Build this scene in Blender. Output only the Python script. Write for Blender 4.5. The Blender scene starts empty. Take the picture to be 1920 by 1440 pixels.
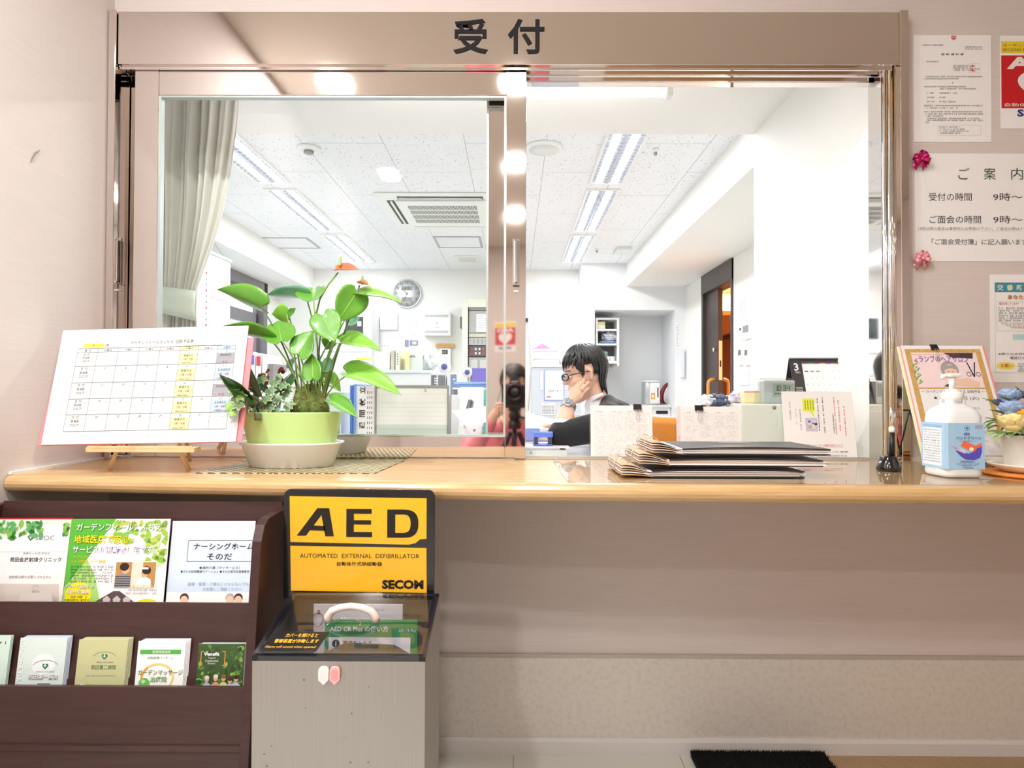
import bpy, bmesh, math, random
from mathutils import Vector, Matrix, Euler
random.seed(7)
SC = bpy.context.scene
COL = SC.collection
R = math.radians
PI = math.pi

# ---------------------------------------------------------------- camera
F = 1158.0                       # focal length in pixels of a 1920 px wide frame
CAMZ = 0.984
CAM_ROT = Matrix.Rotation(R(0.25), 3, 'Z') @ Matrix.Rotation(R(90.74), 3, 'X') @ Matrix.Rotation(R(0.2), 3, 'Z')
cam = bpy.data.cameras.new('camera')
cam.sensor_width = 36.0
cam.lens = 36.0 * F / 1920.0
cam.clip_start = 0.01
cam_ob = bpy.data.objects.new('camera', cam)
COL.objects.link(cam_ob)
cam_ob.location = (0, 0, CAMZ)
cam_ob.rotation_euler = CAM_ROT.to_euler()
SC.camera = cam_ob

# ---------------------------------------------------------------- world, exposure
W = bpy.data.worlds.new('sky'); SC.world = W; W.use_nodes = True
bg = W.node_tree.nodes['Background']
bg.inputs[0].default_value = (0.86, 0.93, 1.0, 1); bg.inputs[1].default_value = 2.2
SC.view_settings.view_transform = 'Standard'
SC.view_settings.look = 'None'
SC.view_settings.gamma = 1.0
SC.view_settings.use_curve_mapping = False
SC.view_settings.exposure = 0.0
SC.cycles.transparent_max_bounces = 24      # light passes several clear panes

# light levels (watts) of the lamps built further down
W_DOWN = 15.5        # each lobby downlight
W_TUBE = 17.0        # each louvred office fixture
W_STRIP = 6.0       # tube under the office soffit
W_HALL = 330.0        # corridor lamp
C_DOWN = (1.0, 0.985, 0.975)
C_TUBE = (0.96, 0.985, 1.0)


def P(u, v, Y):
    """the point of the place seen at pixel (u, v) of the photograph, at depth Y"""
    d = CAM_ROT @ Vector(((u - 960) / F, (720 - v) / F, -1))
    return Vector((0, 0, CAMZ)) + d * (Y / d.y)


def PZ(u, v, z):
    d = CAM_ROT @ Vector(((u - 960) / F, (720 - v) / F, -1))
    return Vector((0, 0, CAMZ)) + d * ((z - CAMZ) / d.z)


# ---------------------------------------------------------------- materials
def lin(c):
    if isinstance(c, str):
        c = c.lstrip('#')
        c = [int(c[i:i + 2], 16) / 255 for i in (0, 2, 4)]
        c = [x / 12.92 if x <= 0.04045 else ((x + 0.055) / 1.055) ** 2.4 for x in c]
    return (c[0], c[1], c[2], 1.0)


_M = {}
def mat(c, rough=0.55, metal=0.0, name=None, **k):
    key = (str(c), rough, metal, name, str(sorted(k.items())))
    if key in _M:
        return _M[key]
    m = bpy.data.materials.new(name or 'paint_' + str(c).strip('#'))
    m.use_nodes = True
    b = m.node_tree.nodes['Principled BSDF']
    b.inputs['Base Color'].default_value = lin(c)
    b.inputs['Roughness'].default_value = rough
    b.inputs['Metallic'].default_value = metal
    if 'emit' in k:
        b.inputs['Emission Color'].default_value = lin(k.get('ecol', c))
        b.inputs['Emission Strength'].default_value = k['emit']
    if 'coat' in k:
        b.inputs['Coat Weight'].default_value = k['coat']
        b.inputs['Coat Roughness'].default_value = 0.08
    if 'sss' in k:
        b.inputs['Subsurface Weight'].default_value = k['sss']
        b.inputs['Subsurface Radius'].default_value = (0.012, 0.006, 0.004)
    if 'spec' in k:
        b.inputs['Specular IOR Level'].default_value = k['spec']
    if 'trans' in k:
        b.inputs['Transmission Weight'].default_value = k['trans']
    if 'sheen' in k:
        b.inputs['Sheen Weight'].default_value = k['sheen']
    nt = m.node_tree
    if 'var' in k or 'bump' in k:          # procedural mottling and relief
        tc = nt.nodes.new('ShaderNodeTexCoord')
        mp = nt.nodes.new('ShaderNodeMapping')
        mp.inputs['Scale'].default_value = k.get('scale', (1, 1, 1))
        nt.links.new(tc.outputs['Object'], mp.inputs[0])
        nz = nt.nodes.new('ShaderNodeTexNoise')
        nz.inputs['Scale'].default_value = k.get('freq', 40.0)
        nz.inputs['Detail'].default_value = k.get('detail', 3.0)
        nt.links.new(mp.outputs[0], nz.inputs['Vector'])
        if 'var' in k:
            rp = nt.nodes.new('ShaderNodeValToRGB')
            rp.color_ramp.elements[0].position = k.get('p0', 0.3)
            rp.color_ramp.elements[1].position = k.get('p1', 0.7)
            rp.color_ramp.elements[0].color = lin(k['var'])
            rp.color_ramp.elements[1].color = lin(c)
            nt.links.new(nz.outputs[0], rp.inputs[0])
            nt.links.new(rp.outputs[0], b.inputs['Base Color'])
        if 'bump' in k:
            bp = nt.nodes.new('ShaderNodeBump')
            bp.inputs['Strength'].default_value = k['bump']
            bp.inputs['Distance'].default_value = k.get('bd', 0.002)
            nt.links.new(nz.outputs[0], bp.inputs['Height'])
            nt.links.new(bp.outputs[0], b.inputs['Normal'])
    _M[key] = m
    return m


def clear(name, tint=(1, 1, 1), rough=0.02, base=0.04, gloss=0.5, ior=1.45):
    """thin clear sheet: lets light straight through, reflects by Fresnel"""
    if name in _M:
        return _M[name]
    m = bpy.data.materials.new(name); m.use_nodes = True
    nt = m.node_tree; nt.nodes.clear()
    o = nt.nodes.new('ShaderNodeOutputMaterial')
    t = nt.nodes.new('ShaderNodeBsdfTransparent'); t.inputs[0].default_value = (*tint, 1)
    g = nt.nodes.new('ShaderNodeBsdfGlossy'); g.inputs['Roughness'].default_value = rough
    fr = nt.nodes.new('ShaderNodeFresnel'); fr.inputs[0].default_value = ior
    ma = nt.nodes.new('ShaderNodeMath'); ma.operation = 'MULTIPLY_ADD'
    ma.inputs[1].default_value = gloss; ma.inputs[2].default_value = base
    mx = nt.nodes.new('ShaderNodeMixShader')
    gm = nt.nodes.new('ShaderNodeNewGeometry')
    sb = nt.nodes.new('ShaderNodeMath'); sb.operation = 'SUBTRACT'; sb.inputs[0].default_value = 1.0
    mu = nt.nodes.new('ShaderNodeMath'); mu.operation = 'MULTIPLY'      # the inner faces of the sheet do not mirror
    nt.links.new(gm.outputs['Backfacing'], sb.inputs[1])
    nt.links.new(fr.outputs[0], ma.inputs[0]); nt.links.new(ma.outputs[0], mu.inputs[0]); nt.links.new(sb.outputs[0], mu.inputs[1])
    nt.links.new(mu.outputs[0], mx.inputs[0])
    nt.links.new(t.outputs[0], mx.inputs[1]); nt.links.new(g.outputs[0], mx.inputs[2])
    nt.links.new(mx.outputs[0], o.inputs[0])
    _M[name] = m
    return m


def wood(name, c0, c1, scale=(1.2, 18, 18), rough=0.35, freq=5.0):
    if name in _M:
        return _M[name]
    m = bpy.data.materials.new(name); m.use_nodes = True
    nt = m.node_tree; b = nt.nodes['Principled BSDF']; b.inputs['Roughness'].default_value = rough
    tc = nt.nodes.new('ShaderNodeTexCoord'); mp = nt.nodes.new('ShaderNodeMapping')
    mp.inputs['Scale'].default_value = scale
    nz = nt.nodes.new('ShaderNodeTexNoise'); nz.inputs['Scale'].default_value = freq
    nz.inputs['Detail'].default_value = 6; nz.inputs['Distortion'].default_value = 0.6
    rp = nt.nodes.new('ShaderNodeValToRGB')
    rp.color_ramp.elements[0].position = 0.32; rp.color_ramp.elements[1].position = 0.68
    rp.color_ramp.elements[0].color = lin(c0); rp.color_ramp.elements[1].color = lin(c1)
    nt.links.new(tc.outputs['Object'], mp.inputs[0]); nt.links.new(mp.outputs[0], nz.inputs['Vector'])
    nt.links.new(nz.outputs[0], rp.inputs[0]); nt.links.new(rp.outputs[0], b.inputs['Base Color'])
    _M[name] = m
    return m


# ---------------------------------------------------------------- mesh builder
ROOT = {}

_T = {}
def text_geo(s, bold=0.0, ext=0.0):
    key = (s, bold, ext)
    if key in _T:
        return _T[key]
    cu = bpy.data.curves.new('t', 'FONT'); cu.body = s; cu.resolution_u = 2
    cu.offset = bold; cu.extrude = ext; cu.align_x = 'LEFT'
    ob = bpy.data.objects.new('t', cu)
    me = bpy.data.meshes.new_from_object(ob)
    vs = [v.co.copy() for v in me.vertices]; fs = [tuple(p.vertices) for p in me.polygons]
    bpy.data.objects.remove(ob); bpy.data.curves.remove(cu); bpy.data.meshes.remove(me)
    if not vs:
        _T[key] = ([], [], 1, 1); return _T[key]
    x0 = min(v.x for v in vs); x1 = max(v.x for v in vs); y0 = min(v.y for v in vs); y1 = max(v.y for v in vs)
    vs = [Vector((v.x - x0, v.y - y0, v.z)) for v in vs]
    _T[key] = (vs, fs, x1 - x0, y1 - y0)
    return _T[key]


class MB:
    def __init__(s, M=None):
        s.v = []; s.f = []; s.m = []; s.s = []; s.mats = []; s.M = M

    def mi(s, m):
        if m not in s.mats:
            s.mats.append(m)
        return s.mats.index(m)

    def add(s, vs, fs, m, smooth=False):
        o = len(s.v); k = s.mi(m)
        M = s.M
        s.v += [(M @ Vector(v) if M is not None else Vector(v)) for v in vs]
        for f in fs:
            s.f.append(tuple(i + o for i in f)); s.m.append(k); s.s.append(smooth)
        return s

    def bm(s, b, m, smooth=False):
        b.verts.index_update()
        s.add([v.co.copy() for v in b.verts], [tuple(v.index for v in f.verts) for f in b.faces], m, smooth)
        b.free(); return s

    def box(s, x0, x1, y0, y1, z0, z1, m, bev=0.0, seg=2):
        b = bmesh.new()
        bmesh.ops.create_cube(b, size=1.0)
        for v in b.verts:
            v.co = Vector(((x0 + x1) / 2 + v.co.x * (x1 - x0), (y0 + y1) / 2 + v.co.y * (y1 - y0), (z0 + z1) / 2 + v.co.z * (z1 - z0)))
        if bev:
            bmesh.ops.bevel(b, geom=b.edges[:], offset=bev, segments=seg, affect='EDGES', profile=0.5)
        return s.bm(b, m)

    def prism(s, pts, ax, a0, a1, m, bev=0.0):
        """polygon pts (p, q) extruded along axis ax from a0 to a1"""
        n = len(pts)
        def mk(p, a):
            return {'x': (a, p[0], p[1]), 'y': (p[0], a, p[1]), 'z': (p[0], p[1], a)}[ax]
        b = bmesh.new()
        A = [b.verts.new(mk(p, a0)) for p in pts]; B = [b.verts.new(mk(p, a1)) for p in pts]
        b.faces.new(A); b.faces.new(B[::-1])
        for i in range(n):
            b.faces.new((A[i], B[i], B[(i + 1) % n], A[(i + 1) % n]))
        bmesh.ops.recalc_face_normals(b, faces=b.faces[:])
        if bev:
            bmesh.ops.bevel(b, geom=b.edges[:], offset=bev, segments=2, affect='EDGES', profile=0.5)
        return s.bm(b, m)

    def tube(s, pts, r, m, seg=8, flat=1.0, up=None, closed=False):
        pts = [Vector(p) for p in pts]; n = len(pts)
        rs = r if isinstance(r, (list, tuple)) else [r] * n
        vs = []; fs = []
        prev = None
        for i, p in enumerate(pts):
            a = pts[i - 1] if (i > 0 or closed) else p
            c = pts[(i + 1) % n] if (i < n - 1 or closed) else p
            t = (c - a)
            t = t.normalized() if t.length > 1e-9 else Vector((0, 0, 1))
            if prev is None:
                h = Vector(up) if up is not None else (Vector((0, 0, 1)) if abs(t.z) < .9 else Vector((1, 0, 0)))
            else:
                h = prev
            x = (h - t * h.dot(t))
            x = x.normalized() if x.length > 1e-9 else t.orthogonal().normalized()
            y = t.cross(x); prev = x
            for j in range(seg):
                an = 2 * PI * j / seg
                vs.append(p + x * (math.cos(an) * rs[i] * flat) + y * (math.sin(an) * rs[i]))
        for i in range(n - (0 if closed else 1)):
            for j in range(seg):
                i2 = (i + 1) % n
                fs.append((i * seg + j, i * seg + (j + 1) % seg, i2 * seg + (j + 1) % seg, i2 * seg + j))
        if not closed:
            fs.append(tuple(range(seg))[::-1]); fs.append(tuple((n - 1) * seg + j for j in range(seg)))
        return s.add(vs, fs, m, True)

    def lathe(s, prof, m, seg=32, c=(0, 0, 0), sx=1.0, sy=1.0, ax='z', sq=2.0, smooth=True, caps=True):
        vs = []; fs = []; n = len(prof)
        for r, z in prof:
            for j in range(seg):
                a = 2 * PI * j / seg
                ca, sa = math.cos(a), math.sin(a)
                if sq != 2.0:
                    k = (abs(ca) ** sq + abs(sa) ** sq) ** (-1 / sq); ca *= k; sa *= k
                p = (r * ca * sx, r * sa * sy, z)
                if ax == 'y': p = (p[0], z, p[1])
                if ax == 'x': p = (z, p[0], p[1])
                vs.append(Vector(p) + Vector(c))
        for i in range(n - 1):
            for j in range(seg):
                fs.append((i * seg + j, i * seg + (j + 1) % seg, (i + 1) * seg + (j + 1) % seg, (i + 1) * seg + j))
        if caps and prof[0][0] > 1e-6: fs.append(tuple(range(seg))[::-1])
        if caps and prof[-1][0] > 1e-6: fs.append(tuple((n - 1) * seg + j for j in range(seg)))
        return s.add(vs, fs, m, smooth)

    def ell(s, c, r, m, seg=16, ring=10, rot=None):
        c = Vector(c); vs = []; fs = []
        r = (r, r, r) if not isinstance(r, (list, tuple)) else r
        for i in range(ring + 1):
            ph = PI * i / ring
            for j in range(seg):
                a = 2 * PI * j / seg
                d = Vector((math.sin(ph) * math.cos(a) * r[0], math.sin(ph) * math.sin(a) * r[1], math.cos(ph) * r[2]))
                if rot is not None: d = rot @ d
                vs.append(c + d)
        for i in range(ring):
            for j in range(seg):
                fs.append((i * seg + j, (i + 1) * seg + j, (i + 1) * seg + (j + 1) % seg, i * seg + (j + 1) % seg))
        return s.add(vs, fs, m, True)

    def capsule(s, p0, r0, p1, r1, m, seg=14):
        p0 = Vector(p0); p1 = Vector(p1); d = (p1 - p0); L = d.length; t = d.normalized()
        pts = []; rs = []
        for k in range(5):
            a = PI / 2 * k / 5; pts.append(p0 - t * (r0 * math.cos(a))); rs.append(max(r0 * math.sin(a), 1e-4))
        pts.append(p0); rs.append(r0); pts.append(p1); rs.append(r1)
        for k in range(1, 6):
            a = PI / 2 * k / 5; pts.append(p1 + t * (r1 * math.sin(a))); rs.append(max(r1 * math.cos(a), 1e-4))
        return s.tube(pts, rs, m, seg)

    def grid(s, fn, nu, nv, m, smooth=True, thick=0.0):
        vs = [Vector(fn(i / nu, j / nv)) for j in range(nv + 1) for i in range(nu + 1)]
        fs = [(j * (nu + 1) + i, j * (nu + 1) + i + 1, (j + 1) * (nu + 1) + i + 1, (j + 1) * (nu + 1) + i) for j in range(nv) for i in range(nu)]
        if thick:
            return s.solid(vs, fs, m, thick, smooth)
        return s.add(vs, fs, m, smooth)

    def solid(s, vs, fs, m, th, smooth=True):
        """give an open sheet a thickness th"""
        b = bmesh.new()
        bv = [b.verts.new(v) for v in vs]
        for f in fs:
            try: b.faces.new([bv[i] for i in f])
            except ValueError: pass
        bmesh.ops.remove_doubles(b, verts=b.verts[:], dist=1e-6)
        bmesh.ops.recalc_face_normals(b, faces=b.faces[:])
        bmesh.ops.solidify(b, geom=b.faces[:], thickness=th)
        return s.bm(b, m, smooth)

    def build(s, name, parent=None, loc=None, post=None):
        """link as ONE mesh object; coordinates given in the world, origin at the root's base"""
        if parent is not None:
            org = ROOT[parent.name]
        else:
            if loc is None:
                xs = [v.x for v in s.v]; ys = [v.y for v in s.v]; zs = [v.z for v in s.v]
                loc = ((min(xs) + max(xs)) / 2, (min(ys) + max(ys)) / 2, min(zs))
            org = Vector(loc)
        me = bpy.data.meshes.new(name)
        me.from_pydata([v - org for v in s.v], [], s.f)
        for m in s.mats: me.materials.append(m)
        me.polygons.foreach_set('material_index', s.m)
        me.polygons.foreach_set('use_smooth', s.s)
        me.update()
        ob = bpy.data.objects.new(name, me); COL.objects.link(ob)
        if parent is not None: ob.parent = parent
        else: ob.location = org
        ROOT[ob.name] = org
        if post: post(ob)
        return ob


class Print:
    """printing on a flat face: origin O, right ex, up ey, outward n; metres"""
    def __init__(s, mb, O, ex, ey, n=None, step=0.00025):
        s.mb = mb; s.O = Vector(O); s.ex = Vector(ex).normalized(); s.ey = Vector(ey).normalized()
        s.n = Vector(n).normalized() if n is not None else s.ex.cross(s.ey); s.st = step

    def p(s, x, y, l):
        return s.O + s.ex * x + s.ey * y + s.n * (l * s.st)

    def poly(s, pts, m, l=1):
        s.mb.add([s.p(x, y, l) for x, y in pts], [tuple(range(len(pts)))], m); return s

    def rect(s, x0, y0, x1, y1, m, l=1):
        return s.poly([(x0, y0), (x1, y0), (x1, y1), (x0, y1)], m, l)

    def frame(s, x0, y0, x1, y1, t, m, l=1):
        s.rect(x0, y0, x1, y0 + t, m, l); s.rect(x0, y1 - t, x1, y1, m, l)
        s.rect(x0, y0 + t, x0 + t, y1 - t, m, l); s.rect(x1 - t, y0 + t, x1, y1 - t, m, l); return s

    def disc(s, cx, cy, rx, ry, m, l=1, n=28):
        return s.poly([(cx + rx * math.cos(2 * PI * i / n), cy + ry * math.sin(2 * PI * i / n)) for i in range(n)], m, l)

    def arc(s, cx, cy, rx, ry, a0, a1, t, m, l=1, n=20):
        for i in range(n):
            A = R(a0 + (a1 - a0) * i / n); B = R(a0 + (a1 - a0) * (i + 1) / n)
            s.poly([(cx + rx * math.cos(A), cy + ry * math.sin(A)), (cx + rx * math.cos(B), cy + ry * math.sin(B)),
                    (cx + (rx - t) * math.cos(B), cy + (ry - t) * math.sin(B)), (cx + (rx - t) * math.cos(A), cy + (ry - t) * math.sin(A))], m, l)
        return s

    def text(s, t, x, y, h, m, w=None, l=2, bold=0.0, al='l', rot=0, skew=0.0):
        """x, y: left (or centre/right by al) and bottom of the lettering's own box, h its height, w its width"""
        vs, fs, tw, th = text_geo(t, bold)
        if not vs: return s
        ky = h / th; kx = (w / tw) if w else ky
        ww = tw * kx
        ox = {'l': 0, 'c': -ww / 2, 'r': -ww}[al]
        c, sn = math.cos(R(rot)), math.sin(R(rot))
        out = []
        for v in vs:
            a = v.x * kx + ox + skew * v.y * ky; b = v.y * ky
            out.append(s.p(x + a * c - b * sn, y + a * sn + b * c, l))
        s.mb.add(out, fs, m); return s

    def greek(s, x0, y, x1, h, m, l=2, seed=0, fill=0.86):
        """a line of print too small to read"""
        rd = random.Random(seed * 977 + int(x0 * 9e4) + int(y * 7e4))
        x = x0
        while x < x1 - h * .3:
            w = h * rd.uniform(.35, .8)
            if rd.random() < fill:
                if rd.random() < .5:
                    s.rect(x, y, min(x + w, x1), y + h * .22, m, l); s.rect(x + w * .35, y, x + w * .55, y + h, m, l)
                    s.rect(x, y + h * .75, min(x + w, x1), y + h * .95, m, l)
                else:
                    s.rect(x, y + h * .45, min(x + w, x1), y + h * .65, m, l); s.rect(x, y, x + w * .22, y + h, m, l)
            x += w + h * .18
        return s

    def para(s, x0, y1, x1, rows, lh, h, m, l=2, seed=1):
        for i in range(rows):
            rd = random.Random(seed * 31 + i)
            s.greek(x0, y1 - i * lh - h, x1 - (rd.random() * .4 * (x1 - x0) if i % 4 == 3 else rd.random() * .05 * (x1 - x0)), h, m, l, seed + i)
        return s


def tag(o, label=None, cat=None, group=None, kind=None):
    if label: o['label'] = label
    if cat: o['category'] = cat
    if group: o['group'] = group
    if kind: o['kind'] = kind
    return o


def thing(name, label, cat, loc, group=None):
    o = bpy.data.objects.new(name, None); COL.objects.link(o)
    o.empty_display_size = 0.05
    o.location = loc; ROOT[o.name] = Vector(loc)
    return tag(o, label, cat, group)


def struct(name, loc=(0, 0, 0)):
    o = bpy.data.objects.new(name, None); COL.objects.link(o); o.empty_display_size = 0.05
    o.location = loc; ROOT[o.name] = Vector(loc); o['kind'] = 'structure'
    return o


def sheet_mb(w, h, m, th=0.0004):
    """sheet standing in x-z, lower left corner at 0, face towards -y"""
    mb = MB(); mb.box(0, w, 0, th, 0, h, m)
    pr = Print(mb, (0, 0, 0), (1, 0, 0), (0, 0, 1), (0, -1, 0)); pr.W, pr.H = w, h
    return mb, pr


def frame_at(O, ex, ey):
    """matrix taking the sheet's x-z plane to the plane spanned by ex, ey at O"""
    ex = Vector(ex).normalized(); ey = Vector(ey); ey = (ey - ex * ey.dot(ex)).normalized()
    n = ex.cross(ey)            # outward = -local y
    M = Matrix((ex, -n, ey)).transposed().to_4x4(); M.translation = Vector(O)
    return M


def remesh(ob, vox, smooth=4, fac=0.5):
    md = ob.modifiers.new('r', 'REMESH'); md.mode = 'VOXEL'; md.voxel_size = vox; md.use_smooth_shade = True
    if smooth:
        sm = ob.modifiers.new('s', 'SMOOTH'); sm.iterations = smooth; sm.factor = fac
    dg = bpy.context.evaluated_depsgraph_get(); dg.update()
    me = bpy.data.meshes.new_from_object(ob.evaluated_get(dg))
    mats = list(ob.data.materials)
    old = ob.data; ob.modifiers.clear(); ob.data = me; me.name = old.name
    me.materials.clear()
    for m in mats[:1]: me.materials.append(m)
    me.polygons.foreach_set('material_index', [0] * len(me.polygons))
    me.polygons.foreach_set('use_smooth', [True] * len(me.polygons))
    bpy.data.meshes.remove(old)
    return ob


# shared materials
STEEL = mat((0.80, 0.745, 0.715), 0.035, 1.0, 'polished_steel')
STEEL_S = mat((0.41, 0.395, 0.37), 0.42, 0.85, 'brushed_steel', var=(0.38, 0.367, 0.345), freq=4, scale=(90, 90, .6))
CHROME = mat((0.85, 0.85, 0.86), 0.06, 1.0, 'chrome')
GLASS = clear('window_glass', (0.994, 1.0, 1.0), 0.0, 0.012, 0.55)
PLASTIC = clear('clear_plastic', (0.97, 0.98, 0.98), 0.04, 0.03, 0.6)
ACRYL = clear('clear_acrylic', (0.93, 0.96, 0.95), 0.02, 0.06, 0.7)
PAPER = mat('#f3f3f4', 0.65, 0, 'white_paper')
GLOSSP = mat('#f5f5f7', 0.18, 0, 'laminated_paper', coat=0.6)
INK = mat('#26252a', 0.6, 0, 'black_ink')
GREY = mat('#8d8f94', 0.6, 0, 'grey_ink')
LGREY = mat('#c2c5ca', 0.6, 0, 'light_grey_ink')
BLACK = mat('#141416', 0.35, 0, 'black_plastic')
WHITE = mat('#f0f0ee', 0.4, 0, 'white_plastic')
RED = mat('#c8242c', 0.5, 0, 'red_ink')
WALLP = mat('#d9d0cd', 0.75, 0, 'beige_wallpaper', var='#d3cac6', freq=9, scale=(1, 1, 40), bump=0.12, bd=0.0008, detail=5)
OWALL = mat('#f1f0ec', 0.7, 0, 'office_white_wall', bump=0.05, freq=180, bd=0.0006)

# ================================================================ THE SETTING
ZC = 0.798           # counter top
def wallbox(name, *pieces, m=WALLP):
    mb = MB()
    for b in pieces: mb.box(*b, m)
    return tag(mb.build(name, loc=(0, 0, 0)), kind='structure')

# lobby floor: pale vinyl tiles, then carpet
VINYL = bpy.data.materials.new('pale_vinyl_tiles'); VINYL.use_nodes = True
nt = VINYL.node_tree; b_ = nt.nodes['Principled BSDF']; b_.inputs['Roughness'].default_value = 0.25
tc = nt.nodes.new('ShaderNodeTexCoord'); br = nt.nodes.new('ShaderNodeTexBrick')
br.offset = 0.0; br.inputs['Scale'].default_value = 1.0; br.inputs['Brick Width'].default_value = 0.45; br.inputs['Row Height'].default_value = 0.45
br.inputs['Mortar Size'].default_value = 0.0015
br.inputs['Color1'].default_value = lin('#dfe0da'); br.inputs['Color2'].default_value = lin('#d9dbd3'); br.inputs['Mortar'].default_value = lin('#a9aaa4')
nt.links.new(tc.outputs['Object'], br.inputs['Vector']); nt.links.new(br.outputs[0], b_.inputs['Base Color'])
CARPET = mat('#d8bd98', 0.95, 0, 'beige_carpet', var='#b89a72', freq=420, bump=0.9, bd=0.006)
OFLOOR = mat('#dddbd5', 0.4, 0, 'office_floor')
mb = MB(); mb.box(-1.2, 0.77, -2.7, 1.72, -0.06, 0.0, VINYL); mb.box(0.77, 3.0, -2.7, 1.72, -0.06, 0.004, CARPET)
tag(mb.build('floor', loc=(0, 0, 0)), kind='structure')
wallbox('floor_office', (-2.8, 1.95, 1.72, 7.4, -0.06, 0.0), m=OFLOOR)
wallbox('floor_corridor', (1.95, 4.2, 4.3, 13.2, -0.06, 0.0), m=mat('#a9744a', 0.4, 0, 'corridor_floor'))

CEIL = mat('#d6cfc4', 0.8, 0, 'lobby_ceiling')
wallbox('ceiling', (-1.2, 3.0, -2.7, 1.8, 2.42, 2.50), m=CEIL)

# the office ceiling: speckled boards with fine joints
OC = bpy.data.materials.new('speckled_ceiling_board'); OC.use_nodes = True
nt = OC.node_tree; b_ = nt.nodes['Principled BSDF']; b_.inputs['Roughness'].default_value = 0.85
tc = nt.nodes.new('ShaderNodeTexCoord'); mp = nt.nodes.new('ShaderNodeMapping')
mp.inputs['Rotation'].default_value = (0, 0, R(90)); mp.inputs['Location'].default_value = (0.25, 0.283, 0)
br = nt.nodes.new('ShaderNodeTexBrick'); br.offset = 0.5
br.inputs['Scale'].default_value = 1.0; br.inputs['Brick Width'].default_value = 0.91; br.inputs['Row Height'].default_value = 0.455
br.inputs['Mortar Size'].default_value = 0.0016
br.inputs['Color1'].default_value = br.inputs['Color2'].default_value = lin('#f0f2f5'); br.inputs['Mortar'].default_value = lin('#a5a7a9')
vo = nt.nodes.new('ShaderNodeTexNoise'); vo.inputs['Scale'].default_value = 58; vo.inputs['Detail'].default_value = 1.5
mp2 = nt.nodes.new('ShaderNodeMapping'); mp2.inputs['Scale'].default_value = (1.5, 1.0, 1)
rp = nt.nodes.new('ShaderNodeValToRGB'); rp.color_ramp.elements[0].position = 0.30; rp.color_ramp.elements[1].position = 0.34
rp.color_ramp.elements[0].color = lin('#c3c6cb'); rp.color_ramp.elements[1].color = (1, 1, 1, 1)
mx = nt.nodes.new('ShaderNodeMix'); mx.data_type = 'RGBA'; mx.blend_type = 'MULTIPLY'; mx.inputs[0].default_value = 1.0
nt.links.new(tc.outputs['Object'], mp.inputs[0]); nt.links.new(mp.outputs[0], br.inputs['Vector'])
nt.links.new(tc.outputs['Object'], mp2.inputs[0]); nt.links.new(mp2.outputs[0], vo.inputs['Vector']); nt.links.new(vo.outputs[0], rp.inputs[0])
nt.links.new(br.outputs[0], mx.inputs[6]); nt.links.new(rp.outputs[0], mx.inputs[7]); nt.links.new(mx.outputs[2], b_.inputs['Base Color'])
ZO = 2.374
wallbox('ceiling_office', (-2.8, 1.95, 1.8, 7.4, ZO, ZO + .08), m=OC)
wallbox('trim_1', (-2.8, 1.95, 1.80, 2.742, 2.135, ZO), m=OWALL)                        # soffit above the window
wallbox('trim_2', (1.2, 1.95, 2.742, 6.65, 2.125, ZO), m=OWALL)                         # beam on the right
wallbox('trim_3', (-2.8, -2.29, 2.742, 7.0, 2.135, ZO), m=OWALL)                        # beam on the left

# walls
YW = 1.70
wallbox('wall_front', (-1.116, 3.0, YW, 1.80, -0.02, 0.7605), (-1.116, 1.062, YW, 1.80, 2.0, 2.5), (1.062, 3.0, YW, 1.80, ZC, 2.5), (1.046, 3.0, YW, 1.80, 0.7605, ZC))
wallbox('wall_left', (-1.216, -1.116, -2.7, 1.80, -0.02, 2.5))
wallbox('wall_right', (2.9, 3.0, -2.7, 1.72, -0.02, 2.5))
wallbox('wall_back', (-1.216, 3.0, -2.75, -2.65, -0.02, 2.5))
mb = MB()                                                                              # a scuff on the left wall
sp = []
for (u, v) in ((57, 305), (60, 296), (65, 287), (74, 282)):
    d = CAM_ROT @ Vector(((u - 960) / F, (720 - v) / F, -1)); t = -1.1155 / d.x
    sp.append(Vector((0, 0, CAMZ)) + d * t)
mb.tube(sp, [0.0006, 0.0016, 0.002, 0.0008], mat('#8f8581', 0.8, 0, 'scuff'), 6)
mb.build('scuff_mark', bpy.data.objects['wall_left'])

# wainscot under the counter: speckled wall covering with a thin top line, and the skirting
WAINS = mat('#d9d4cc', 0.5, 0, 'speckled_wainscot', var='#cfc9c0', freq=75, detail=5, p0=.3, p1=.55)
mb = MB(); mb.box(-1.116, 3.0, YW - .006, YW, 0.0, 0.262, WAINS); mb.box(-1.116, 3.0, YW - .009, YW, 0.262, 0.270, mat('#b9b2a7', 0.4))
tag(mb.build('trim_4', loc=(0, 0, 0)), kind='structure')
mb = MB(); mb.prism([(YW - .014, 0), (YW - .006, 0), (YW - .006, .045), (YW - .010, .045), (YW - .014, .036)], 'x', -1.116, 3.0, mat('#dcdad8', 0.35, 0, 'skirting_vinyl'))
tag(mb.build('baseboard_front', loc=(0, 0, 0)), kind='structure')

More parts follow.
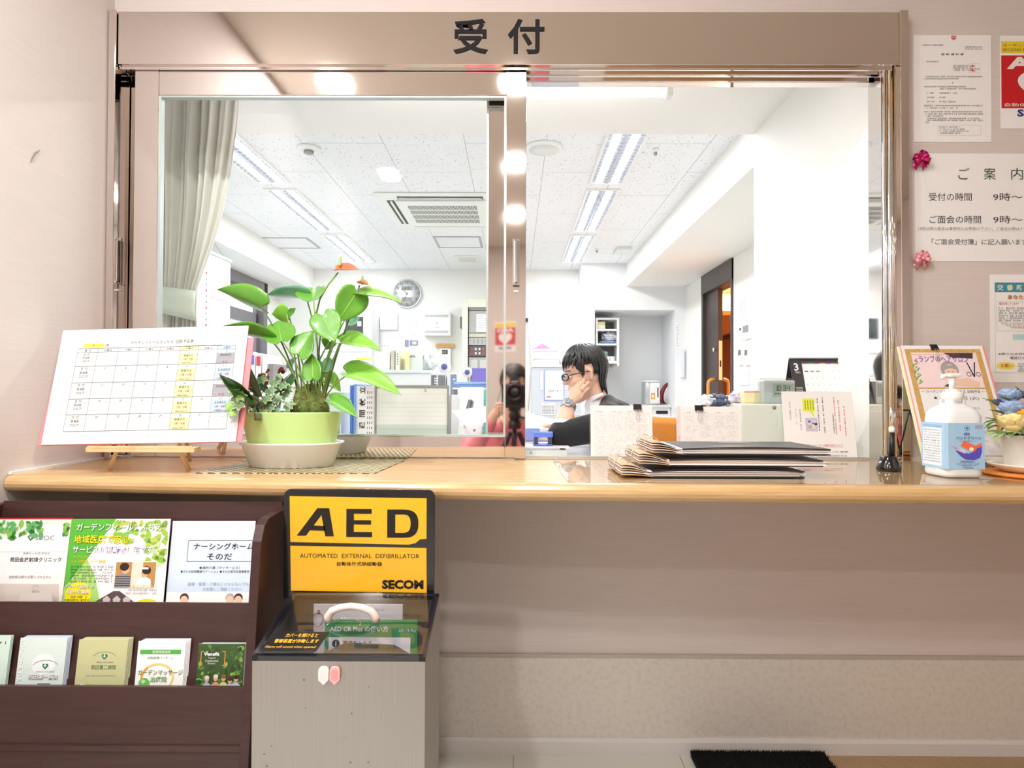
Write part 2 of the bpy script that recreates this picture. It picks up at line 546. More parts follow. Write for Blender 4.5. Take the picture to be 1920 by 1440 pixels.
# office walls
wallbox('wall_office_front', (-2.8, -1.216, 1.70, 1.80, -0.02, ZO), m=OWALL)
wallbox('wall_pillar', (1.062, 1.95, 1.80, 2.742, -0.02, 2.135), m=OWALL)
wallbox('wall_office_right', (1.84, 1.95, 2.742, 5.2, -0.02, 2.125), (1.84, 1.95, 6.05, 6.65, -0.02, 2.125), m=OWALL)
wallbox('wall_office_back', (-2.8, 0.72, 7.0, 7.1, -0.02, ZO), m=OWALL)
wallbox('wall_alcove', (0.72, 0.861, 6.65, 7.3, -.02, ZO), (1.72, 1.95, 6.65, 7.3, -.02, ZO), (0.861, 1.72, 6.65, 7.3, 1.872, ZO), (0.72, 1.95, 7.25, 7.35, -.02, ZO), m=mat('#eceef0', 0.7, 0, 'alcove_white'))
wallbox('wall_office_left', (-2.8, -2.7, 1.8, 4.0, -.02, 2.135), (-2.8, -2.7, 6.62, 7.0, -.02, 2.135), (-2.8, -2.7, 4.0, 6.62, -.02, 1.15), m=OWALL)
# the office window: dark aluminium frame, two casements
w2 = struct('window_2', (-2.72, 5.3, 1.15))
DARKAL = mat('#77737a', 0.4, 0.3, 'dark_aluminium')
mb = MB()
for (y0, y1, z0, z1, x0, x1) in ((4.0, 4.08, 1.15, 2.135, -2.78, -2.66), (6.53, 6.62, 1.15, 2.135, -2.78, -2.66), (4.0, 6.62, 2.03, 2.135, -2.78, -2.66), (4.0, 6.62, 1.15, 1.22, -2.78, -2.64)):
    mb.box(x0, x1, y0, y1, z0, z1, DARKAL, .004)
mb.build('window_frame', w2)
for (y0, y1) in ((4.09, 5.3), (5.31, 6.52)):
    mb = MB(); x0, x1 = -2.76, -2.72
    mb.box(x0, x1, y0, y0 + .05, 1.23, 2.02, DARKAL, .003); mb.box(x0, x1, y1 - .05, y1, 1.23, 2.02, DARKAL, .003)
    mb.box(x0, x1, y0, y1, 1.97, 2.02, DARKAL, .003); mb.box(x0, x1, y0, y1, 1.23, 1.28, DARKAL, .003); mb.box(x0, x1, y0, y1, 1.68, 1.80, DARKAL, .003)
    s_ = mb.build('sash', w2)
    mb = MB(); mb.box(-2.742, -2.738, y0 + .05, y1 - .05, 1.28, 1.97, GLASS); mb.build('glass_pane', s_)

# corridor beyond the sliding door
HALLW = mat('#ddb488', 0.7, 0, 'corridor_wall')
wallbox('wall_corridor', (4.05, 4.2, 4.3, 13.2, -.02, 2.5), (1.95, 4.2, 13.0, 13.2, -.02, 2.5), (1.95, 4.2, 4.3, 4.4, -.02, 2.5), (1.95, 2.05, 6.65, 13.2, -.02, 2.5), m=HALLW)
wallbox('ceiling_corridor', (1.95, 4.2, 4.3, 13.2, 2.45, 2.55), m=mat('#e9d2b0', 0.7, 0, 'corridor_ceiling'))
wallbox('trim_5', (1.95, 4.05, 9.0, 9.5, 2.18, 2.45), m=mat('#d9b27c', 0.7, 0, 'corridor_beam'))
DARKDOOR = mat('#7d573c', 0.4, 0, 'brown_door')
d2 = struct('door_2', (4.04, 11.85, 0))
mb = MB(); mb.box(4.0, 4.05, 11.3, 12.4, 0, 2.0, DARKDOOR, .004); mb.build('door_leaf', d2)
mb = MB(); mb.box(3.985, 4.05, 11.22, 11.3, 0, 2.08, BLACK); mb.box(3.985, 4.05, 12.4, 12.48, 0, 2.08, BLACK); mb.box(3.985, 4.05, 11.3, 12.4, 2.0, 2.08, BLACK); mb.build('door_frame', d2)
mb = MB(); mb.box(3.95, 4.0, 11.4, 11.47, .95, 1.2, BLACK, .005); mb.build('door_handle', d2)
tl = bpy.data.lights.new('corridor_light', 'AREA'); tl.shape = 'RECTANGLE'; tl.size = 0.6; tl.size_y = 3.0; tl.energy = W_HALL; tl.color = (1.0, 0.84, 0.66)
to = bpy.data.objects.new('corridor_light', tl); COL.objects.link(to); to.location = (3.0, 7.4, 2.44)

# the sliding door of the office
d1 = struct('door_1', (1.89, 5.62, 0))
DB = mat('#4a403e', 0.38, 0.0, 'dark_brown_steel')
mb = MB()
mb.box(1.825, 1.96, 6.005, 6.05, 0, 2.12, DB, .003); mb.box(1.825, 1.96, 5.20, 5.235, 0, 2.12, DB, .003); mb.box(1.822, 1.96, 5.20, 6.05, 1.94, 2.12, DB, .003)
mb.build('door_frame', d1)
mb = MB(); mb.box(1.86, 1.905, 5.66, 6.01, 0.005, 1.945, DB, .003); lf = mb.build('door_leaf', d1)
OAK = wood('honey_wood', '#c98a3f', '#dda050', (4, 4, 1), 0.4)
for sx in (-1, 1):
    x = 1.8825 + sx * .0225; xo = x + sx * .07
    mb = MB(); z0, z1 = .70, 1.105; y = 5.72
    mb.tube([(x, y, z1), (xo - sx * .03, y, z1), (xo - sx * .01, y, z1 - .01), (xo, y, z1 - .035), (xo, y, z0 + .035), (xo - sx * .01, y, z0 + .01), (xo - sx * .03, y, z0), (x, y, z0)], .016, OAK, 12)
    mb.build('door_handle', lf)
mb = MB(); mb.box(1.868, 1.898, 5.656, 5.661, 1.10, 1.46, CHROME); mb.box(1.876, 1.890, 5.655, 5.657, 1.22, 1.28, BLACK); mb.build('latch_plate', lf)
mb = MB(); mb.lathe([(.012, 0), (.012, .02), (.02, .022), (.02, .034), (.0, .036)], CHROME, 16, (1.86, 5.70, 1.38), ax='x'); mb.v = [Vector((2 * 1.86 - v.x, v.y, v.z)) for v in mb.v]; mb.build('lock_knob', lf)

# ---------------------------------------------------------------- counter
OAKTOP = wood('oak_counter', '#c09c6b', '#d0b082', (1.3, 16, 16), 0.26, 4.5)
mb = MB()
front = [(-1.114, 1.345, 1.79), (-0.5, 1.295, 1.79), (0.0, 1.25, 1.79), (0.6, 1.235, 1.79), (1.043, 1.232, 1.79), (1.044, 1.232, 1.699), (2.2, 1.225, 1.699)]
prof = [(0.0, -.0), (-.012, -.0005)]
rows = []
for X, Yf, Yb in front:
    row = [(X, Yb, ZC)]
    row.append((X, Yf + .022, ZC))
    for k in range(1, 9):
        a = PI * k / 8
        row.append((X, Yf + .022 - .020 * math.sin(a) - .002 * math.sin(a), ZC - .0185 + .0185 * math.cos(a)))
    row.append((X, Yb, ZC - .037))
    rows.append(row)
vs = [p for r in rows for p in r]; n = len(rows[0]); fs = []
for i in range(len(rows) - 1):
    for j in range(n - 1):
        fs.append((i * n + j, i * n + j + 1, (i + 1) * n + j + 1, (i + 1) * n + j))
    fs.append((i * n + n - 1, i * n, (i + 1) * n, (i + 1) * n + n - 1))
fs.append(tuple(range(n))); fs.append(tuple((len(rows) - 1) * n + j for j in range(n))[::-1])
mb.add(vs, fs, OAKTOP, False)
counter = tag(mb.build('reception_counter', loc=(0.4, 1.5, ZC - .037)), 'long honey oak reception counter with rounded front edge', 'counter')
mb = MB(); mb.box(-1.116, -1.109, 1.36, 1.69, ZC, ZC + .006, mat('#e4e4e2', 0.5, 0, 'white_caulk')); tag(mb.build('trim_6', loc=(0, 0, 0)), kind='structure')
mb = MB(); mb.box(1.064, 2.2, YW - .012, YW, ZC, ZC + .012, mat('#dfd6cc', 0.5)); tag(mb.build('trim_7', loc=(0, 0, 0)), kind='structure')

# ---------------------------------------------------------------- the reception window
w1 = struct('window_1', (0, 1.70, ZC))
mb = MB()
zt, zb = P(960, 22, 1.675).z, P(960, 121, 1.675).z
mb.box(-1.09, 1.044, 1.675, 1.80, zb, zt, STEEL, .0012)
# tracks under the header
for y in (1.683, 1.717, 1.752):
    mb.box(-1.09, 1.03, y, y + .005, zb - .010, zb, STEEL)
hd = mb.build('header', w1)
mb = MB(); pr = Print(mb, (0, 1.675, 0), (1, 0, 0), (0, 0, 1), (0, -1, 0), .002)
a = P(850, 101, 1.675); b = P(915, 36, 1.675); c = P(952, 101, 1.675); d = P(1021, 36, 1.675)
LET = mat('#141216', 0.6, 0, 'black_lettering', spec=.2)
for ch, q0, q1 in (('受', a, b), ('付', c, d)):
    vs_, fs_, tw, th = text_geo(ch, 0.02, 0.02)
    mb.add([(q0.x + v.x * (q1.x - q0.x) / tw, 1.6735 - v.z * .03, q0.z + v.y * (q1.z - q0.z) / th) for v in vs_], fs_, LET)
mb.build('lettering', hd)
mb = MB(); mb.box(-1.112, -1.092, 1.668, 1.80, ZC, zt + .002, STEEL, .0015); mb.build('frame_post', w1)
mb = MB(); mb.box(1.044, 1.066, 1.668, 1.80, ZC, zt + .002, STEEL, .0015); mb.box(1.030, 1.044, 1.735, 1.80, ZC, zb, STEEL, .001); mb.box(1.036, 1.044, 1.68, 1.735, ZC, zb, STEEL)
for (x, y) in ((1.027, 1.712), (1.031, 1.694)):
    mb.tube([(x, y, ZC), (x, y, zb)], .0065, CHROME, 14)
mb.build('frame_post', w1)
mb = MB(); mb.box(-1.09, 1.044, 1.80, 1.815, zb + .02, 2.135, STEEL); mb.build('inner_head', w1)
mb = MB(); mb.box(-1.09, -.0, 1.685, 1.79, ZC, ZC + .004, STEEL)
for y in (1.70, 1.745): mb.box(-1.09, 1.03, y, y + .006, ZC, ZC + .005, mat('#c9c7c2', .3, .6))
mb.build('sill_track', w1)

def sash(x0, x1, yc, wl, wr, ztop, zlow, top_t, low_t):
    mb = MB(); d = .013
    mb.box(x0, x0 + wl, yc - d, yc + d, zlow, ztop, STEEL, .0012)
    mb.box(x1 - wr, x1, yc - d, yc + d, zlow, ztop, STEEL, .0012)
    mb.box(x0 + wl, x1 - wr, yc - d + .001, yc + d - .001, ztop - top_t, ztop, STEEL, .0012)
    mb.box(x0 + wl, x1 - wr, yc - d + .001, yc + d - .001, zlow, zlow + low_t, STEEL, .0012)
    s = mb.build('sash', w1)
    mb = MB(); g = mat('#b9c6c4', .35, .2, 'glazing_bead'); e = .005
    for (a0, a1, c0, c1) in ((x0 + wl, x0 + wl + e, zlow + low_t, ztop - top_t), (x1 - wr - e, x1 - wr, zlow + low_t, ztop - top_t), (x0 + wl + e, x1 - wr - e, zlow + low_t, zlow + low_t + e), (x0 + wl + e, x1 - wr - e, ztop - top_t - e, ztop - top_t)):
        mb.box(a0, a1, yc - .009, yc + .009, c0, c1, g)
    mb.build('glazing_bead', s)
    mb = MB(); mb.box(x0 + wl + .001, x1 - wr - .001, yc - .0025, yc + .0025, zlow + low_t + .001, ztop - top_t - .001, GLASS); mb.build('glass_pane', s)
    return s
def pull(x, y, s):
    mb = MB(); z0, z1 = P(968, 532, y).z, P(968, 452, y).z
    mb.box(x - .009, x + .009, y - .003, y, z0 - .006, z1 + .006, CHROME, .001)
    mb.box(x - .006, x + .006, y - .014, y - .004, z0, z1, CHROME, .003)
    mb.box(x - .009, x + .009, y - .018, y - .003, z0 - .006, z0 - .003, CHROME)
    mb.build('handle', s)
    mb = MB(); z = z0 - .02; mb.box(x - .007, x + .006, y - .010, y, z - .004, z, WHITE); mb.build('lock', s)
xa = P(249, 500, 1.69).x; xb = P(294, 500, 1.69).x; xc = P(948, 500, 1.69).x; xd = P(986, 500, 1.69).x
sB = sash(xa, xd, 1.703, xb - xa, xd - xc, zb - .002, ZC + .006, .075, P(700, 818, 1.69).z - ZC - .006)
pull(P(968, 500, 1.69).x, 1.690, sB)
sA = sash(-1.09, P(948, 500, 1.735).x, 1.748, .052, P(948, 500, 1.735).x - P(915, 500, 1.735).x, zb - .002, ZC + .006, .05, .05)
pull(-1.064, 1.735, sA)

# ---------------------------------------------------------------- lobby downlights
def downlight(x, y, label, col=C_DOWN, e=W_DOWN):
    z = 2.42
    t = thing('downlight', label, 'downlight', (x, y, z - .012), 'downlights of the lobby')
    mb = MB(); mb.lathe([(.074, 0), (.082, -.004), (.086, -.002), (.086, .0)], WHITE, 32, (x, y, z)); mb.build('trim_ring', t)
    mb = MB(); mb.lathe([(.0, -.002), (.074, -.0015)], mat('#fff4e6', 0.5, 0, 'lit_lamp', emit=26.0, ecol=(1, .93, .85)), 24, (x, y, z)); mb.build('lamp', t)
    L = bpy.data.lights.new('downlight_light', 'AREA'); L.shape = 'DISK'; L.size = .13; L.energy = e; L.color = col
    o = bpy.data.objects.new('downlight_light', L); COL.objects.link(o); o.location = (0, 0, -.006); o.parent = t
WARM = (1.0, .925, .86)
for (x, y, lb) in ((-.83, .56, 'round white lobby ceiling downlight nearest the left wall and the window'), (0, .56, 'round white lobby ceiling downlight centred just in front of the window'),
                   (0, -.42, 'round white lobby ceiling downlight right above the tripod camera'), (0, -1.54, 'round white lobby ceiling downlight nearest the back wall'), (-.83, -.6, 'round white lobby ceiling downlight left of the photographer')):
    downlight(x, y, lb, C_DOWN if x < -.5 else WARM, W_DOWN * (1.25 if x < -.5 else 1.0))

# office light fixtures: recessed louvred troffers
LOUV = mat('#dfe3ec', 0.25, 0.6, 'louvre_aluminium')
TUBE = mat('#ffffff', 0.4, 0, 'lit_tube', emit=7.0, ecol=(.95, .97, 1.0))
def troffer(x0, x1, y0, y1, label):
    z = ZO; xc = (x0 + x1) / 2
    t = thing('ceiling_light', label, 'ceiling light', (xc, (y0 + y1) / 2, z - .012), 'louvred office ceiling lights')
    mb = MB()
    mb.box(x0 - .012, x0 + .006, y0, y1, z - .012, z, WHITE); mb.box(x1 - .006, x1 + .012, y0, y1, z - .012, z, WHITE)
    mb.box(x0 + .006, x1 - .006, y0, y0 + .02, z - .012, z, WHITE); mb.box(x0 + .006, x1 - .006, y1 - .02, y1, z - .012, z, WHITE)
    mb.box(x0 + .006, x1 - .006, y0 + .02, y1 - .02, z - .002, z, LOUV); mb.build('frame', t)
    for xx in (x0 + .055, x1 - .055):
        mb = MB(); mb.box(xx - .022, xx + .022, y0 + .03, y1 - .03, z - .0035, z - .002, TUBE); mb.build('tube', t)
    mb = MB(); n = 24
    for i in range(1, n):
        y = y0 + .02 + (y1 - y0 - .04) * i / n
        mb.box(x0 + .006, x1 - .006, y - .0015, y + .0015, z - .011, z - .003, LOUV)
    mb.box(xc - .004, xc + .004, y0 + .02, y1 - .02, z - .012, z - .003, LOUV); mb.build('louvre', t)
    L = bpy.data.lights.new('ceiling_light_light', 'AREA'); L.shape = 'RECTANGLE'; L.size = x1 - x0; L.size_y = y1 - y0; L.energy = W_TUBE; L.color = C_TUBE
    o = bpy.data.objects.new('ceiling_light_light', L); COL.objects.link(o); o.location = (0, 0, -.004); o.parent = t
pos = ('nearest the window', 'in the middle of its row', 'nearest the back wall')
for sx, (x0, x1, side) in enumerate(((-1.715, -1.505, 'left'), (.497, .707, 'right'))):
    for k, (y0, y1) in enumerate(((2.86, 4.085), (4.2, 5.31), (5.42, 6.57))):
        troffer(x0, x1, y0, y1, 'louvred ceiling light of the ' + side + ' row, ' + pos[k])
t = thing('strip_light', 'white tube light under the soffit just behind the window header', 'light', (-.04, 2.2, 2.05))
mb = MB(); mb.box(-.64, .56, 2.17, 2.23, 2.095, 2.135, WHITE, .004); mb.box(.535, .56, 2.18, 2.22, 2.04, 2.10, WHITE, .004); mb.box(-.64, -.615, 2.18, 2.22, 2.04, 2.10, WHITE, .004); mb.build('batten', t)
mb = MB(); mb.tube([(-.615, 2.2, 2.058), (.535, 2.2, 2.058)], .015, mat('#ffffff', .4, 0, 'lit_strip_tube', emit=14.0, ecol=(1, .99, .97)), 14); mb.build('tube', t)
L = bpy.data.lights.new('strip_light_light', 'AREA'); L.shape = 'RECTANGLE'; L.size = 1.1; L.size_y = .03; L.energy = W_STRIP; L.color = (1, .98, .95)
o = bpy.data.objects.new('strip_light_light', L); COL.objects.link(o); o.location = (0, 0, -.012); o.parent = t

# ================================================================ THINGS ON THE COUNTER
WOODL = wood('pale_pine', '#e0b884', '#efcfa0', (6, 6, 1.5), 0.5)
def z_at(Y): return ZC

# --- schedule sheet on a small wooden easel, pink folder behind it
def leaning(u0, u1, vb, vt, Yb, lean, dx=0):
    """bottom line from u0 to u1 at height vb and depth Yb; returns matrix, width, height"""
    p0 = P(u0, vb, Yb); p1 = P(u1, vb, Yb)
    return p0, p1

O = P(77, 834, 1.405); w = P(442, 828, 1.385) - O; Wd = w.length
tl_ = P(97, 620, 1.475)
M = frame_at(O, w, tl_ - O); Hh = (tl_ - O).dot(Vector((M[0][2], M[1][2], M[2][2])))
mb, pr = sheet_mb(Wd, Hh, PAPER, .0012)
mb.M = None
G1 = mat('#4b4b50', .6, 0, 'table_line'); YEL = mat('#f6ef4e', .6, 0, 'marker_yellow'); LYEL = mat('#fbfbb4', .6, 0, 'pale_yellow'); LBLU = mat('#c5dcf3', .6, 0, 'pale_blue'); MGR = mat('#a9a9b2', .6, 0, 'mid_grey_cell')
kx = Wd / 362.0; ky = Hh / 214.0
def sx(u): return (u - 79) * kx
def sy(v): return (833 - v) * ky
x0, x1 = sx(116), sx(421); y1, y0 = sy(656), sy(810)
cols = [116, 155, 195, 236, 276, 315, 350, 387, 421]
rowsv = [656, 690, 721, 751, 780, 810]
pr.rect(sx(126), sy(654), sx(166), sy(647), YEL); pr.text('3', sx(145), sy(653), 5 * ky, INK, al='c'); pr.text('月', sx(169), sy(654), 6 * ky, INK)
pr.text('ガーデンフィールズふちえ  回診予定表', sx(217), sy(650), 7 * ky, INK, w=122 * kx)
pr.text('※担当医の診察時刻等状況により時間が変更', sx(322), sy(657), 2.8 * ky, INK, w=72 * kx)
for i, c_ in enumerate((LYEL, None, LBLU)):
    if c_: pr.rect(sx(cols[5 + i]), sy(663), sx(cols[6 + i]), sy(656), c_)
for c_ in cols: pr.rect(sx(c_) - .0003, y0, sx(c_) + .0003, y1, G1, 2)
for k in range(6):
    pr.rect(x0, sy(rowsv[k]) - .0005, x1, sy(rowsv[k]) + .0004, G1, 2)
days = ['曜  日', '日曜日', '月曜日', '火曜日', '水曜日', '木曜日', '金曜日', '土曜日']
for i, d_ in enumerate(days): pr.text(d_, sx((cols[i] + cols[i + 1]) / 2), sy(662), 4.2 * ky, INK if i < 6 else G1, al='c', l=3)
pr.rect(x0, sy(663.5), x1, sy(663), G1, 2)
n_ = [['', '', '', '1', '2', '3', '4'], ['5', '6', '7', '8', '9', '10', '11'], ['12', '13', '14', '15', '16', '17', '18'], ['19', '20', '21', '22', '23', '24', '25'], ['26', '27', '28', '29', '30', '31', '']]
sat = [('荒木田先生', '', '休 診', MGR), ('五太田先生', '5階ー8階', '11時頃から', LBLU), ('玉木村先生', '', '休 診', MGR), ('玉木幹先生', '5階ー8階', '11時頃から', LBLU), None]
for k in range(5):
    v0 = rowsv[k] + (7.5 if k == 0 else 0); v1 = rowsv[k + 1]; st = (v1 - v0) / 4
    for j in range(4):
        vv = v0 + st * (j + 1)
        if j < 3: pr.rect(sx(155) if j != 0 else x0, sy(vv) - .0002, x1, sy(vv) + .0002, LGREY if j else MGR, 2)
    for j, tt in enumerate(('日  付', '担当医', 'フロア')): pr.text(tt, sx(135), sy(v0 + st * (j + .86)), st * .62 * ky, INK, al='c', l=3)
    for i in range(7): pr.text(n_[k][i], sx((cols[i + 1] + cols[i + 2]) / 2), sy(v0 + st * .85), st * .5 * ky, G1, al='c', l=3) if n_[k][i] else None
    pr.rect(sx(315) + .0003, sy(v1) + .0005, sx(350) - .0003, sy(v0 + st), LYEL, 1)
    for j, (tt, c_) in enumerate((('齋藤先生', INK), ('2階ー4階', RED), ('10時00分頃から', INK))): pr.text(tt, sx(332.5), sy(v0 + st * (j + 1.86)), st * (.62 if j < 2 else .45) * ky, c_, al='c', l=3)
    if sat[k]:
        pr.rect(sx(387) + .0003, sy(v1) + .0005, sx(421) - .0003, sy(v0 + st), sat[k][3], 1)
        for j, c_ in ((0, INK), (1, RED if sat[k][3] is LBLU else RED), (2, RED if sat[k][3] is MGR else INK)):
            if sat[k][j]: pr.text(sat[k][j], sx(404), sy(v0 + st * (j + 1.86)), st * .58 * ky, c_, al='c', l=3)
pr.text('1/1', sx(277), sy(826), 4 * ky, GREY, al='c')
mb.v = [M @ v for v in mb.v]
o = mb.build('schedule_sheet'); tag(o, 'laminated white monthly schedule table standing on the small wooden easel', 'notice')
nrm = (M.to_3x3() @ Vector((0, 1, 0)))
mb = MB(); mb.box(0, Wd, -.0022, -.0006, 0, Hh, PLASTIC); mb.v = [M @ v for v in mb.v]; mb.build('laminate', o)
# pink folder
mb = MB(M); pk = mat('#f0909a', .5, 0, 'pink_folder')
mb.prism([(-.013, -.002), (Wd + .012, 0.0), (Wd + .014, Hh * .9), (Wd * .5, Hh * .93), (.002, Hh * .95)], 'y', .004, .0075, pk, .001)
tag(mb.build('document_folder'), 'pink cardboard folder behind the schedule on the easel', 'folder')
# easel
pe = P(270, 838, 1.40)
t = thing('table_easel', 'small pale wooden easel carrying the laminated monthly schedule', 'easel', (pe.x, 1.42, ZC))
q0 = P(170, 834, 1.392); q1 = P(371, 832, 1.392)
zl = q0.z - .004
mb = MB(); mb.box(q0.x, q1.x, 1.375, 1.405, zl - .011, zl, WOODL, .001); mb.build('ledge', t)
for (ut, ub, vb_) in ((212, 196, 881), (332, 346, 877)):
    a_ = P(ut, 840, 1.408); b_ = P(ub, vb_, 1.41); b_.z = ZC + .004
    mb = MB(); mb.tube([Vector((b_.x, b_.y + .02, ZC + .002)), Vector((a_.x, a_.y + .012, zl - .012)), Vector((a_.x + (a_.x - b_.x) * 3.2, a_.y + .095, zl + .17))], .0058, WOODL, 4); mb.build('leg', t)
mb = MB(); mb.tube([Vector((pe.x, 1.60, ZC + .004)), Vector((pe.x, 1.52, ZC + .23))], .0055, WOODL, 4); mb.build('leg', t)
mb = MB(); mb.box(pe.x - .05, pe.x + .05, 1.494, 1.505, ZC + .165, ZC + .18, WOODL); mb.build('cross_bar', t)
mb = MB(); mb.box(q0.x + .004, q1.x - .004, 1.3745, 1.380, zl - .002, zl + .003, WOODL); mb.build('ledge_lip', t)

# --- woven mat
BAM = bpy.data.materials.new('woven_reed'); BAM.use_nodes = True
nt = BAM.node_tree; b_ = nt.nodes['Principled BSDF']; b_.inputs['Roughness'].default_value = .7
tc = nt.nodes.new('ShaderNodeTexCoord'); br = nt.nodes.new('ShaderNodeTexBrick'); br.offset = .5
br.inputs['Scale'].default_value = 1; br.inputs['Brick Width'].default_value = .014; br.inputs['Row Height'].default_value = .018; br.inputs['Mortar Size'].default_value = .0030
br.inputs['Color1'].default_value = lin('#d9cfa9'); br.inputs['Color2'].default_value = lin('#c8bb90'); br.inputs['Mortar'].default_value = lin('#5d543c')
mp = nt.nodes.new('ShaderNodeMapping'); mp.inputs['Rotation'].default_value = (0, 0, R(38))
nt.links.new(tc.outputs['Object'], mp.inputs[0]); nt.links.new(mp.outputs[0], br.inputs['Vector']); nt.links.new(br.outputs[0], b_.inputs['Base Color'])
mb = MB(); mb.prism([(-.715, 1.385), (-.315, 1.395), (-.295, 1.665), (-.70, 1.66)], 'z', ZC, ZC + .0022, BAM)
tag(mb.build('placemat'), 'woven reed placemat under the potted plant on the counter', 'placemat')

# --- planter: white oval outer dish, green ribbed pot, plants
PC = Vector((P(548, 800, 1.525).x, 1.525, ZC + .0024))
mb = MB()
mb.lathe([(.096, 0), (.100, .001), (.119, .052), (.1255, .056), (.1265, .060), (.121, .059), (.113, .046), (.098, .006), (.0, .006)], mat('#f4f3f1', .25, 0, 'glazed_white'), 56, PC, 1.0, .64, sq=2.25)
tag(mb.build('planter_dish', loc=PC), 'white oval dish under the green ribbed pot', 'dish')
pz = PC.z + .0064
pot = thing('potted_plant', 'mixed plant arrangement with tall green leaves in a lime green ribbed pot', 'potted plant', (PC.x, PC.y, pz))
GP = mat('#c4e695', .32, 0, 'lime_green_glaze', coat=.3)
pf = [(.085, 0.0), (.090, .002)]
for i in range(12):
    z = .008 + i * .0095; r = .095 + .0255 * (z / .122)
    pf += [(r, z), (r + .0021, z + .0047)]
pf += [(.1215, .124), (.1225, .127), (.119, .127), (.115, .112), (.0, .112)]
mb = MB(); mb.lathe(pf, GP, 64, (PC.x, PC.y, pz), 1.0, .62, sq=2.3); mb.build('pot', pot)
mb = MB(); mb.lathe([(.116, .113), (.10, .117), (.05, .121), (0, .120)], mat('#3a2c22', .95, 0, 'potting_soil', bump=.9, freq=160, bd=.004), 40, (PC.x, PC.y, pz), 1.0, .6, sq=2.3); mb.build('soil', pot)
mb = MB(); q = P(484, 783, 1.45); mb.grid(lambda a, b: (q.x + (a - .5) * .017, 1.525 - .0765 - .0012 + abs(a - .4) * .003, q.z + (b - .5) * .017 + .002), 4, 3, mat('#6d7c50', .6, 0, 'price_tag_green'), True, .0006); mb.build('pot_tag', pot)

LEAF = mat('#6cab3c', .34, 0, 'leaf_green', var='#5a9c32', freq=14, coat=.35, sss=.0)
LEAF2 = mat('#8cc84a', .36, 0, 'leaf_light_green', var='#78b840', freq=14, coat=.25)
LEAF3 = mat('#7fb79a', .3, 0, 'leaf_bluish_shine', var='#5fa07d', freq=14, coat=.4)  # bluish shine on some leaves, put into their colour
VEIN = mat('#9cc95c', .4, 0, 'leaf_vein')
STEM = mat('#86a852', .45, 0, 'leaf_stalk')
STEMD = mat('#5d7050', .45, 0, 'dark_stalk')
HEART = [(-.16, .42), (-.12, .62), (-.04, .82), (.08, .96), (.22, 1.0), (.38, .95), (.54, .82), (.68, .64), (.80, .44), (.90, .23), (.965, .08), (1.0, 0.0)]
def leaf(mb, base, tip, side, m, cup=.35, droop=.12, prof=HEART, cols=8, notch=True, vein=True, wav=.04, seed=1):
    base = Vector(base); tip = Vector(tip); ax = tip - base; L = ax.length; side = Vector(side); wS = side.length
    n = ax.cross(side).normalized()
    if n.z < 0: n = -n
    rd = random.Random(seed); ph = rd.uniform(0, 6)
    def pt(t, k, s):
        tt = t
        if notch and t < 0: tt = t * min(1, abs(s) * 1.35)
        off = cup * wS * (abs(s) ** 1.6) * k - droop * L * (max(tt, 0) ** 2) + wav * wS * math.sin(ph + t * 9 + s * 2) * abs(s)
        return base + ax * tt + side * (s * k) + n * off
    vs = []; fs = []; nc = cols + 1
    for t, k in prof:
        for j in range(nc):
            vs.append(pt(t, k, -1 + 2 * j / cols))
    for i in range(len(prof) - 1):
        for j in range(cols):
            fs.append((i * nc + j, i * nc + j + 1, (i + 1) * nc + j + 1, (i + 1) * nc + j))
    mb.solid(vs, fs, m, .0007, True)
    if vein:
        pp = [pt(t, .5, 0) + n * .0006 for t, k in prof if t >= 0]
        mb.tube([base] + pp, [.0011] + [.0010 * (1 - i / len(pp)) + .0002 for i in range(len(pp))], VEIN, 5)

def bend(p0, p1, sag=(0, 0, 0), n=7):
    p0 = Vector(p0); p1 = Vector(p1); s_ = Vector(sag)
    return [p0.lerp(p1, i / n) + s_ * (4 * (i / n) * (1 - i / n)) for i in range(n + 1)]

def PP(u, v, d): return P(u, v, 1.545 + d)
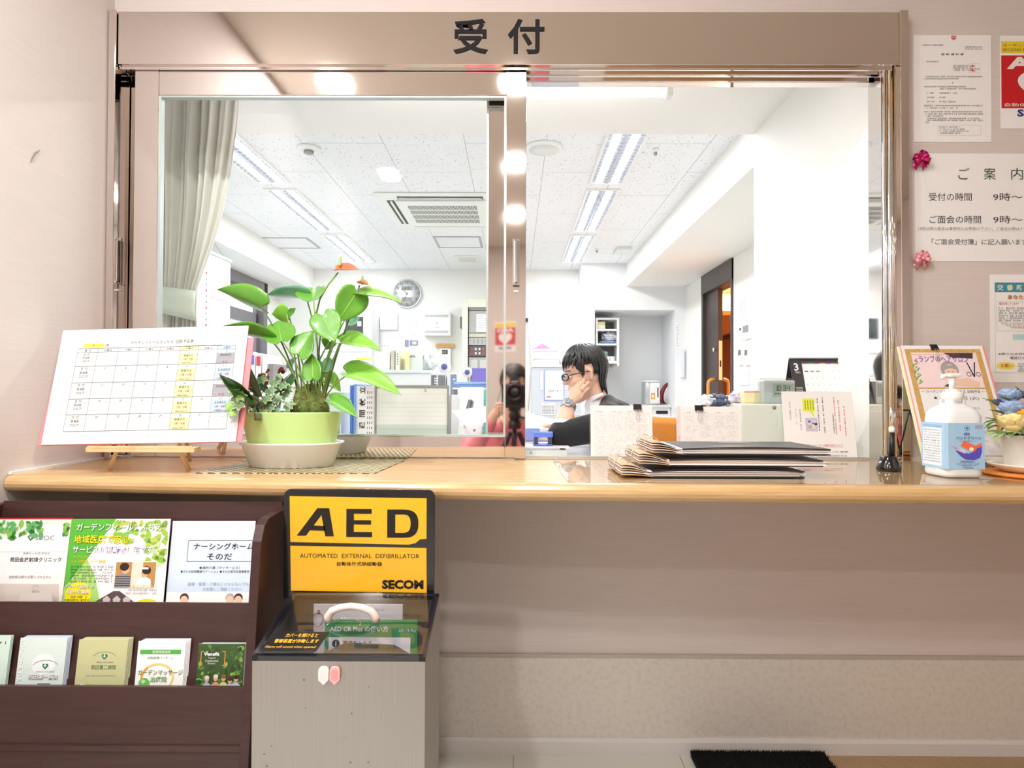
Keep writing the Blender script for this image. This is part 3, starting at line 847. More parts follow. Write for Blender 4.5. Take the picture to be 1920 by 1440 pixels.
# (base u, v, depth) (tip u, v, depth) half-width px, extra depth of the half-width, material, cup, droop
AN = [
 ((488, 574, .00), (414, 538, .03), 21, .030, LEAF, .5, .10, 'dark'),
 ((505, 634, -.03), (405, 608, -.05), 12, .040, LEAF, .3, .14, ''),
 ((528, 638, -.05), (519, 598, .02), 31, .000, LEAF, .25, .05, ''),
 ((537, 588, .04), (511, 588, .05), 17, .010, LEAF2, .2, .05, ''),
 ((541, 590, .06), (554, 577, .08), 8, .006, LEAF, .2, .05, ''),
 ((574, 556, .03), (500, 550, .05), 9, .035, LEAF3, .3, .05, 'b'),
 ((588, 562, -.02), (584, 534, .05), 31, .010, LEAF, .4, .10, ''),
 ((668, 550, -.03), (633, 603, -.06), 26, .020, LEAF, .15, .03, ''),
 ((606, 592, -.07), (627, 641, -.09), 27, .010, LEAF, .15, .03, ''),
 ((561, 663, -.06), (585, 620, -.03), 25, .010, LEAF, .2, .03, ''),
 ((672, 553, .00), (752, 553, -.02), 12, .040, LEAF2, .3, .18, ''),
 ((641, 642, -.02), (712, 646, -.05), 15, .035, LEAF2, .4, .16, ''),
 ((618, 640, .03), (612, 655, .05), 13, .010, LEAF, .3, .05, ''),
 ((587, 709, -.07), (585, 663, -.05), 20, .008, LEAF, .2, .03, ''),
 ((604, 678, -.02), (615, 698, -.02), 15, .010, LEAF3, .3, .1, ''),
 ((654, 702, -.03), (752, 727, -.07), 17, .040, LEAF2, .45, .14, ''),
 ((620, 752, -.05), (671, 777, -.08), 11, .030, LEAF, .4, .12, ''),
 ((607, 704, .02), (640, 732, .02), 12, .020, LEAF2, .3, .1, ''),
 ((655, 604, .04), (674, 596, .06), 15, .015, LEAF3, .3, .05, ''),
 ((543, 690, .03), (556, 670, .05), 10, .015, LEAF3, .3, .05, ''),
 ((566, 700, .05), (588, 712, .05), 10, .015, LEAF, .3, .05, ''),
]
clump = Vector((P(585, 770, 1.545).x, 1.54, pz + .115))
mbs = MB()
leaves = []
rd = random.Random(3)
for i, (b0, t0, hw, dd, m, cup, dr, _) in enumerate(AN):
    b = PP(*b0); tpt = PP(*t0)
    du = t0[0] - b0[0]; dv = t0[1] - b0[1]; L = math.hypot(du, dv) or 1
    sc = 1.545 / F
    side = Vector((-dv / L * hw * sc * -1, dd, -du / L * hw * sc * -1))
    side = Vector((dv / L * hw * sc, dd, du / L * hw * sc))
    mb = MB(); leaf(mb, b, tpt, side, m, cup, dr, seed=i)
    leaves.append(mb)
    foot = clump + Vector((rd.uniform(-.035, .035), rd.uniform(-.02, .02), 0))
    mid = Vector(((foot.x * .45 + b.x * .55) - foot.x * .0, (foot.y + b.y) / 2, 0))
    sag = Vector((-(b.x - foot.x) * .12, 0, .012))
    mbs.tube(bend(foot, b, sag), [.0026, .0024, .0022, .0021, .002, .002, .0019, .0018], STEM if i % 4 else STEMD, 7)
# flowers
fl = []
for (fb, ft, sp0, sp1, hw) in (((634, 507, 0), (673, 504, -.02), (637, 499, 0), (639, 481, .01), 9), ((674, 532, .01), (692, 534, .0), (679, 533, .01), (680, 517, .015), 4)):
    mb = MB(); b = PP(*fb); tpt = PP(*ft)
    leaf(mb, b, tpt, Vector((.002, .018, hw * 1.545 / F)), mat('#ee8a6a', .3, 0, 'coral_spathe', var='#e2704e', freq=30, coat=.3), .5, .05, vein=False, notch=False)
    s1 = MB(); s1.tube(bend(PP(*sp0), PP(*sp1)), [.0035, .0036, .0036, .0034, .0032, .003, .0026, .0015], mat('#a9bf6a', .6, 0, 'spadix_green', bump=.5, freq=900), 9)
    fl.append((mb, s1))
mbs.tube([PP(634, 511, 0), PP(616, 533, 0), PP(600, 560, 0), PP(590, 600, 0), PP(583, 660, 0), clump], .0022, STEM, 7)
mbs.tube([PP(674, 535, .01), PP(668, 560, 0), PP(650, 610, 0), PP(630, 670, 0), clump + Vector((.02, 0, 0))], .0022, STEMD, 7)
an = mbs.build('anthurium', pot)
for mb in leaves: mb.build('leaf', an)
for mb, s1 in fl: mb.build('flower', an); s1.build('spadix', an)

# broad dark leaves at the left
DK = mat('#2d6a34', .25, 0, 'dark_glossy_leaf', var='#1f5227', freq=20, coat=.5)
LANCE = [(0, .08), (.08, .35), (.2, .7), (.35, .95), (.5, 1.0), (.65, .9), (.8, .62), (.92, .28), (1, 0)]
mb = MB(); base = Vector((P(490, 770, 1.545).x, 1.54, pz + .115)); mb.ell(base + Vector((0, 0, .002)), (.012, .01, .010), DK); dk = mb.build('dark_leaf_plant', pot)
for (b0, t0, hw, dd) in (((478, 752, -.12), (415, 694, -.20), 14, .015), ((482, 740, -.03), (463, 672, -.03), 16, .015), ((470, 742, .03), (452, 690, .05), 12, .02), ((500, 740, .03), (545, 690, .05), 9, .03),
                         ((520, 735, .0), (548, 692, -.01), 12, .02), ((505, 738, .02), (492, 700, .05), 13, .02), ((476, 757, -.115), (430, 722, -.19), 11, .015), ((492, 745, -.05), (478, 690, -.06), 12, .02)):
    b = PP(*b0); tpt = PP(*t0); du = t0[0] - b0[0]; dv = t0[1] - b0[1]; L = math.hypot(du, dv); sc = 1.545 / F
    mb = MB(); leaf(mb, b, tpt, Vector((dv / L * hw * sc, dd, du / L * hw * sc)), DK, -.35, .12, LANCE, vein=False, notch=False, seed=int(b0[0]))
    mb.tube(bend(base, b), .0016, STEMD, 6); mb.build('leaf', dk)
# variegated ivy
IVG = mat('#6f9468', .4, 0, 'ivy_green', var='#5d855a', freq=60); IVC = mat('#c3d2a4', .45, 0, 'ivy_cream'); IVL = mat('#a5cf6c', .4, 0, 'ivy_lime')
STAR = [(0, 1.0), (22, .60), (50, .88), (78, .52), (112, .74), (150, .48), (180, .22), (210, .48), (248, .74), (282, .52), (310, .88), (338, .60)]
def ivy(mb, c, fw, up, size, lime, seed):
    c = Vector(c); fw = Vector(fw).normalized(); up = Vector(up); up = (up - fw * up.dot(fw)).normalized(); sd = fw.cross(up)
    rd = random.Random(seed)
    def pt(a, r, k): 
        x = math.sin(R(a)) * r * size; y = math.cos(R(a)) * r * size
        return c + sd * x + up * y + fw * (-.35 * abs(x) - .2 * y * y / size + rd.uniform(-.02, .02) * size) 
    vs = [c + fw * .0006] + [pt(a, r * .88, 1) for a, r in STAR] + [pt(a, r, 1) for a, r in STAR]; n = len(STAR)
    mb.add(vs, [(0, 1 + i, 1 + (i + 1) % n) for i in range(n)], IVL if lime else IVG, False)
    mb.add(vs, [(1 + i, 1 + n + i, 1 + n + (i + 1) % n, 1 + (i + 1) % n) for i in range(n)], IVC if not lime else IVG, False)
mb = MB(); rd = random.Random(11); iv = []
spots = [(490, 709), (521, 706), (477, 729), (505, 731), (436, 730), (443, 745), (449, 757), (438, 772), (476, 744), (498, 745), (518, 747), (486, 757), (505, 763), (530, 740), (538, 729), (536, 760), (520, 765), (510, 778), (470, 757), (447, 740), (512, 716), (528, 720), (541, 758), (495, 768), (480, 768), (458, 765), (468, 717), (500, 755), (432, 760)]
ib = Vector((P(498, 772, 1.545).x, 1.535, pz + .114))
for i, (u, v) in enumerate(spots):
    d = -.07 + rd.uniform(0, .05) - (.01 if v > 755 else 0)
    if u < 452: d = -.165
    c = PP(u, v, d); mb.tube(bend(ib + Vector((rd.uniform(-.04, .04), rd.uniform(-.03, .02), 0)), c, (0, 0, .02)), .0009, mat('#7a6a4a', .6, 0, 'ivy_vine'), 5)
    m2 = MB(); ivy(m2, c, (rd.uniform(-.5, .5), -1, rd.uniform(.1, 1.0)), (rd.uniform(-.9, .9), 0, -rd.uniform(.2, 1)), rd.uniform(.015, .022), u < 452 and rd.random() < .7, i); iv.append(m2)
io = mb.build('ivy', pot)
for m2 in iv: m2.build('leaf', io)
# the spiny cactus clump and its brown collar
CAC = mat('#6d7d3a', .8, 0, 'cactus_green', var='#4c6228', freq=70, bump=.9, bd=.006)
SPN = mat('#b9854a', .8, 0, 'cactus_spines'); SP2 = mat('#d6c48c', .8, 0, 'pale_spines')
mb = MB(); rd = random.Random(5); ms = MB()
for (u, v, r, d) in ((565, 752, .020, -.02), (590, 752, .022, -.03), (578, 738, .020, 0), (600, 760, .018, -.03), (556, 764, .016, -.035), (572, 766, .018, -.045), (592, 768, .017, -.045), (607, 768, .014, -.03), (588, 735, .015, .0), (563, 738, .013, 0)):
    c = PP(u, v, d); mb.ell(c, (r, r, r * 1.25), CAC, 18, 12)
    for k in range(34):
        a = rd.uniform(0, 6.28); z = rd.uniform(-.1, 1); q = math.sqrt(max(0, 1 - z * z)); dr = Vector((math.cos(a) * q, math.sin(a) * q, z))
        p0 = c + Vector((dr.x * r, dr.y * r, dr.z * r * 1.25))
        for e in range(3):
            dd_ = (dr + Vector((rd.uniform(-.5, .5), rd.uniform(-.5, .5), rd.uniform(-.5, .5)))).normalized()
            ms.tube([p0, p0 + dd_ * rd.uniform(.005, .010)], [.0005, .0001], SPN if rd.random() < .65 else SP2, 3)
co = mb.build('cactus', pot); so = ms.build('spines', co); so['kind'] = 'stuff'
mb = MB(); rd = random.Random(8)
for k in range(26):
    u, v = rd.choice([(497, 700), (527, 697), (530, 715), (500, 712), (533, 728)]); c = PP(u + rd.uniform(-6, 6), v + rd.uniform(-7, 7), rd.uniform(0, .03))
    mb.ell(c, (rd.uniform(.003, .006),) * 3, mat('#a4512c', .7, 0, 'russet_petal', var='#7c3a22', freq=80), 8, 6)
mb.tube(bend(ib + Vector((.03, .02, 0)), PP(530, 705, .02)), .0015, STEMD, 5); mb.tube(bend(ib + Vector((0, .02, 0)), PP(498, 705, .02)), .0015, STEMD, 5)
mb.build('russet_flower', pot)

# --- clear table mat on the right of the counter
mb = MB(); mb.prism([(P(1040, 865, 1.62).x * .98, 1.66), (1.02, 1.66), (1.32, 1.62), (1.32, 1.249), (.11, 1.257)], 'z', ZC + .0002, ZC + .0022, clear('mat_vinyl', (.97, .97, .97), .015, .07, 1.0)); mb.v = mb.v
tag(mb.build('desk_mat'), 'clear glossy plastic mat lying on the right half of the counter', 'desk mat')

# --- ring binders (document binders with kraft tabs)
KRAFT = mat('#cdaa86', .7, 0, 'kraft_paper'); BLKC = mat('#2d2e33', .38, 0, 'black_cover_board', bump=.05, freq=300)
def binder(x0, x1, y0, y1, z, rot, label, seed, dz=.0):
    rd = random.Random(seed); zb = z
    Mx = Matrix.Translation((x0, y0, zb)) @ Matrix.Rotation(R(rot), 4, 'Z')
    w = x1 - x0; h = y1 - y0
    t = thing('ring_binder', label, 'binder', Mx @ Vector((w / 2, h / 2, 0)), 'document binders stacked on the counter')
    mb = MB(Mx); mb.box(.055, w, 0, h, 0, .0025, BLKC, .0006); mb.build('back_cover', t)
    mb = MB(Mx)
    for k in range(7):                       # sheets of slightly different size
        zz = .0027 + k * .0016; e = rd.uniform(-.012, .010)
        mb.box(.05 + rd.uniform(-.004, .01), w + e, rd.uniform(.0, .006), h - rd.uniform(0, .01), zz, zz + .0014, PAPER if k not in (2, 5) else KRAFT)
    mb.build('pages', t)
    zt = .0142
    mb = MB(Mx)
    def cov(a, b):
        x = .06 + a * (w - .06) ; return Vector((x, b * h, zt + .004 * math.sin(a * PI) * (1 - b) + dz * (1 - a)))
    mb.grid(cov, 12, 4, BLKC, False, .0025); 
    pr = Print(mb, (0, 0, 0), (1, 0, 0), (0, 1, 0), (0, 0, 1))
    mb.box(.16, .27, h * .62, h * .635, zt + .0052, zt + .0056, LGREY); mb.box(.17, .24, h * .50, h * .515, zt + .0052, zt + .0056, LGREY)
    mb.build('front_cover', t)
    mb = MB(Mx)
    for k in range(5):
        zz = .002 + k * .0032
        mb.grid(lambda a, b, k=k, zz=zz: Vector((.064 - .07 * a - .004 * k * (1 - a), b * (h - .004 * k) + .002 * k, zz + (.004 + .002 * k) * math.sin(a * 1.9))), 5, 3, KRAFT if k % 2 == 0 else PAPER, True, .0008)
    mb.build('spine_tabs', t)
    for fy in (.28, .72):
        mb = MB(Mx); c = Vector((.004, h * fy, .0185))
        mb.tube([c + Vector((.017 * math.cos(a), .002 * math.sin(a), .017 * math.sin(a))) for a in [2 * PI * i / 20 for i in range(20)]], .0011, CHROME, 6, closed=True); mb.build('ring', t)
    return t
xl = P(1168, 890, 1.38).x
binder(xl - .005, xl + .385, 1.335, 1.53, ZC + .0026, 0.5, 'black ring binder at the bottom of the stack on the counter', 1)
binder(xl + .035, xl + .425, 1.345, 1.54, ZC + .0262, -1.0, 'black ring binder in the middle of the stack on the counter', 2)
binder(xl + .065, xl + .445, 1.350, 1.55, ZC + .0500, -.6, 'topmost black ring binder of the stack with two pale stripes on its cover', 3)

# --- pen stand
c = (P(1666, 870, 1.49).x, 1.49, ZC + .0024)
t = thing('pen_stand', 'black cone pen stand holding a black pen beside the right window post', 'pen stand', c)
mb = MB(); mb.lathe([(.026, 0), (.0275, .002), (.0268, .006), (.0185, .030), (.016, .033), (.009, .034), (.0, .034)], mat('#0d0d0f', .12, 0, 'gloss_black', coat=.5), 36, c); mb.build('base', t)
mb = MB(); c2 = Vector(c) + Vector((.008, 0, .022))
mb.tube([c2, c2 + Vector((.0, 0, .068))], .0062, BLACK, 14); mb.build('pen_grip', t)
mb = MB(); mb.tube([c2 + Vector((0, 0, .068)), c2 + Vector((0, 0, .080))], .0064, WHITE, 14); mb.build('pen_band', t)
mb = MB(); mb.tube([c2 + Vector((0, 0, .080)), c2 + Vector((0, 0, .114)), c2 + Vector((0, 0, .128))], [.0055, .0048, .002], CHROME, 14); mb.tube([c2 + Vector((.006, -.003, .085)), c2 + Vector((.006, -.003, .118))], .0012, CHROME, 6); mb.build('pen_tip', t)
mb = MB(); mb.tube([Vector(c) + Vector((.02, .01, .02)), Vector(c) + Vector((.045, .05, .008)), Vector(c) + Vector((.075, .12, .003)), Vector(c) + Vector((.12, .14, .003))], .0009, CHROME, 6); mb.build('chain', t)

# --- salon poster leaning in a wire stand
O = P(1738, 861, 1.54); ex = Vector((1, -.02, 0)); tl_ = P(1693, 648, 1.645); Mx = frame_at(O, ex, tl_ - O); Hh = (tl_ - O).length; Wd = .212
mb, pr = sheet_mb(Wd, Hh, GLOSSP, .0009)
TAN = mat('#d9b471', .5, 0, 'tan_damask', var='#c79c55', freq=120); PNK = mat('#f6dfe2', .5, 0, 'pale_pink_print'); PUR = mat('#7a4fb0', .5, 0, 'purple_print'); SKIN_P = mat('#eecbb5', .5, 0, 'printed_skin'); MAUVE = mat('#b06a9a', .5, 0, 'mauve_print'); GRNP = mat('#7cb05c', .5, 0, 'green_print'); DKB = mat('#4a3a3a', .5, 0, 'dark_brown_print'); HAIRG = mat('#a9a6a6', .5, 0, 'grey_hair_print')
pr.rect(.007, .008, Wd - .008, Hh - .010, TAN); X0 = .021; X1 = Wd - .022
pr.rect(X0, Hh * .615, X1, Hh - .020, PNK, 2); pr.rect(X0, .010, X1, Hh * .60, GLOSSP, 2)
pr.rect(.02, Hh - .0265, X1 - .045, Hh - .0255, mat('#e0963a', .5), 3)
pr.poly([(.105, Hh - .021), (X1 - .008, Hh - .021), (X1 - .012, Hh - .038), (.125, Hh - .034)], DKB, 3)
pr.disc(.111, Hh * .772, .023, .026, HAIRG, 3); pr.disc(.113, Hh * .748, .0165, .024, SKIN_P, 4); pr.poly([(.095, Hh * .775), (.113, Hh * .79), (.132, Hh * .775), (.128, Hh * .815), (.100, Hh * .815)], HAIRG, 5)
pr.rect(.103, Hh * .757, .109, Hh * .760, INK, 6); pr.rect(.115, Hh * .757, .121, Hh * .760, INK, 6); pr.arc(.112, Hh * .735, .005, .003, 200, 340, .0012, RED, 6)
pr.poly([(.10, Hh * .64), (.175, Hh * .62), (.18, Hh * .66), (.15, Hh * .70), (.125, Hh * .69)], SKIN_P, 4); pr.poly([(.086, Hh * .625), (.105, Hh * .62), (.118, Hh * .655), (.095, Hh * .645)], mat('#55555c', .5), 5)
for s_ in (-1, 1): 
    pr.poly([(.168, Hh * .71), (.171, Hh * .71), (.171 + s_ * .010, Hh * .845), (.168 + s_ * .010, Hh * .845)], INK, 5); pr.arc(.1695 - s_ * .012, Hh * .735, .006, .006, 0, 360, .0012, INK, 5)
pr.poly([(.025, Hh * .86), (.036, Hh * .885), (.030, Hh * .86), (.037, Hh * .845), (.026, Hh * .85)], MAUVE, 5)
pr.text('ランプのヘアサロン', .038, Hh * .845, .0185, PUR, w=.128, l=5, bold=.012)
rd = random.Random(4)
for k in range(16): pr.poly([(q[0] + .022 + .006 * math.sin(k * 1.3), q[1] + Hh * (.64 + k * .012)) for q in ((0, 0), (.006, .003), (.008, .008), (.002, .005))], GRNP, 4)
pr.text('～ ガーデンフィールズふちえ 訪問予定 ～', X0 + .004, Hh * .565, .0085, INK, w=X1 - X0 - .008, l=4)
pr.text('★  1 月 1 7 日 (火)', X0 + .03, Hh * .50, .012, INK, w=.115, l=4)
for k in range(5): pr.text('・ 予約制 担当 (火)', X0 + .03, Hh * (.42 - k * .07), .008, GREY, w=.11, l=4)
mb.v = [Mx @ v for v in mb.v]
o = mb.build('salon_poster'); tag(o, 'hair salon poster with purple title leaning in a wire stand behind the hand sanitiser', 'poster')
for k, (c_, dx, lb) in enumerate(((mat('#f29a96', .5), .006, 'coral coloured card sheet directly behind the hair salon poster'), (mat('#fbf7cf', .5), .003, 'cream card sheet behind the coral card of the hair salon poster'))):
    mb = MB(Mx); mb.box(-.008 + dx - .003 * k, Wd + dx, .0015 + k * .003, .0035 + k * .003, -.002, Hh - .001, c_); tag(mb.build('backing_card'), lb, 'card')
t = thing('wire_stand', 'black wire stand holding the hair salon poster', 'stand', (1.09, 1.56, ZC + .0024)); mb = MB()
for xx in (O.x + .02, O.x + .165):
    mb.tube([(xx, 1.475, ZC + .0045), (xx, 1.54, ZC + .0045), (xx, 1.64, ZC + .14)], .0022, BLACK, 8); mb.tube([(xx, 1.475, ZC + .0045), (xx, 1.482, ZC + .022), (xx, 1.525, ZC + .012)], .0022, CHROME, 8); mb.tube([(xx, 1.64, ZC + .14), (xx, 1.69, ZC + .0045)], .0022, BLACK, 8)
mb.tube([(O.x + .02, 1.64, ZC + .14), (O.x + .165, 1.64, ZC + .14)], .0022, BLACK, 8); mb.build('wire_frame', t)
def clip(Mx, x, z, label, w=.025, wires=True):
    p = Mx @ Vector((x, 0, z))
    t = thing('binder_clip', label, 'binder clip', p)
    mb = MB(Mx); mb.prism([(-.0065, z - .012), (.0075, z - .012), (.002, z + .004), (-.0015, z + .004)], 'x', x - w / 2, x + w / 2, BLACK); mb.build('spring', t)
    mb = MB(Mx); mb.tube([(x - w * .16, -.0072, z - .010), (x - w * .16, -.0075, z - .026), (x - w * .24, -.0076, z - .036), (x, -.0078, z - .042), (x + w * .24, -.0076, z - .036), (x + w * .16, -.0075, z - .026), (x + w * .16, -.0072, z - .010)], .0008, CHROME, 6); mb.build('wire_handle', t)
clip(Mx, .085, Hh - .001, 'black binder clip on the top edge of the hair salon poster', .018)

# --- hand sanitiser
cx = P(1851, 880, 1.347).x - .0445; cy = 1.39; z0 = ZC + .0026
t = thing('sanitiser_bottle', 'white pump bottle of hand sanitiser with a pale blue label', 'bottle', (cx, cy, z0))
BOT = mat('#e9eef0', .25, 0, 'milky_plastic', coat=.2, sss=.15)
mb = MB(); k = .059
mb.lathe([(.052, 0), (.0575, .003), (.059, .008), (.059, .112), (.0585, .128), (.054, .142), (.044, .151), (.029, .158), (.0275, .160), (.0275, .170), (.0, .170)], BOT, 48, (cx, cy, z0), .745, .70, sq=5.0); mb.build('bottle_body', t)
mb = MB(); mb.lathe([(.0215, .164), (.0215, .184), (.019, .187), (.0125, .188), (.0125, .194), (.0, .194)], WHITE, 32, (cx, cy, z0)); mb.build('cap', t)
mb = MB(); mb.tube([(cx, cy, z0 + .194), (cx, cy, z0 + .222)], .0062, WHITE, 16); mb.build('pump_stem', t)
mb = MB(); mb.box(cx - .012, cx + .0155, cy - .011, cy + .011, z0 + .220, z0 + .2285, WHITE, .0035); mb.tube([(cx - .008, cy, z0 + .2235), (cx - .020, cy, z0 + .2225), (cx - .0225, cy, z0 + .216)], .0048, WHITE, 12); mb.build('pump_head', t)
yl = cy - .059 * .70 - .0008
mb = MB(); LB = mat('#a5cdec', .3, 0, 'pale_blue_label', coat=.4); NV = mat('#2b3f92', .4, 0, 'navy_print'); xl_ = cx - .059 * .745 - .0008
mb.box(cx - .0385, cx + .0405, yl, yl + .0007, z0 + .019, z0 + .119, LB); mb.box(xl_, xl_ + .0007, cy - .038, cy + .036, z0 + .019, z0 + .119, LB); mb.prism([(xl_, cy - .038), (cx - .0385, yl), (cx - .0385, yl + .0007), (xl_ + .0007, cy - .0373)], 'z', z0 + .019, z0 + .119, LB)
ps = Print(mb, (xl_, cy + .036, z0), (0, -1, 0), (0, 0, 1), (-1, 0, 0)); ps.rect(.004, .024, .066, .110, mat('#e8f0f5', .3, 0, 'label_white'), 1); ps.rect(.004, .108, .066, .114, mat('#8fb4e0', .4), 2)
for k in range(13): ps.greek(.008, .101 - k * .0058, .062, .0024, NV if k % 4 == 0 else GREY, 3, k)
pr = Print(mb, (cx - .0165, yl, z0), (1, 0, 0), (0, 0, 1), (0, -1, 0))
pr.arc(.018, .108, .0055, .0055, 0, 360, .0008, NV, 2); pr.rect(.0155, .1072, .0205, .1088, NV, 2); pr.rect(.0172, .1055, .0188, .1105, NV, 2)
pr.frame(.036, .107, .051, .114, .0005, RED, 2); pr.text('医薬部外品', .0375, .1095, .0028, RED, w=.012)
pr.text('ARA', .011, .0925, .0065, NV, w=.0135, bold=.02); pr.text('ハンドクリーン', -.006, .083, .0075, NV, w=.055, bold=.012, l=4); pr.text('サラヤ 手指消毒用アルコール', .002, .0785, .003, NV, w=.036)
VIO = mat('#5a4fc0', .4, 0, 'violet_print'); ORP = mat('#f0704a', .4, 0, 'orange_print')
pr.poly([(-.008, .060), (.006, .056), (.022, .053), (.036, .059), (.041, .068), (.050, .070), (.050, .056), (.046, .044), (.034, .039), (.016, .040), (.006, .046)], VIO, 2)
pr.poly([(.004, .070), (.010, .080), (.024, .076), (.036, .070), (.046, .075), (.050, .077), (.047, .066), (.041, .066), (.034, .058), (.022, .060)], ORP, 3)
pr.disc(.027, .063, .005, .004, mat('#fdeee2', .4), 4)
for k in range(4): pr.poly([(-.008 - .003 * k, .062 + .003 * k), (-.006 - .003 * k, .064 + .003 * k), (.014, .054 + .002 * k), (.014, .0525 + .002 * k)], mat('#ddd8f4', .4, 0, 'finger_print'), 4)
pr.frame(.003, .0335, .034, .0375, .0004, NV, 2); pr.text('指定医薬部外品', .006, .0342, .0024, NV, w=.025)
pr.greek(-.005, .0295, .045, .0022, NV, 2, 5); pr.greek(0, .0262, .04, .0022, NV, 2, 6); pr.text('PHOENIX', .010, .0205, .0038, NV, w=.022)
mb.build('label', t)

# --- flower pot at the right edge
cx = P(1938, 880, 1.40).x; cy = 1.40
mb = MB(); mb.lathe([(.0, 0), (.094, .0), (.098, .003), (.094, .006), (.0, .006)], mat('#e08a3c', .9, 0, 'orange_weave', bump=.9, freq=200, bd=.004), 48, (cx, cy, ZC + .0024))
tag(mb.build('coaster'), 'round orange woven coaster under the white flower pot saucer', 'coaster')
mb = MB(); mb.lathe([(.052, 0), (.056, .001), (.084, .016), (.0865, .020), (.083, .020), (.056, .006), (0, .005)], mat('#efe9dc', .25, 0, 'cream_glaze'), 48, (cx, cy, ZC + .0086))
tag(mb.build('saucer'), 'cream round saucer on the orange woven coaster', 'saucer')
zf = ZC + .0138
t = thing('flower_pot', 'cream pot of blue and yellow artificial flowers at the right end of the counter', 'flower pot', (cx, cy, zf))
mb = MB(); mb.lathe([(.048, 0), (.050, .002), (.062, .070), (.0655, .074), (.0655, .080), (.060, .080), (.055, .066), (0, .066)], mat('#ebe8e0', .3, 0, 'ivory_glaze'), 48, (cx, cy, zf)); mb.build('pot', t)
FG = mat('#5c7d46', .5, 0, 'hydrangea_leaf', var='#466a38', freq=40); LG = mat('#b5cf82', .5, 0, 'pale_green_petal')
mb = MB(); rd = random.Random(2)
for k in range(46):
    a = rd.uniform(0, 6.28); r = rd.uniform(.02, .085); z = rd.uniform(.09, .20) - r * .3
    b = Vector((cx + r * .5 * math.cos(a), cy + r * .5 * math.sin(a), zf + z * .8)); e = Vector((cx + r * 1.05 * math.cos(a), cy + r * 1.05 * math.sin(a), zf + z)); sdv = (e - b).cross(Vector((0, 0, 1)))
    if sdv.length > 1e-6: leaf(mb, b, e, sdv.normalized() * .013, FG, .2, .2, LANCE, 4, False, False, seed=k)
mb.build('foliage', t)
mb = MB(); rd = random.Random(6)
for k in range(60):
    a = rd.uniform(0, 6.28); r = rd.uniform(.045, .092); z = .085 + rd.uniform(-.012, .028)
    b = Vector((cx + r * .75 * math.cos(a), cy + r * .75 * math.sin(a), zf + z)); e = b + Vector((math.cos(a) * .026, math.sin(a) * .026, rd.uniform(-.012, .008)))
    leaf(mb, b, e, (e - b).cross(Vector((0, 0, 1))).normalized() * .011, LG, .3, .25, LANCE, 4, False, False, seed=k)
mb.build('green_petals', t)
def bloom(c, r, m, n, seed, flat=.6):
    rd = random.Random(seed); mb = MB(); c = Vector(c)
    for k in range(n):
        f = (k + .5) / n; th = k * 2.399963; ph = math.acos(1 - 1.15 * f)
        d = Vector((math.sin(ph) * math.cos(th), math.sin(ph) * math.sin(th), math.cos(ph) * flat + .1)); tn = d.cross(Vector((.3, .2, 1))).normalized(); u_ = d.cross(tn).normalized()
        e = c + d * r * rd.uniform(.85, 1.05); b = c + d * r * .45 + u_ * r * .15
        leaf(mb, b, e + u_ * r * -.25, tn * r * rd.uniform(.28, .4), m, .35, -.15, LANCE, 4, False, False, seed=seed * 100 + k)
    mb.ell(c, (r * .55, r * .55, r * .4), m)
    return mb
BLU = mat('#a9bfe2', .6, 0, 'blue_petal', var='#8aa5d3', freq=50); YLW = mat('#f2e3a8', .6, 0, 'cream_yellow_petal', var='#e9d488', freq=40); GLD = mat('#edb92e', .6, 0, 'gold_petal', var='#e0a01e', freq=60); PPL = mat('#5a4aa0', .6, 0, 'violet_petal')
for (u, v, Y, r, m, n, nm) in ((1893, 747, 1.42, .030, BLU, 46, 'blue_flower'), (1900, 771, 1.38, .031, BLU, 46, 'blue_flower'), (1950, 752, 1.40, .030, BLU, 46, 'blue_flower'), (1876, 758, 1.47, .018, PPL, 24, 'violet_flower'), (1921, 742, 1.44, .016, PPL, 24, 'violet_flower'),
                               (1899, 797, 1.345, .034, YLW, 40, 'yellow_flower'), (1926, 782, 1.36, .026, GLD, 50, 'gold_flower'), (1950, 792, 1.34, .032, YLW, 40, 'yellow_flower')):
    bloom(P(u, v, Y), r, m, n, int(u)).build(nm, t)

# ================================================================ NOTICES ON THE RIGHT WALL
def wall_sheet(u0, v0, u1, v1, Y, name, label, m=PAPER, cat='notice', th=.0006):
    a = P(u0, v1, Y); b = P(u1, v0, Y); w = b.x - a.x; h = b.z - a.z
    mb = MB(); mb.box(a.x, b.x, Y, Y + th, a.z, b.z, m)
    pr = Print(mb, (a.x, Y, a.z), (1, 0, 0), (0, 0, 1), (0, -1, 0))
    return mb, pr, w, h
YS = YW - .0012
WP = mat('#efecec', .6, 0, 'notice_paper')
mb, pr, w, h = wall_sheet(1714, 66, 1858, 266, YS, '', ''); kx = w / 144; ky = h / 200
def nx(u): return (u - 1714) * kx
def ny(v): return (266 - v) * ky
pr.poly([(nx(1784), ny(67)), (nx(1793), ny(67)), (nx(1793), ny(73)), (nx(1788.5), ny(75.5)), (nx(1784), ny(73))], mat('#d8666c', .5)); pr.rect(nx(1785), ny(70.3), nx(1792), ny(69.5), WP, 2)
pr.text('第5第12号（広第5号機関）', nx(1731), ny(86), 2.6 * ky, INK, w=38 * kx); pr.text('18医療支第1842号', nx(1809), ny(89.5), 2.4 * ky, INK, w=32 * kx); pr.text('平成29年 2月21日', nx(1809), ny(93.5), 2.4 * ky, INK, w=32 * kx)
pr.text('更 新 通 知 書', nx(1765), ny(104), 4 * ky, INK, w=42 * kx); pr.text('株式会社苑田 様', nx(1737), ny(117), 2.6 * ky, INK, w=23 * kx)
for k, v in enumerate((125, 129, 133)): pr.greek(nx(1787), ny(v), nx(1820), 2.6 * ky, INK, 2, k)
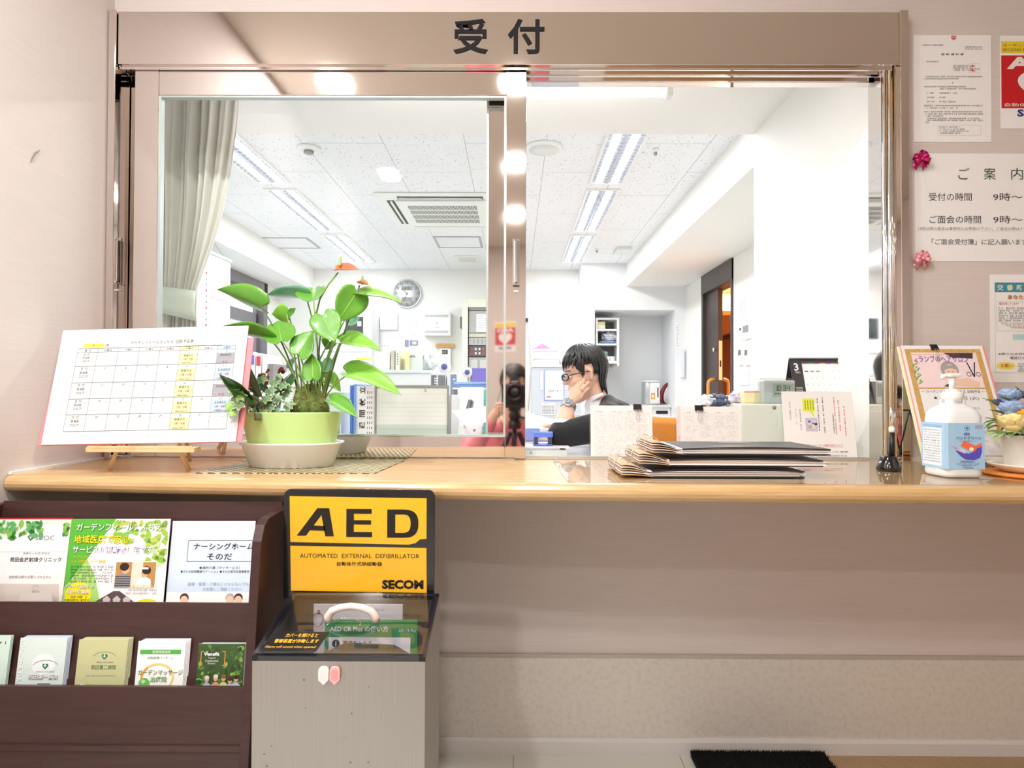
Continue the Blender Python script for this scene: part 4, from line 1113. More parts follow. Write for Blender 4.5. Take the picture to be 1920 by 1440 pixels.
pr.frame(nx(1818), ny(137), nx(1837), ny(119.5), .0006, mat('#e3a09c', .5)); pr.greek(nx(1819), ny(134), nx(1836), 12 * ky, mat('#e3a09c', .5), 2, 4); pr.greek(nx(1819), ny(131), nx(1836), 3 * ky, RED, 3, 9)
for k, (u, v, u2) in enumerate(((1736, 145, 1842), (1731, 149, 1797), (1785, 156.5, 1788), (1733, 164, 1810), (1762, 168, 1830), (1738, 176, 1752), (1761, 176, 1794), (1738, 184, 1752), (1761, 184, 1774), (1738, 192, 1752), (1761, 192, 1792), (1732, 199.5, 1842), (1735, 204, 1796), (1732, 211, 1842), (1735, 215, 1842), (1735, 219, 1769), (1738, 223.5, 1836), (1738, 227, 1842), (1735, 231, 1741))):
    pr.greek(nx(u), ny(v), nx(u2), 2.5 * ky, INK, 2, k)
pr.frame(nx(1758), ny(254), nx(1838), ny(234.5), .0004, GREY)
for k in range(4): pr.greek(nx(1761), ny(239.5 + k * 3.8), nx(1800 + 8 * (k % 3)), 2.3 * ky, INK, 2, k + 40)
tag(mb.build('official_notice'), 'white typed letter sheet with a red seal on the wall right of the window', 'notice')

mb, pr, w, h = wall_sheet(1876, 67, 2024, 241, YS, '', ''); kx = w / 148; ky = h / 174
def nx(u): return (u - 1876) * kx
def ny(v): return (241 - v) * ky
REDP = mat('#c8141e', .45, 0, 'sign_red'); pr.rect(nx(1878), ny(100), nx(2021), ny(78), mat('#efd22c', .45, 0, 'sign_yellow')); pr.rect(nx(1878), ny(203), nx(2021), ny(104), REDP)
pr.text('ガーデンフィールズふちえ', nx(1881), ny(88), 5.5 * ky, INK, w=110 * kx); pr.text('SECOND FLOOR', nx(1881), ny(96), 5.2 * ky, INK, w=66 * kx)
pr.text('AED', nx(1888), ny(130), 23 * ky, WP, w=122 * kx, bold=.04)
hp = []
for i in range(40):
    a = 2 * PI * i / 40; hp.append((nx(1950) + 2.6 * 16 * math.sin(a) ** 3 * kx, ny(160) + 2.1 * (13 * math.cos(a) - 5 * math.cos(2 * a) - 2 * math.cos(3 * a) - math.cos(4 * a)) * ky))
pr.poly(hp, WP, 2); pr.poly([(nx(1945), ny(142)), (nx(1958), ny(142)), (nx(1950), ny(158)), (nx(1959), ny(158)), (nx(1941), ny(186)), (nx(1947), ny(165)), (nx(1939), ny(165))], REDP, 4)
pr.text('自動体外式除細動器', nx(1884), ny(200), 6.5 * ky, WP, w=128 * kx); pr.text('SECOM', nx(1907), ny(219), 14 * ky, mat('#28337f', .5, 0, 'navy_logo'), w=84 * kx, bold=.045)
tag(mb.build('defibrillator_poster'), 'red and yellow defibrillator poster cut by the right edge of the photo', 'poster')

mb, pr, w, h = wall_sheet(1716, 288, 2000, 490, YS, '', ''); kx = w / 284; ky = h / 202
def nx(u): return (u - 1716) * kx
def ny(v): return (490 - v) * ky
DGR = mat('#2f4a3e', .5, 0, 'dark_green_ink'); DPU = mat('#3b2230', .5, 0, 'dark_plum_ink')
for ch, u0, u1 in (('ご', 1797, 1818), ('案', 1845, 1867), ('内', 1896, 1918)): pr.text(ch, nx(u0), ny(337), 22 * ky, DGR, w=(u1 - u0) * kx)
pr.text('受付の時間', nx(1742), ny(377), 15 * ky, INK, w=80 * kx); pr.text('9時～17時', nx(1862), ny(377), 15 * ky, DPU, w=100 * kx)
pr.text('ご面会の時間', nx(1743), ny(419), 14.5 * ky, INK, w=96 * kx); pr.text('9時～19時', nx(1862), ny(419), 14.5 * ky, DPU, w=100 * kx)
pr.text('19時以降の面会は事務所にお声掛け下さい。ご退出の際はナースコール', nx(1722), ny(432), 6 * ky, GREY, w=232 * kx); pr.rect(0, ny(433.3), w, ny(433), LGREY, 1)
pr.text('「ご面会受付簿」に記入願います', nx(1747), ny(459), 11 * ky, INK, w=178 * kx)
tag(mb.build('visiting_hours_notice'), 'large white visiting hours notice with ribbon bows on its left corners', 'notice')

mb, pr, w, h = wall_sheet(1857, 515, 2010, 717, YS, '', '', ); kx = w / 153; ky = h / 202
def nx(u): return (u - 1857) * kx
def ny(v): return (717 - v) * ky
TEAL = mat('#3f8fb0', .5, 0, 'teal_print'); GBX = mat('#a9c48c', .5)
pr.rect(nx(1866), ny(548), nx(2004), ny(530), TEAL); pr.frame(nx(1866), ny(699), nx(2004), ny(530), .0005, GREY, 2)
for i, ch in enumerate('交番新聞'): pr.text(ch, nx(1870 + i * 18), ny(545), 11 * ky, mat('#f2efb0', .5, 0, 'pale_title_yellow'), w=12 * kx, l=3, bold=.02)
pr.text('あなたも気をつけて', nx(1890), ny(562), 9 * ky, mat('#b8752a', .5, 0, 'ochre_title'), w=90 * kx, l=3, bold=.03)
pr.frame(nx(1869), ny(621), nx(2000), ny(566), .0007, GBX, 2); pr.text('最近多発しています!!', nx(1874), ny(572), 4.5 * ky, RED, w=36 * kx)
for k in range(6): pr.greek(nx(1873), ny(580 + k * 4.6), nx(1990), 3.4 * ky, INK, 2, k)
for k in range(3): pr.greek(nx(1878 + k * 9), ny(608 + k * 4), nx(1985), 3 * ky, RED if k == 2 else GREY, 2, 20 + k)
pr.rect(nx(1899), ny(637), nx(2000), ny(627), mat('#b8dbe0', .5)); 
pr.text('※振り込め詐欺防止ステッカー', nx(1872), ny(666), 4.5 * ky, INK, w=110 * kx); pr.text('電話だけど', nx(1894), ny(674), 5.5 * ky, INK, w=34 * kx)
pr.disc(nx(1886), ny(686), 18 * kx, 7 * ky, mat('#f0e468', .5)); pr.text('お願い', nx(1876), ny(689), 7 * ky, RED, w=22 * kx, l=3)
for k in range(4): pr.greek(nx(1908), ny(684 + k * 4.2), nx(1995), 3 * ky, INK, 2, 60 + k)
tag(mb.build('neighbourhood_newsletter'), 'newsletter sheet with a teal title band on the wall behind the flower pot', 'notice')

def bow(u, v, m, label):
    c = P(u, v, YS - .012); t = thing('ribbon_bow', label, 'bow', c); rd = random.Random(u * 7 + v)
    k = 16 * 1.7 / F
    for i, a in enumerate((35, 75, 120, 160, 200, -20)):
        mb = MB(); dx, dz = math.cos(R(a)), math.sin(R(a)); Lp = k * rd.uniform(.75, 1.0); wd = .0075
        def lp(s_, b, dx=dx, dz=dz, Lp=Lp):
            th = PI * s_; r = Lp * math.sin(th); off = .009 * math.sin(2 * th) 
            return c + Vector((dx * r - dz * (b - .5) * wd * 2 * (.4 + .6 * math.sin(th)), -off - .002 * b - .003, dz * r + dx * (b - .5) * wd * 2 * (.4 + .6 * math.sin(th))))
        mb.grid(lp, 12, 2, m, True, .0004); mb.build('loop', t)
    for a in (232, 305):
        mb = MB(); dx, dz = math.cos(R(a)), math.sin(R(a)); Lp = k * 1.1
        mb.grid(lambda s_, b, dx=dx, dz=dz, Lp=Lp: c + Vector((dx * Lp * s_ - dz * (b - .5) * .012 * (.4 + s_), -.004 * math.sin(s_ * 5), dz * Lp * s_ * (1 - .15 * abs(b - .5) * -2 * s_) + dx * (b - .5) * .012 * (.4 + s_))), 6, 2, m, True, .0004); mb.build('tail', t)
    mb = MB(); mb.ell(c + Vector((0, -.008, 0)), (.0055, .005, .0055), m, 10, 8); mb.build('knot', t)
bow(1726, 299, mat('#c41f6e', .22, .35, 'magenta_satin'), 'magenta ribbon bow on the upper left corner of the visiting hours notice')
bow(1728, 485, mat('#f2a2ae', .25, .2, 'pale_pink_satin'), 'pale pink ribbon bow on the lower left corner of the visiting hours notice')

# ================================================================ BROCHURE RACK
RK = wood('dark_mahogany', '#392221', '#432927', (1.5, 20, 20), .38)
xR = -.485
t = thing('brochure_rack', 'dark mahogany brochure rack standing under the left end of the counter', 'brochure rack', (-.78, 1.2, 0))
side = [(1.345, 0.0), (1.085, 0.0), (1.115, .3), (1.165, .70), (1.180, .728), (1.20, .738), (1.345, .742)]
for x in (xR, -1.10):
    mb = MB(); mb.prism(side, 'x', x - .009, x + .009, RK, .0015); mb.build('side_panel', t)
x0, x1 = -1.091, xR - .009
def slab(ya, za, yb, zb_, th):
    d = Vector((0, yb - ya, zb_ - za)).normalized(); n = Vector((0, -d.z, d.y)) * th
    if n.y < 0: n = -n
    return [(ya, za), (yb, zb_), (yb + n.y, zb_ + n.z), (ya + n.y, za + n.z)]
mb = MB(); mb.prism(slab(1.272, .46, 1.318, .748, .012), 'x', x0, x1, RK, .001); mb.build('back_board', t)
mb = MB(); mb.prism(slab(1.175, .37, 1.232, .563, .010), 'x', x0, x1, RK, .001); mb.build('tier_front', t)
mb = MB(); mb.prism(slab(1.10, .02, 1.138, .440, .010), 'x', x0, x1, RK, .001); mb.build('tier_front', t)
mb = MB(); mb.box(x0, x1, 1.215, 1.282, .455, .465, RK); mb.build('shelf', t)
mb = MB(); mb.box(x0, x1, 1.125, 1.20, .33, .34, RK); mb.build('shelf', t)

def leaflet(u0, u1, vt, Yt, lean, h, name, label, m, draw=None, w=None, back=0.0, group=None, zb=None, thick=.001):
    """sheet leaning in the rack: top edge seen between u0 and u1 at height vt and depth Yt"""
    a = P(u0, vt, Yt); b = P(u1, vt, Yt); w = w or (b.x - a.x); ex = (b - a)
    up = Vector((0, math.sin(R(lean)), math.cos(R(lean))))
    O = a - up * h + Vector((0, back, 0)); Mx = frame_at(O, ex, up)
    mb, pr = sheet_mb(w, h, m, thick)
    if draw: draw(pr, w, h)
    mb.v = [Mx @ v for v in mb.v]
    o = mb.build(name); return tag(o, label, 'brochure', group)
LEAN = 9
GRN = mat('#3f8f3f', .45, 0, 'leaf_print_green'); GR2 = mat('#86bf52', .45, 0, 'mid_print_green'); GR3 = mat('#c7e29a', .45, 0, 'pale_print_green'); TW = mat('#fbfbfb', .35, 0, 'coated_white', coat=.3); DKT = mat('#2d2f33', .5, 0, 'dark_print'); YY = mat('#f2e51e', .45, 0, 'bright_yellow_print'); ORG = mat('#ecb41c', .45)
def blob_leaves(pr, pts, ms, seed, l=2, s=.008):
    rd = random.Random(seed)
    for i, (x, y) in enumerate(pts):
        a = rd.uniform(0, 6.28); c, sn = math.cos(a), math.sin(a); k = s * rd.uniform(.6, 1.3)
        x = min(max(x, k), pr.W - k); y = min(max(y, k), pr.H - k)
        pr.poly([(x + (px * c - py * sn) * k, y + (px * sn + py * c) * k) for px, py in ((-1, 0), (-.5, .5), (.2, .55), (1, 0), (.2, -.55), (-.5, -.5))], ms[i % len(ms)], l + (i % 3))
def heart(pr, cx, cy, r, m, l=3, cross=True):
    pr.poly([(cx + r / 16 * 16 * math.sin(a) ** 3, cy + r / 16 * (13 * math.cos(a) - 5 * math.cos(2 * a) - 2 * math.cos(3 * a) - math.cos(4 * a))) for a in [2 * PI * i / 30 for i in range(30)]], m, l)
    if cross: pr.rect(cx - r * .55, cy + r * .02, cx + r * .55, cy + r * .26, TW, l + 1); pr.rect(cx - r * .12, cy - r * .4, cx + r * .12, cy + r * .68, TW, l + 1)
def d_sroc(pr, w, h):
    rd = random.Random(1)
    pr.poly([(0, h * .72), (w * .35, h * .93), (w, h * .96), (w, h), (0, h)], mat('#e3f1dd', .45), 1)
    blob_leaves(pr, [(w * (.03 + .62 * rd.random() ** 1.3), h - .003 - .035 * rd.random()) for _ in range(46)], (GRN, GR2, mat('#5fae6a', .45)), 2, 3, .008)
    blob_leaves(pr, [(w * (.92 + .08 * rd.random()), h - .004 - .03 * rd.random()) for _ in range(12)], (GRN, GR2), 3, 3, .007)
    heart(pr, w * .52, h - .037, .0068, mat('#1f7a44', .45)); pr.text('SROC', w * .58, h - .042, .0095, GREY, w=.040, l=6)
    pr.text('医療法人社団 苑田会', w * .45, h - .071, .0045, GREY, w=.056, l=3); pr.text('苑田会放射線クリニック', w * .295, h - .086, .0095, INK, w=.107, l=3, bold=.01); pr.rect(w * .17, h - .066, w, h - .0655, LGREY, 2)
    pr.text('放射線治療を必要とされる方に', w * .31, h - .119, .0060, GREY, w=.088, l=3)
def d_green(pr, w, h):
    pr.poly([(0, h), (0, h * .35), (w * .20, h * .62), (w * .45, h)], mat('#58b436', .45), 1); pr.poly([(0, h * .35), (0, 0), (w * .45, 0), (w * .3, h * .45), (w * .2, h * .62)], mat('#a8d878', .45), 1)
    rd = random.Random(5)
    blob_leaves(pr, [(w * (.45 + .55 * rd.random()), h - .003 - .045 * rd.random() ** 1.4) for _ in range(50)] + [(w * (.78 + .22 * rd.random()), h - .04 - .05 * rd.random()) for _ in range(22)], (mat('#9cc24a', .45), GR3, mat('#b9c85a', .45), GR2), 6, 2, .009)
    pr.text('ガーデンフィールズふちえ', w * .06, h - .024, .0150, TW, w=w * .86, l=7, bold=.008); pr.text('ガーデンフィールズふちえ', w * .065, h - .0245, .0150, GRN, w=w * .86, l=6, bold=.025)
    pr.text('地域医療で安心', w * .05, h - .049, .0165, YY, w=w * .56, l=8, bold=.012); pr.text('地域医療で安心', w * .05, h - .049, .0165, mat('#3f7a2a', .45), w=w * .56, l=7, bold=.032); pr.text('な', w * .63, h - .047, .012, TW, l=8)
    pr.text('サービス付高齢者住宅です。', w * .05, h - .069, .0150, TW, w=w * .83, l=8, bold=.010); pr.text('サービス付高齢者住宅です。', w * .05, h - .069, .0150, mat('#6b4fa8', .45), w=w * .83, l=7, bold=.032)
    pr.text('ガーデンフィールズ', w * .06, h - .079, .0055, ORG, w=w * .22, l=6); pr.text('シリーズ初のクリニック併設型', w * .05, h - .089, .0065, ORG, w=w * .34, l=6, bold=.015)
    for k in range(6): pr.greek(w * .05, h - .098 - k * .0058, w * .48, .0036, DKT, 5, k)
    # a photo: two people talking
    x0, y0, x1, y1 = w * .50, h - .137, w * .90, h - .087
    pr.rect(x0 - .002, y0 - .002, x1 + .002, y1 + .002, TW, 4); pr.rect(x0, y0, x1, y1, mat('#b98a4e', .45), 5); pr.rect(x0 + w * .16, y0, x0 + w * .27, y1, mat('#e6dccb', .45), 6)
    SKN = mat('#d9ab88', .5, 0, 'printed_face'); HRP = mat('#2b211d', .5, 0, 'printed_hair')
    pr.poly([(x0, y0), (x0 + .034, y0), (x0 + .032, y0 + .022), (x0 + .020, y0 + .030), (x0 + .006, y0 + .024)], mat('#8b8d93', .5), 7); pr.disc(x0 + .021, y0 + .036, .008, .010, SKN, 8); pr.disc(x0 + .018, y0 + .041, .0095, .008, HRP, 9)
    for k in range(5): pr.rect(x0 + .001, y0 + .003 + k * .0045, x0 + .032, y0 + .0045 + k * .0045, DKT, 8)
    pr.poly([(x0 + .042, y0), (x0 + .076, y0), (x0 + .074, y0 + .016), (x0 + .062, y0 + .022), (x0 + .048, y0 + .016)], mat('#ecebf0', .5), 7); pr.disc(x0 + .061, y0 + .029, .0075, .009, SKN, 8); pr.disc(x0 + .064, y0 + .034, .009, .008, HRP, 9); pr.rect(x0 + .054, y0 + .036, x0 + .068, y0 + .040, TW, 10)
    pr.text('安心の介護サポート', w * .68, h - .137, .0050, YY, w=w * .25, l=8, bold=.02)
    for k in range(2): pr.greek(w * .62, h - .144 - k * .006, w * .93, .0034, GREY, 5, 30 + k)
    pr.disc(w * .15, h - .152, .027, .026, YY, 3); pr.text('グループ病院との', w * .01, h - .139, .0080, TW, w=w * .29, l=8, bold=.008); pr.text('グループ病院との', w * .01, h - .139, .0080, mat('#3a4a8a', .45), w=w * .29, l=7, bold=.032)
    pr.text('強力な連携', w * .05, h - .150, .0080, TW, w=w * .21, l=8, bold=.008); pr.text('強力な連携', w * .05, h - .150, .0080, mat('#3a4a8a', .45), w=w * .21, l=7, bold=.032)
    pr.greek(w * .08, h - .157, w * .24, .0036, DKT, 7, 51); pr.greek(w * .02, h - .163, w * .26, .0036, DKT, 7, 52)
    RF = mat('#5a4a4c', .5, 0, 'printed_roof'); pr.poly([(w * .31, h - .167), (w * .50, h - .144), (w * .56, h - .144), (w * .76, h - .172), (w * .70, h - .178), (w * .31, h - .176)], RF, 5)
    for k in range(3): pr.poly([(w * (.40 + .1 * k), h - .160), (w * (.44 + .1 * k), h - .153), (w * (.48 + .1 * k), h - .160), (w * (.47 + .1 * k), h - .166), (w * (.41 + .1 * k), h - .166)], mat('#cfc6c4', .5), 6)
    pr.disc(w * .84, h - .176, .026, .017, YY, 3)
def d_nurs(pr, w, h):
    BL = mat('#d3e3f7', .45, 0, 'sky_print'); pr.rect(.001, .0, w - .001, h - .013, BL); pr.frame(w * .21, h - .082, w + .0, h - .039, .0009, INK, 2)
    pr.text('ナーシングホーム', w * .28, h - .058, .0135, INK, w=w * .72, l=4, bold=.01); pr.text('そのだ', w * .45, h - .0785, .0130, INK, w=w * .30, l=4, bold=.01); pr.text('ナーシングホーム', w * .28, h - .0600, .0015, LGREY, w=w * .72, l=3)
    pr.text('●通所介護（デイサービス）', w * .37, h - .097, .0055, INK, w=w * .48, l=4); pr.text('●そのだ訪問看護ステーション ●そのだ居宅支援事業所', w * .15, h - .1045, .0052, INK, w=w * .82, l=4)
    B2 = mat('#8fb0cc', .5); pr.text('医療・看護・介護のことならなんでも。', w * .25, h - .130, .0068, B2, w=w * .74, l=4); pr.text('お気軽にご相談ください', w * .43, h - .140, .0068, B2, w=w * .46, l=4)
    pr.rect(.001, 0, w - .001, h - .143, TW, 2)
    for k, c_ in enumerate(('#4a2f26', '#b5b2b0', '#4a2f26')): x = w * (.22 + .33 * k if k < 2 else .86); pr.disc(x if k != 1 else w * .76, h - .154, .009, .009, mat(c_, .5), 4); pr.disc(x if k != 1 else w * .76, h - .158, .0075, .008, mat('#f0cdb2', .5), 5)
Yt = 1.296
leaflet(-14, 135, 974, Yt, LEAN, .205, 'brochure', 'white clinic brochure with leafy branches along its top, leftmost in the rack', TW, d_sroc)
leaflet(-20, 135, 971.5, Yt, LEAN, .203, 'brochure', 'red edged brochure hidden behind the leafy clinic brochure', mat('#a8252d', .4), None, back=.004)
leaflet(136, 321, 973, Yt - .008, LEAN, .213, 'brochure', 'green housing flyer with yellow headline and a photo of two people', TW, d_green)
leaflet(325, 480, 977, Yt, LEAN, .213, 'brochure', 'pale blue nursing home flyer at the right end of the upper rack tier', TW, d_nurs)
# clear pocket with a round tag under the leftmost brochure
a = P(-14, 1086, 1.268); b = P(118, 1121, 1.25)
mb = MB(); mb.box(a.x, b.x, 1.236, 1.239, b.z - .02, a.z, clear('pocket', (.9, .86, .82), .06, .06, .7)); pr = Print(mb, (0, 1.2358, 0), (1, 0, 0), (0, 0, 1), (0, -1, 0))
c0 = P(68, 1118, 1.237); pr.poly([(c0.x + .034 * math.cos(R(a_)), c0.z - .012 + .038 * math.sin(R(a_)) * .95) for a_ in range(0, 181, 9)], mat('#cfc8c4', .4, 0, 'frosted_tag'), 1); pr.text('SEDIA', c0.x - .008, c0.z + .008, .0035, GREY, w=.016)
pr.arc(c0.x, c0.z + .017, .006, .005, 0, 360, .0006, GREY, 2)
tag(mb.build('clear_pocket'), 'clear plastic pocket with a frosted round tag under the leafy clinic brochure', 'pocket')

def d_one(pr, w, h):
    pr.rect(0, 0, w, h, mat('#d6e6e3', .45), 1); pr.poly([(0, h * .0), (w, h * .0), (w, h * .45), (0, h * .3)], mat('#b7d98a', .45), 2); pr.poly([(w * .1, 0), (w * .75, 0), (w * .55, h * .4), (w * .3, h * .42)], mat('#8fc456', .45), 3)
    pr.disc(w * .55, h * .75, w * .25, h * .10, mat('#eaf2f4', .45), 2); pr.text('SONODA DAIICHI', w * .02, h * .99, .0085, TW, w=.105, l=6, rot=-90)
    pr.arc(w * .60, h - .054, .026, .014, 20, 160, .0006, INK, 5); heart(pr, w * .60, h - .051, .0058, mat('#1f7a44', .45), 5); pr.text('医療法人社団 苑田会', w * .42, h - .062, .0025, GREY, w=.036, l=5)
    pr.text('苑田第一病院', w * .28, h - .0745, .0095, TW, w=.056, l=7, bold=.012); pr.text('苑田第一病院', w * .275, h - .0752, .0095, DKT, w=.057, l=6, bold=.03); pr.rect(w * .48, h - .0835, w * .75, h - .082, DKT, 6)
def d_two(pr, w, h):
    pr.rect(0, 0, w, h, mat('#c5c797', .45, 0, 'khaki_print'), 1); pr.arc(w * .55, h - .034, .023, .012, 20, 160, .0006, mat('#4d6a52', .5), 3); heart(pr, w * .55, h - .031, .0058, mat('#1f7a44', .45), 3)
    pr.text('医療法人社団 苑田会', w * .40, h - .0425, .0028, GREY, w=.032, l=3); pr.text('苑田第二病院', w * .30, h - .0545, .0085, mat('#3f6a4a', .5), w=.048, l=3); pr.text('URL  http://www.sonodadai2.or.jp', w * .22, h - .067, .0028, GREY, w=.056, l=3)
    pr.poly([(w * .04, h - .090), (w * .30, h - .090), (w * .30, h - .083), (w * .12, h - .080)], TW, 3); pr.poly([(w * .25, h - .078), (w * .5, h - .088), (w * .25, h - .09)], mat('#a3cf62', .5), 4)
def d_mas(pr, w, h):
    pr.rect(.005, h - .024, w - .008, h - .0155, mat('#56ad4a', .45)); pr.text('医療保険適用', w * .32, h - .0225, .0055, TW, w=.034, l=3); pr.text('訪問(医療)マッサージ', w * .22, h - .0335, .0055, mat('#5a7a52', .5), w=.050, l=3)
    pr.arc(w * .46, h - .066, .032, .026, -60, 190, .0035, mat('#e8d27a', .5), 2, 30); pr.arc(w * .46, h - .066, .032, .026, 130, 250, .004, mat('#e8a83a', .5), 3, 20)
    pr.text('ガーデンマッサージ', w * .05, h - .0615, .0100, mat('#4f7f36', .5), w=.086, l=5, bold=.01); pr.text('治療院', w * .32, h - .0740, .0100, mat('#4f9a2e', .5), w=.032, l=5, bold=.01); pr.disc(w * .20, h - .076, .0105, .0095, mat('#6cbf5e', .4), 4); pr.disc(w * .18, h - .073, .004, .0035, mat('#bfe6b0', .4), 5)
def d_ben(pr, w, h):
    pr.rect(0, 0, w, h, mat('#39562c', .45), 1); rd = random.Random(4)
    blob_leaves(pr, [(w * rd.random(), h * (.42 + .56 * rd.random())) for _ in range(110)], (mat('#5d8a3c', .45), mat('#8db455', .45), mat('#2f4a26', .45), mat('#40632f', .45)), 9, 2, .006)
    pr.rect(0, 0, w, h * .22, mat('#55603a', .45), 4)
    for x0, s_ in ((.006, 1), (.052, -1)): pr.rect(x0, h - .040, x0 + .0018, h - .013, mat('#e2902c', .45), 6); pr.rect(min(x0, x0 + s_ * .005), h - .0145, max(x0 + .0018, x0 + s_ * .005), h - .013, mat('#e2902c', .45), 6); pr.rect(min(x0, x0 + s_ * .005), h - .040, max(x0 + .0018, x0 + s_ * .005), h - .0385, mat('#e2902c', .45), 6)
    pr.text('Venefit', .012, h - .0215, .0065, TW, w=.030, l=7, bold=.03)
    for k, tt in enumerate(('Targeted', 'Customized', 'Distinary')): pr.text(tt, .028, h - .0275 - k * .005, .0036, TW, l=7, al='c')
    for k, (x, c1, c2, r) in enumerate(((.24, '#d6d5d2', '#a9b4d6', .95), (.43, '#dcd6cf', '#d9938c', 1.05), (.60, '#8a5a35', '#c8cf94', 1.05), (.74, '#4a3426', '#b7b0d0', .85), (.87, '#3a2a22', '#b9bfe0', 1.0))):
        y = h - .082; pr.poly([(w * x - .010, y - .012), (w * x + .010, y - .012), (w * x + .008, y + .008 * r), (w * x + .003, y + .013 * r), (w * x - .003, y + .013 * r), (w * x - .008, y + .008 * r)], mat(c2, .5), 8 + k); pr.disc(w * x, y + .019 * r, .0042, .0052, mat('#d9a985', .5), 9 + k); pr.disc(w * x, y + .0225 * r, .0046, .0038, mat(c1, .5), 10 + k); pr.poly([(w * x - .014, y - .016), (w * x + .006, y - .016), (w * x + .004, y - .004), (w * x - .006, y - .004)], mat('#7a6a62', .5), 12 + k)
def d_left(pr, w, h):
    pr.rect(0, 0, w, h, mat('#cfe6dd', .45), 1); pr.poly([(0, h * .1), (w, h * .25), (w, h * .5), (0, h * .6)], mat('#e9efe6', .45), 2); pr.disc(w * .85, h * .42, .014, .010, mat('#54405a', .5), 3); pr.greek(w * .55, h - .014, w - .008, .005, INK, 3, 3)
Y2 = 1.196
def stack(u0, u1, vt, h, n, draw, m, nm, lab, lab2):
    for k in range(n - 1, 0, -1):
        leaflet(u0 + 3 + 2.3 * k, u1 + 2.3 * k, vt - 1.2 * k, Y2 + .0022 * k, LEAN, h, 'brochure', lab2, m, None, group=lab2)
    leaflet(u0, u1, vt, Y2, LEAN, h, 'brochure', lab, TW, draw)
stack(-76, 22, 1193, .19, 3, d_left, mat('#bfe2d3', .45), '', 'mint brochure cut by the left edge in the lower rack tier', 'mint copies behind the brochure at the left edge')
stack(40, 128, 1196, .19, 5, d_one, mat('#cfdceb', .45), '', 'pale blue green hospital brochure with white vertical lettering', 'pale blue copies behind the hospital brochure with vertical lettering')
stack(150, 242, 1199, .19, 5, d_two, mat('#cfd1a6', .45), '', 'khaki green hospital brochure in the lower rack tier', 'khaki copies behind the khaki hospital brochure')
stack(261, 350, 1202, .19, 5, d_mas, TW, '', 'white massage clinic brochure with a green bar and ball', 'white copies behind the massage clinic brochure')
stack(374, 461, 1207, .19, 3, d_ben, mat('#bfd3d6', .45), '', 'dark green brochure with five seated people at the right of the lower tier', 'pale edged copies behind the brochure with five seated people')

# ================================================================ DEFIBRILLATOR CABINET
Yb, Yf = 1.24, 1.04
xa, xb = P(473, 1240, Yf).x, P(797, 1242, Yf).x
zf = P(640, 1240, Yf).z; zk = P(680, 1118, Yb - .005).z
t = thing('defibrillator_stand', 'grey steel stand with a clear sloping lid and a black and yellow AED sign', 'defibrillator stand', ((xa + xb) / 2, 1.14, 0))
mb = MB()
th = .002
mb.box(xa, xb, Yf, Yf + th, .012, zf, STEEL_S); mb.box(xa, xb, Yb - th, Yb, .012, zk, STEEL_S)
for x in (xa, xb - th): mb.prism([(Yf + th, .012), (Yb - th, .012), (Yb - th, zk), (Yf + th, zf)], 'x', x, x + th, STEEL_S)
mb.box(xa + th, xb - th, Yf + th, Yb - th, .30, .302, mat('#4d4a48', .6, 0, 'cabinet_inside')); mb.box(xa - .002, xb + .002, Yf - .002, Yb, 0, .012, BLACK); mb.build('cabinet_body', t)
def lidpt(x, f, up=0.0):
    y = Yf + (Yb - .012 - Yf) * f; z = zf + (zk - zf) * f
    n = Vector((0, -(zk - zf), Yb - .012 - Yf)).normalized()
    return Vector((x, y, z)) + n * up
# lid frame and clear cover
mb = MB()
def bar(x0, x1, f0, f1, u0, u1, m):
    vs = [lidpt(x, f, u) for u in (u0, u1) for f in (f0, f1) for x in (x0, x1)]
    mb.add(vs, [(0, 1, 3, 2)[::-1], (4, 5, 7, 6), (0, 1, 5, 4), (2, 3, 7, 6)[::-1], (0, 2, 6, 4)[::-1], (1, 3, 7, 5)], m)
LF = mat('#1b1c24', .25, 0, 'lid_frame_black', coat=.4); 
bar(xa - .001, xa + .010, 0, 1, 0, .009, LF); bar(xb - .010, xb + .001, 0, 1, 0, .009, LF); bar(xa, xb, 0, .045, 0, .009, LF); bar(xa, xb, .955, 1, 0, .009, LF); mb.build('lid_frame', t)
mb = MB(); bar(xa + .004, xb - .004, .02, .98, .010, .013, clear('smoked_lid', (.90, .90, .94), .02, .06, .8)); bar(xa + .004, xb - .004, .02, .03, .0095, .016, PLASTIC); lid = mb.build('lid_cover', t)
mb = MB(); O = lidpt(xa + .008, .03, .0138); ex = Vector((1, 0, 0)); ey = (lidpt(0, 1) - lidpt(0, 0)).normalized(); pr = Print(mb, O, ex, ey)
mb.add([pr.p(0, 0, 0), pr.p(.098, 0, 0), pr.p(.105, .055, 0), pr.p(.012, .055, 0)], [(0, 1, 2, 3)], mat('#15161c', .4))
mb2 = mb; YA = mat('#f2c03a', .5, 0, 'amber_print')
pr.text('カバーを開けると', .032, .038, .011, YA, w=.056, bold=.01, l=3); pr.text('警報装置が作動します', .018, .022, .011, YA, w=.076, bold=.01, l=3); pr.text('Alarm will sound when opened', .008, .007, .008, YA, w=.086, l=3); mb.build('warning_label', lid)
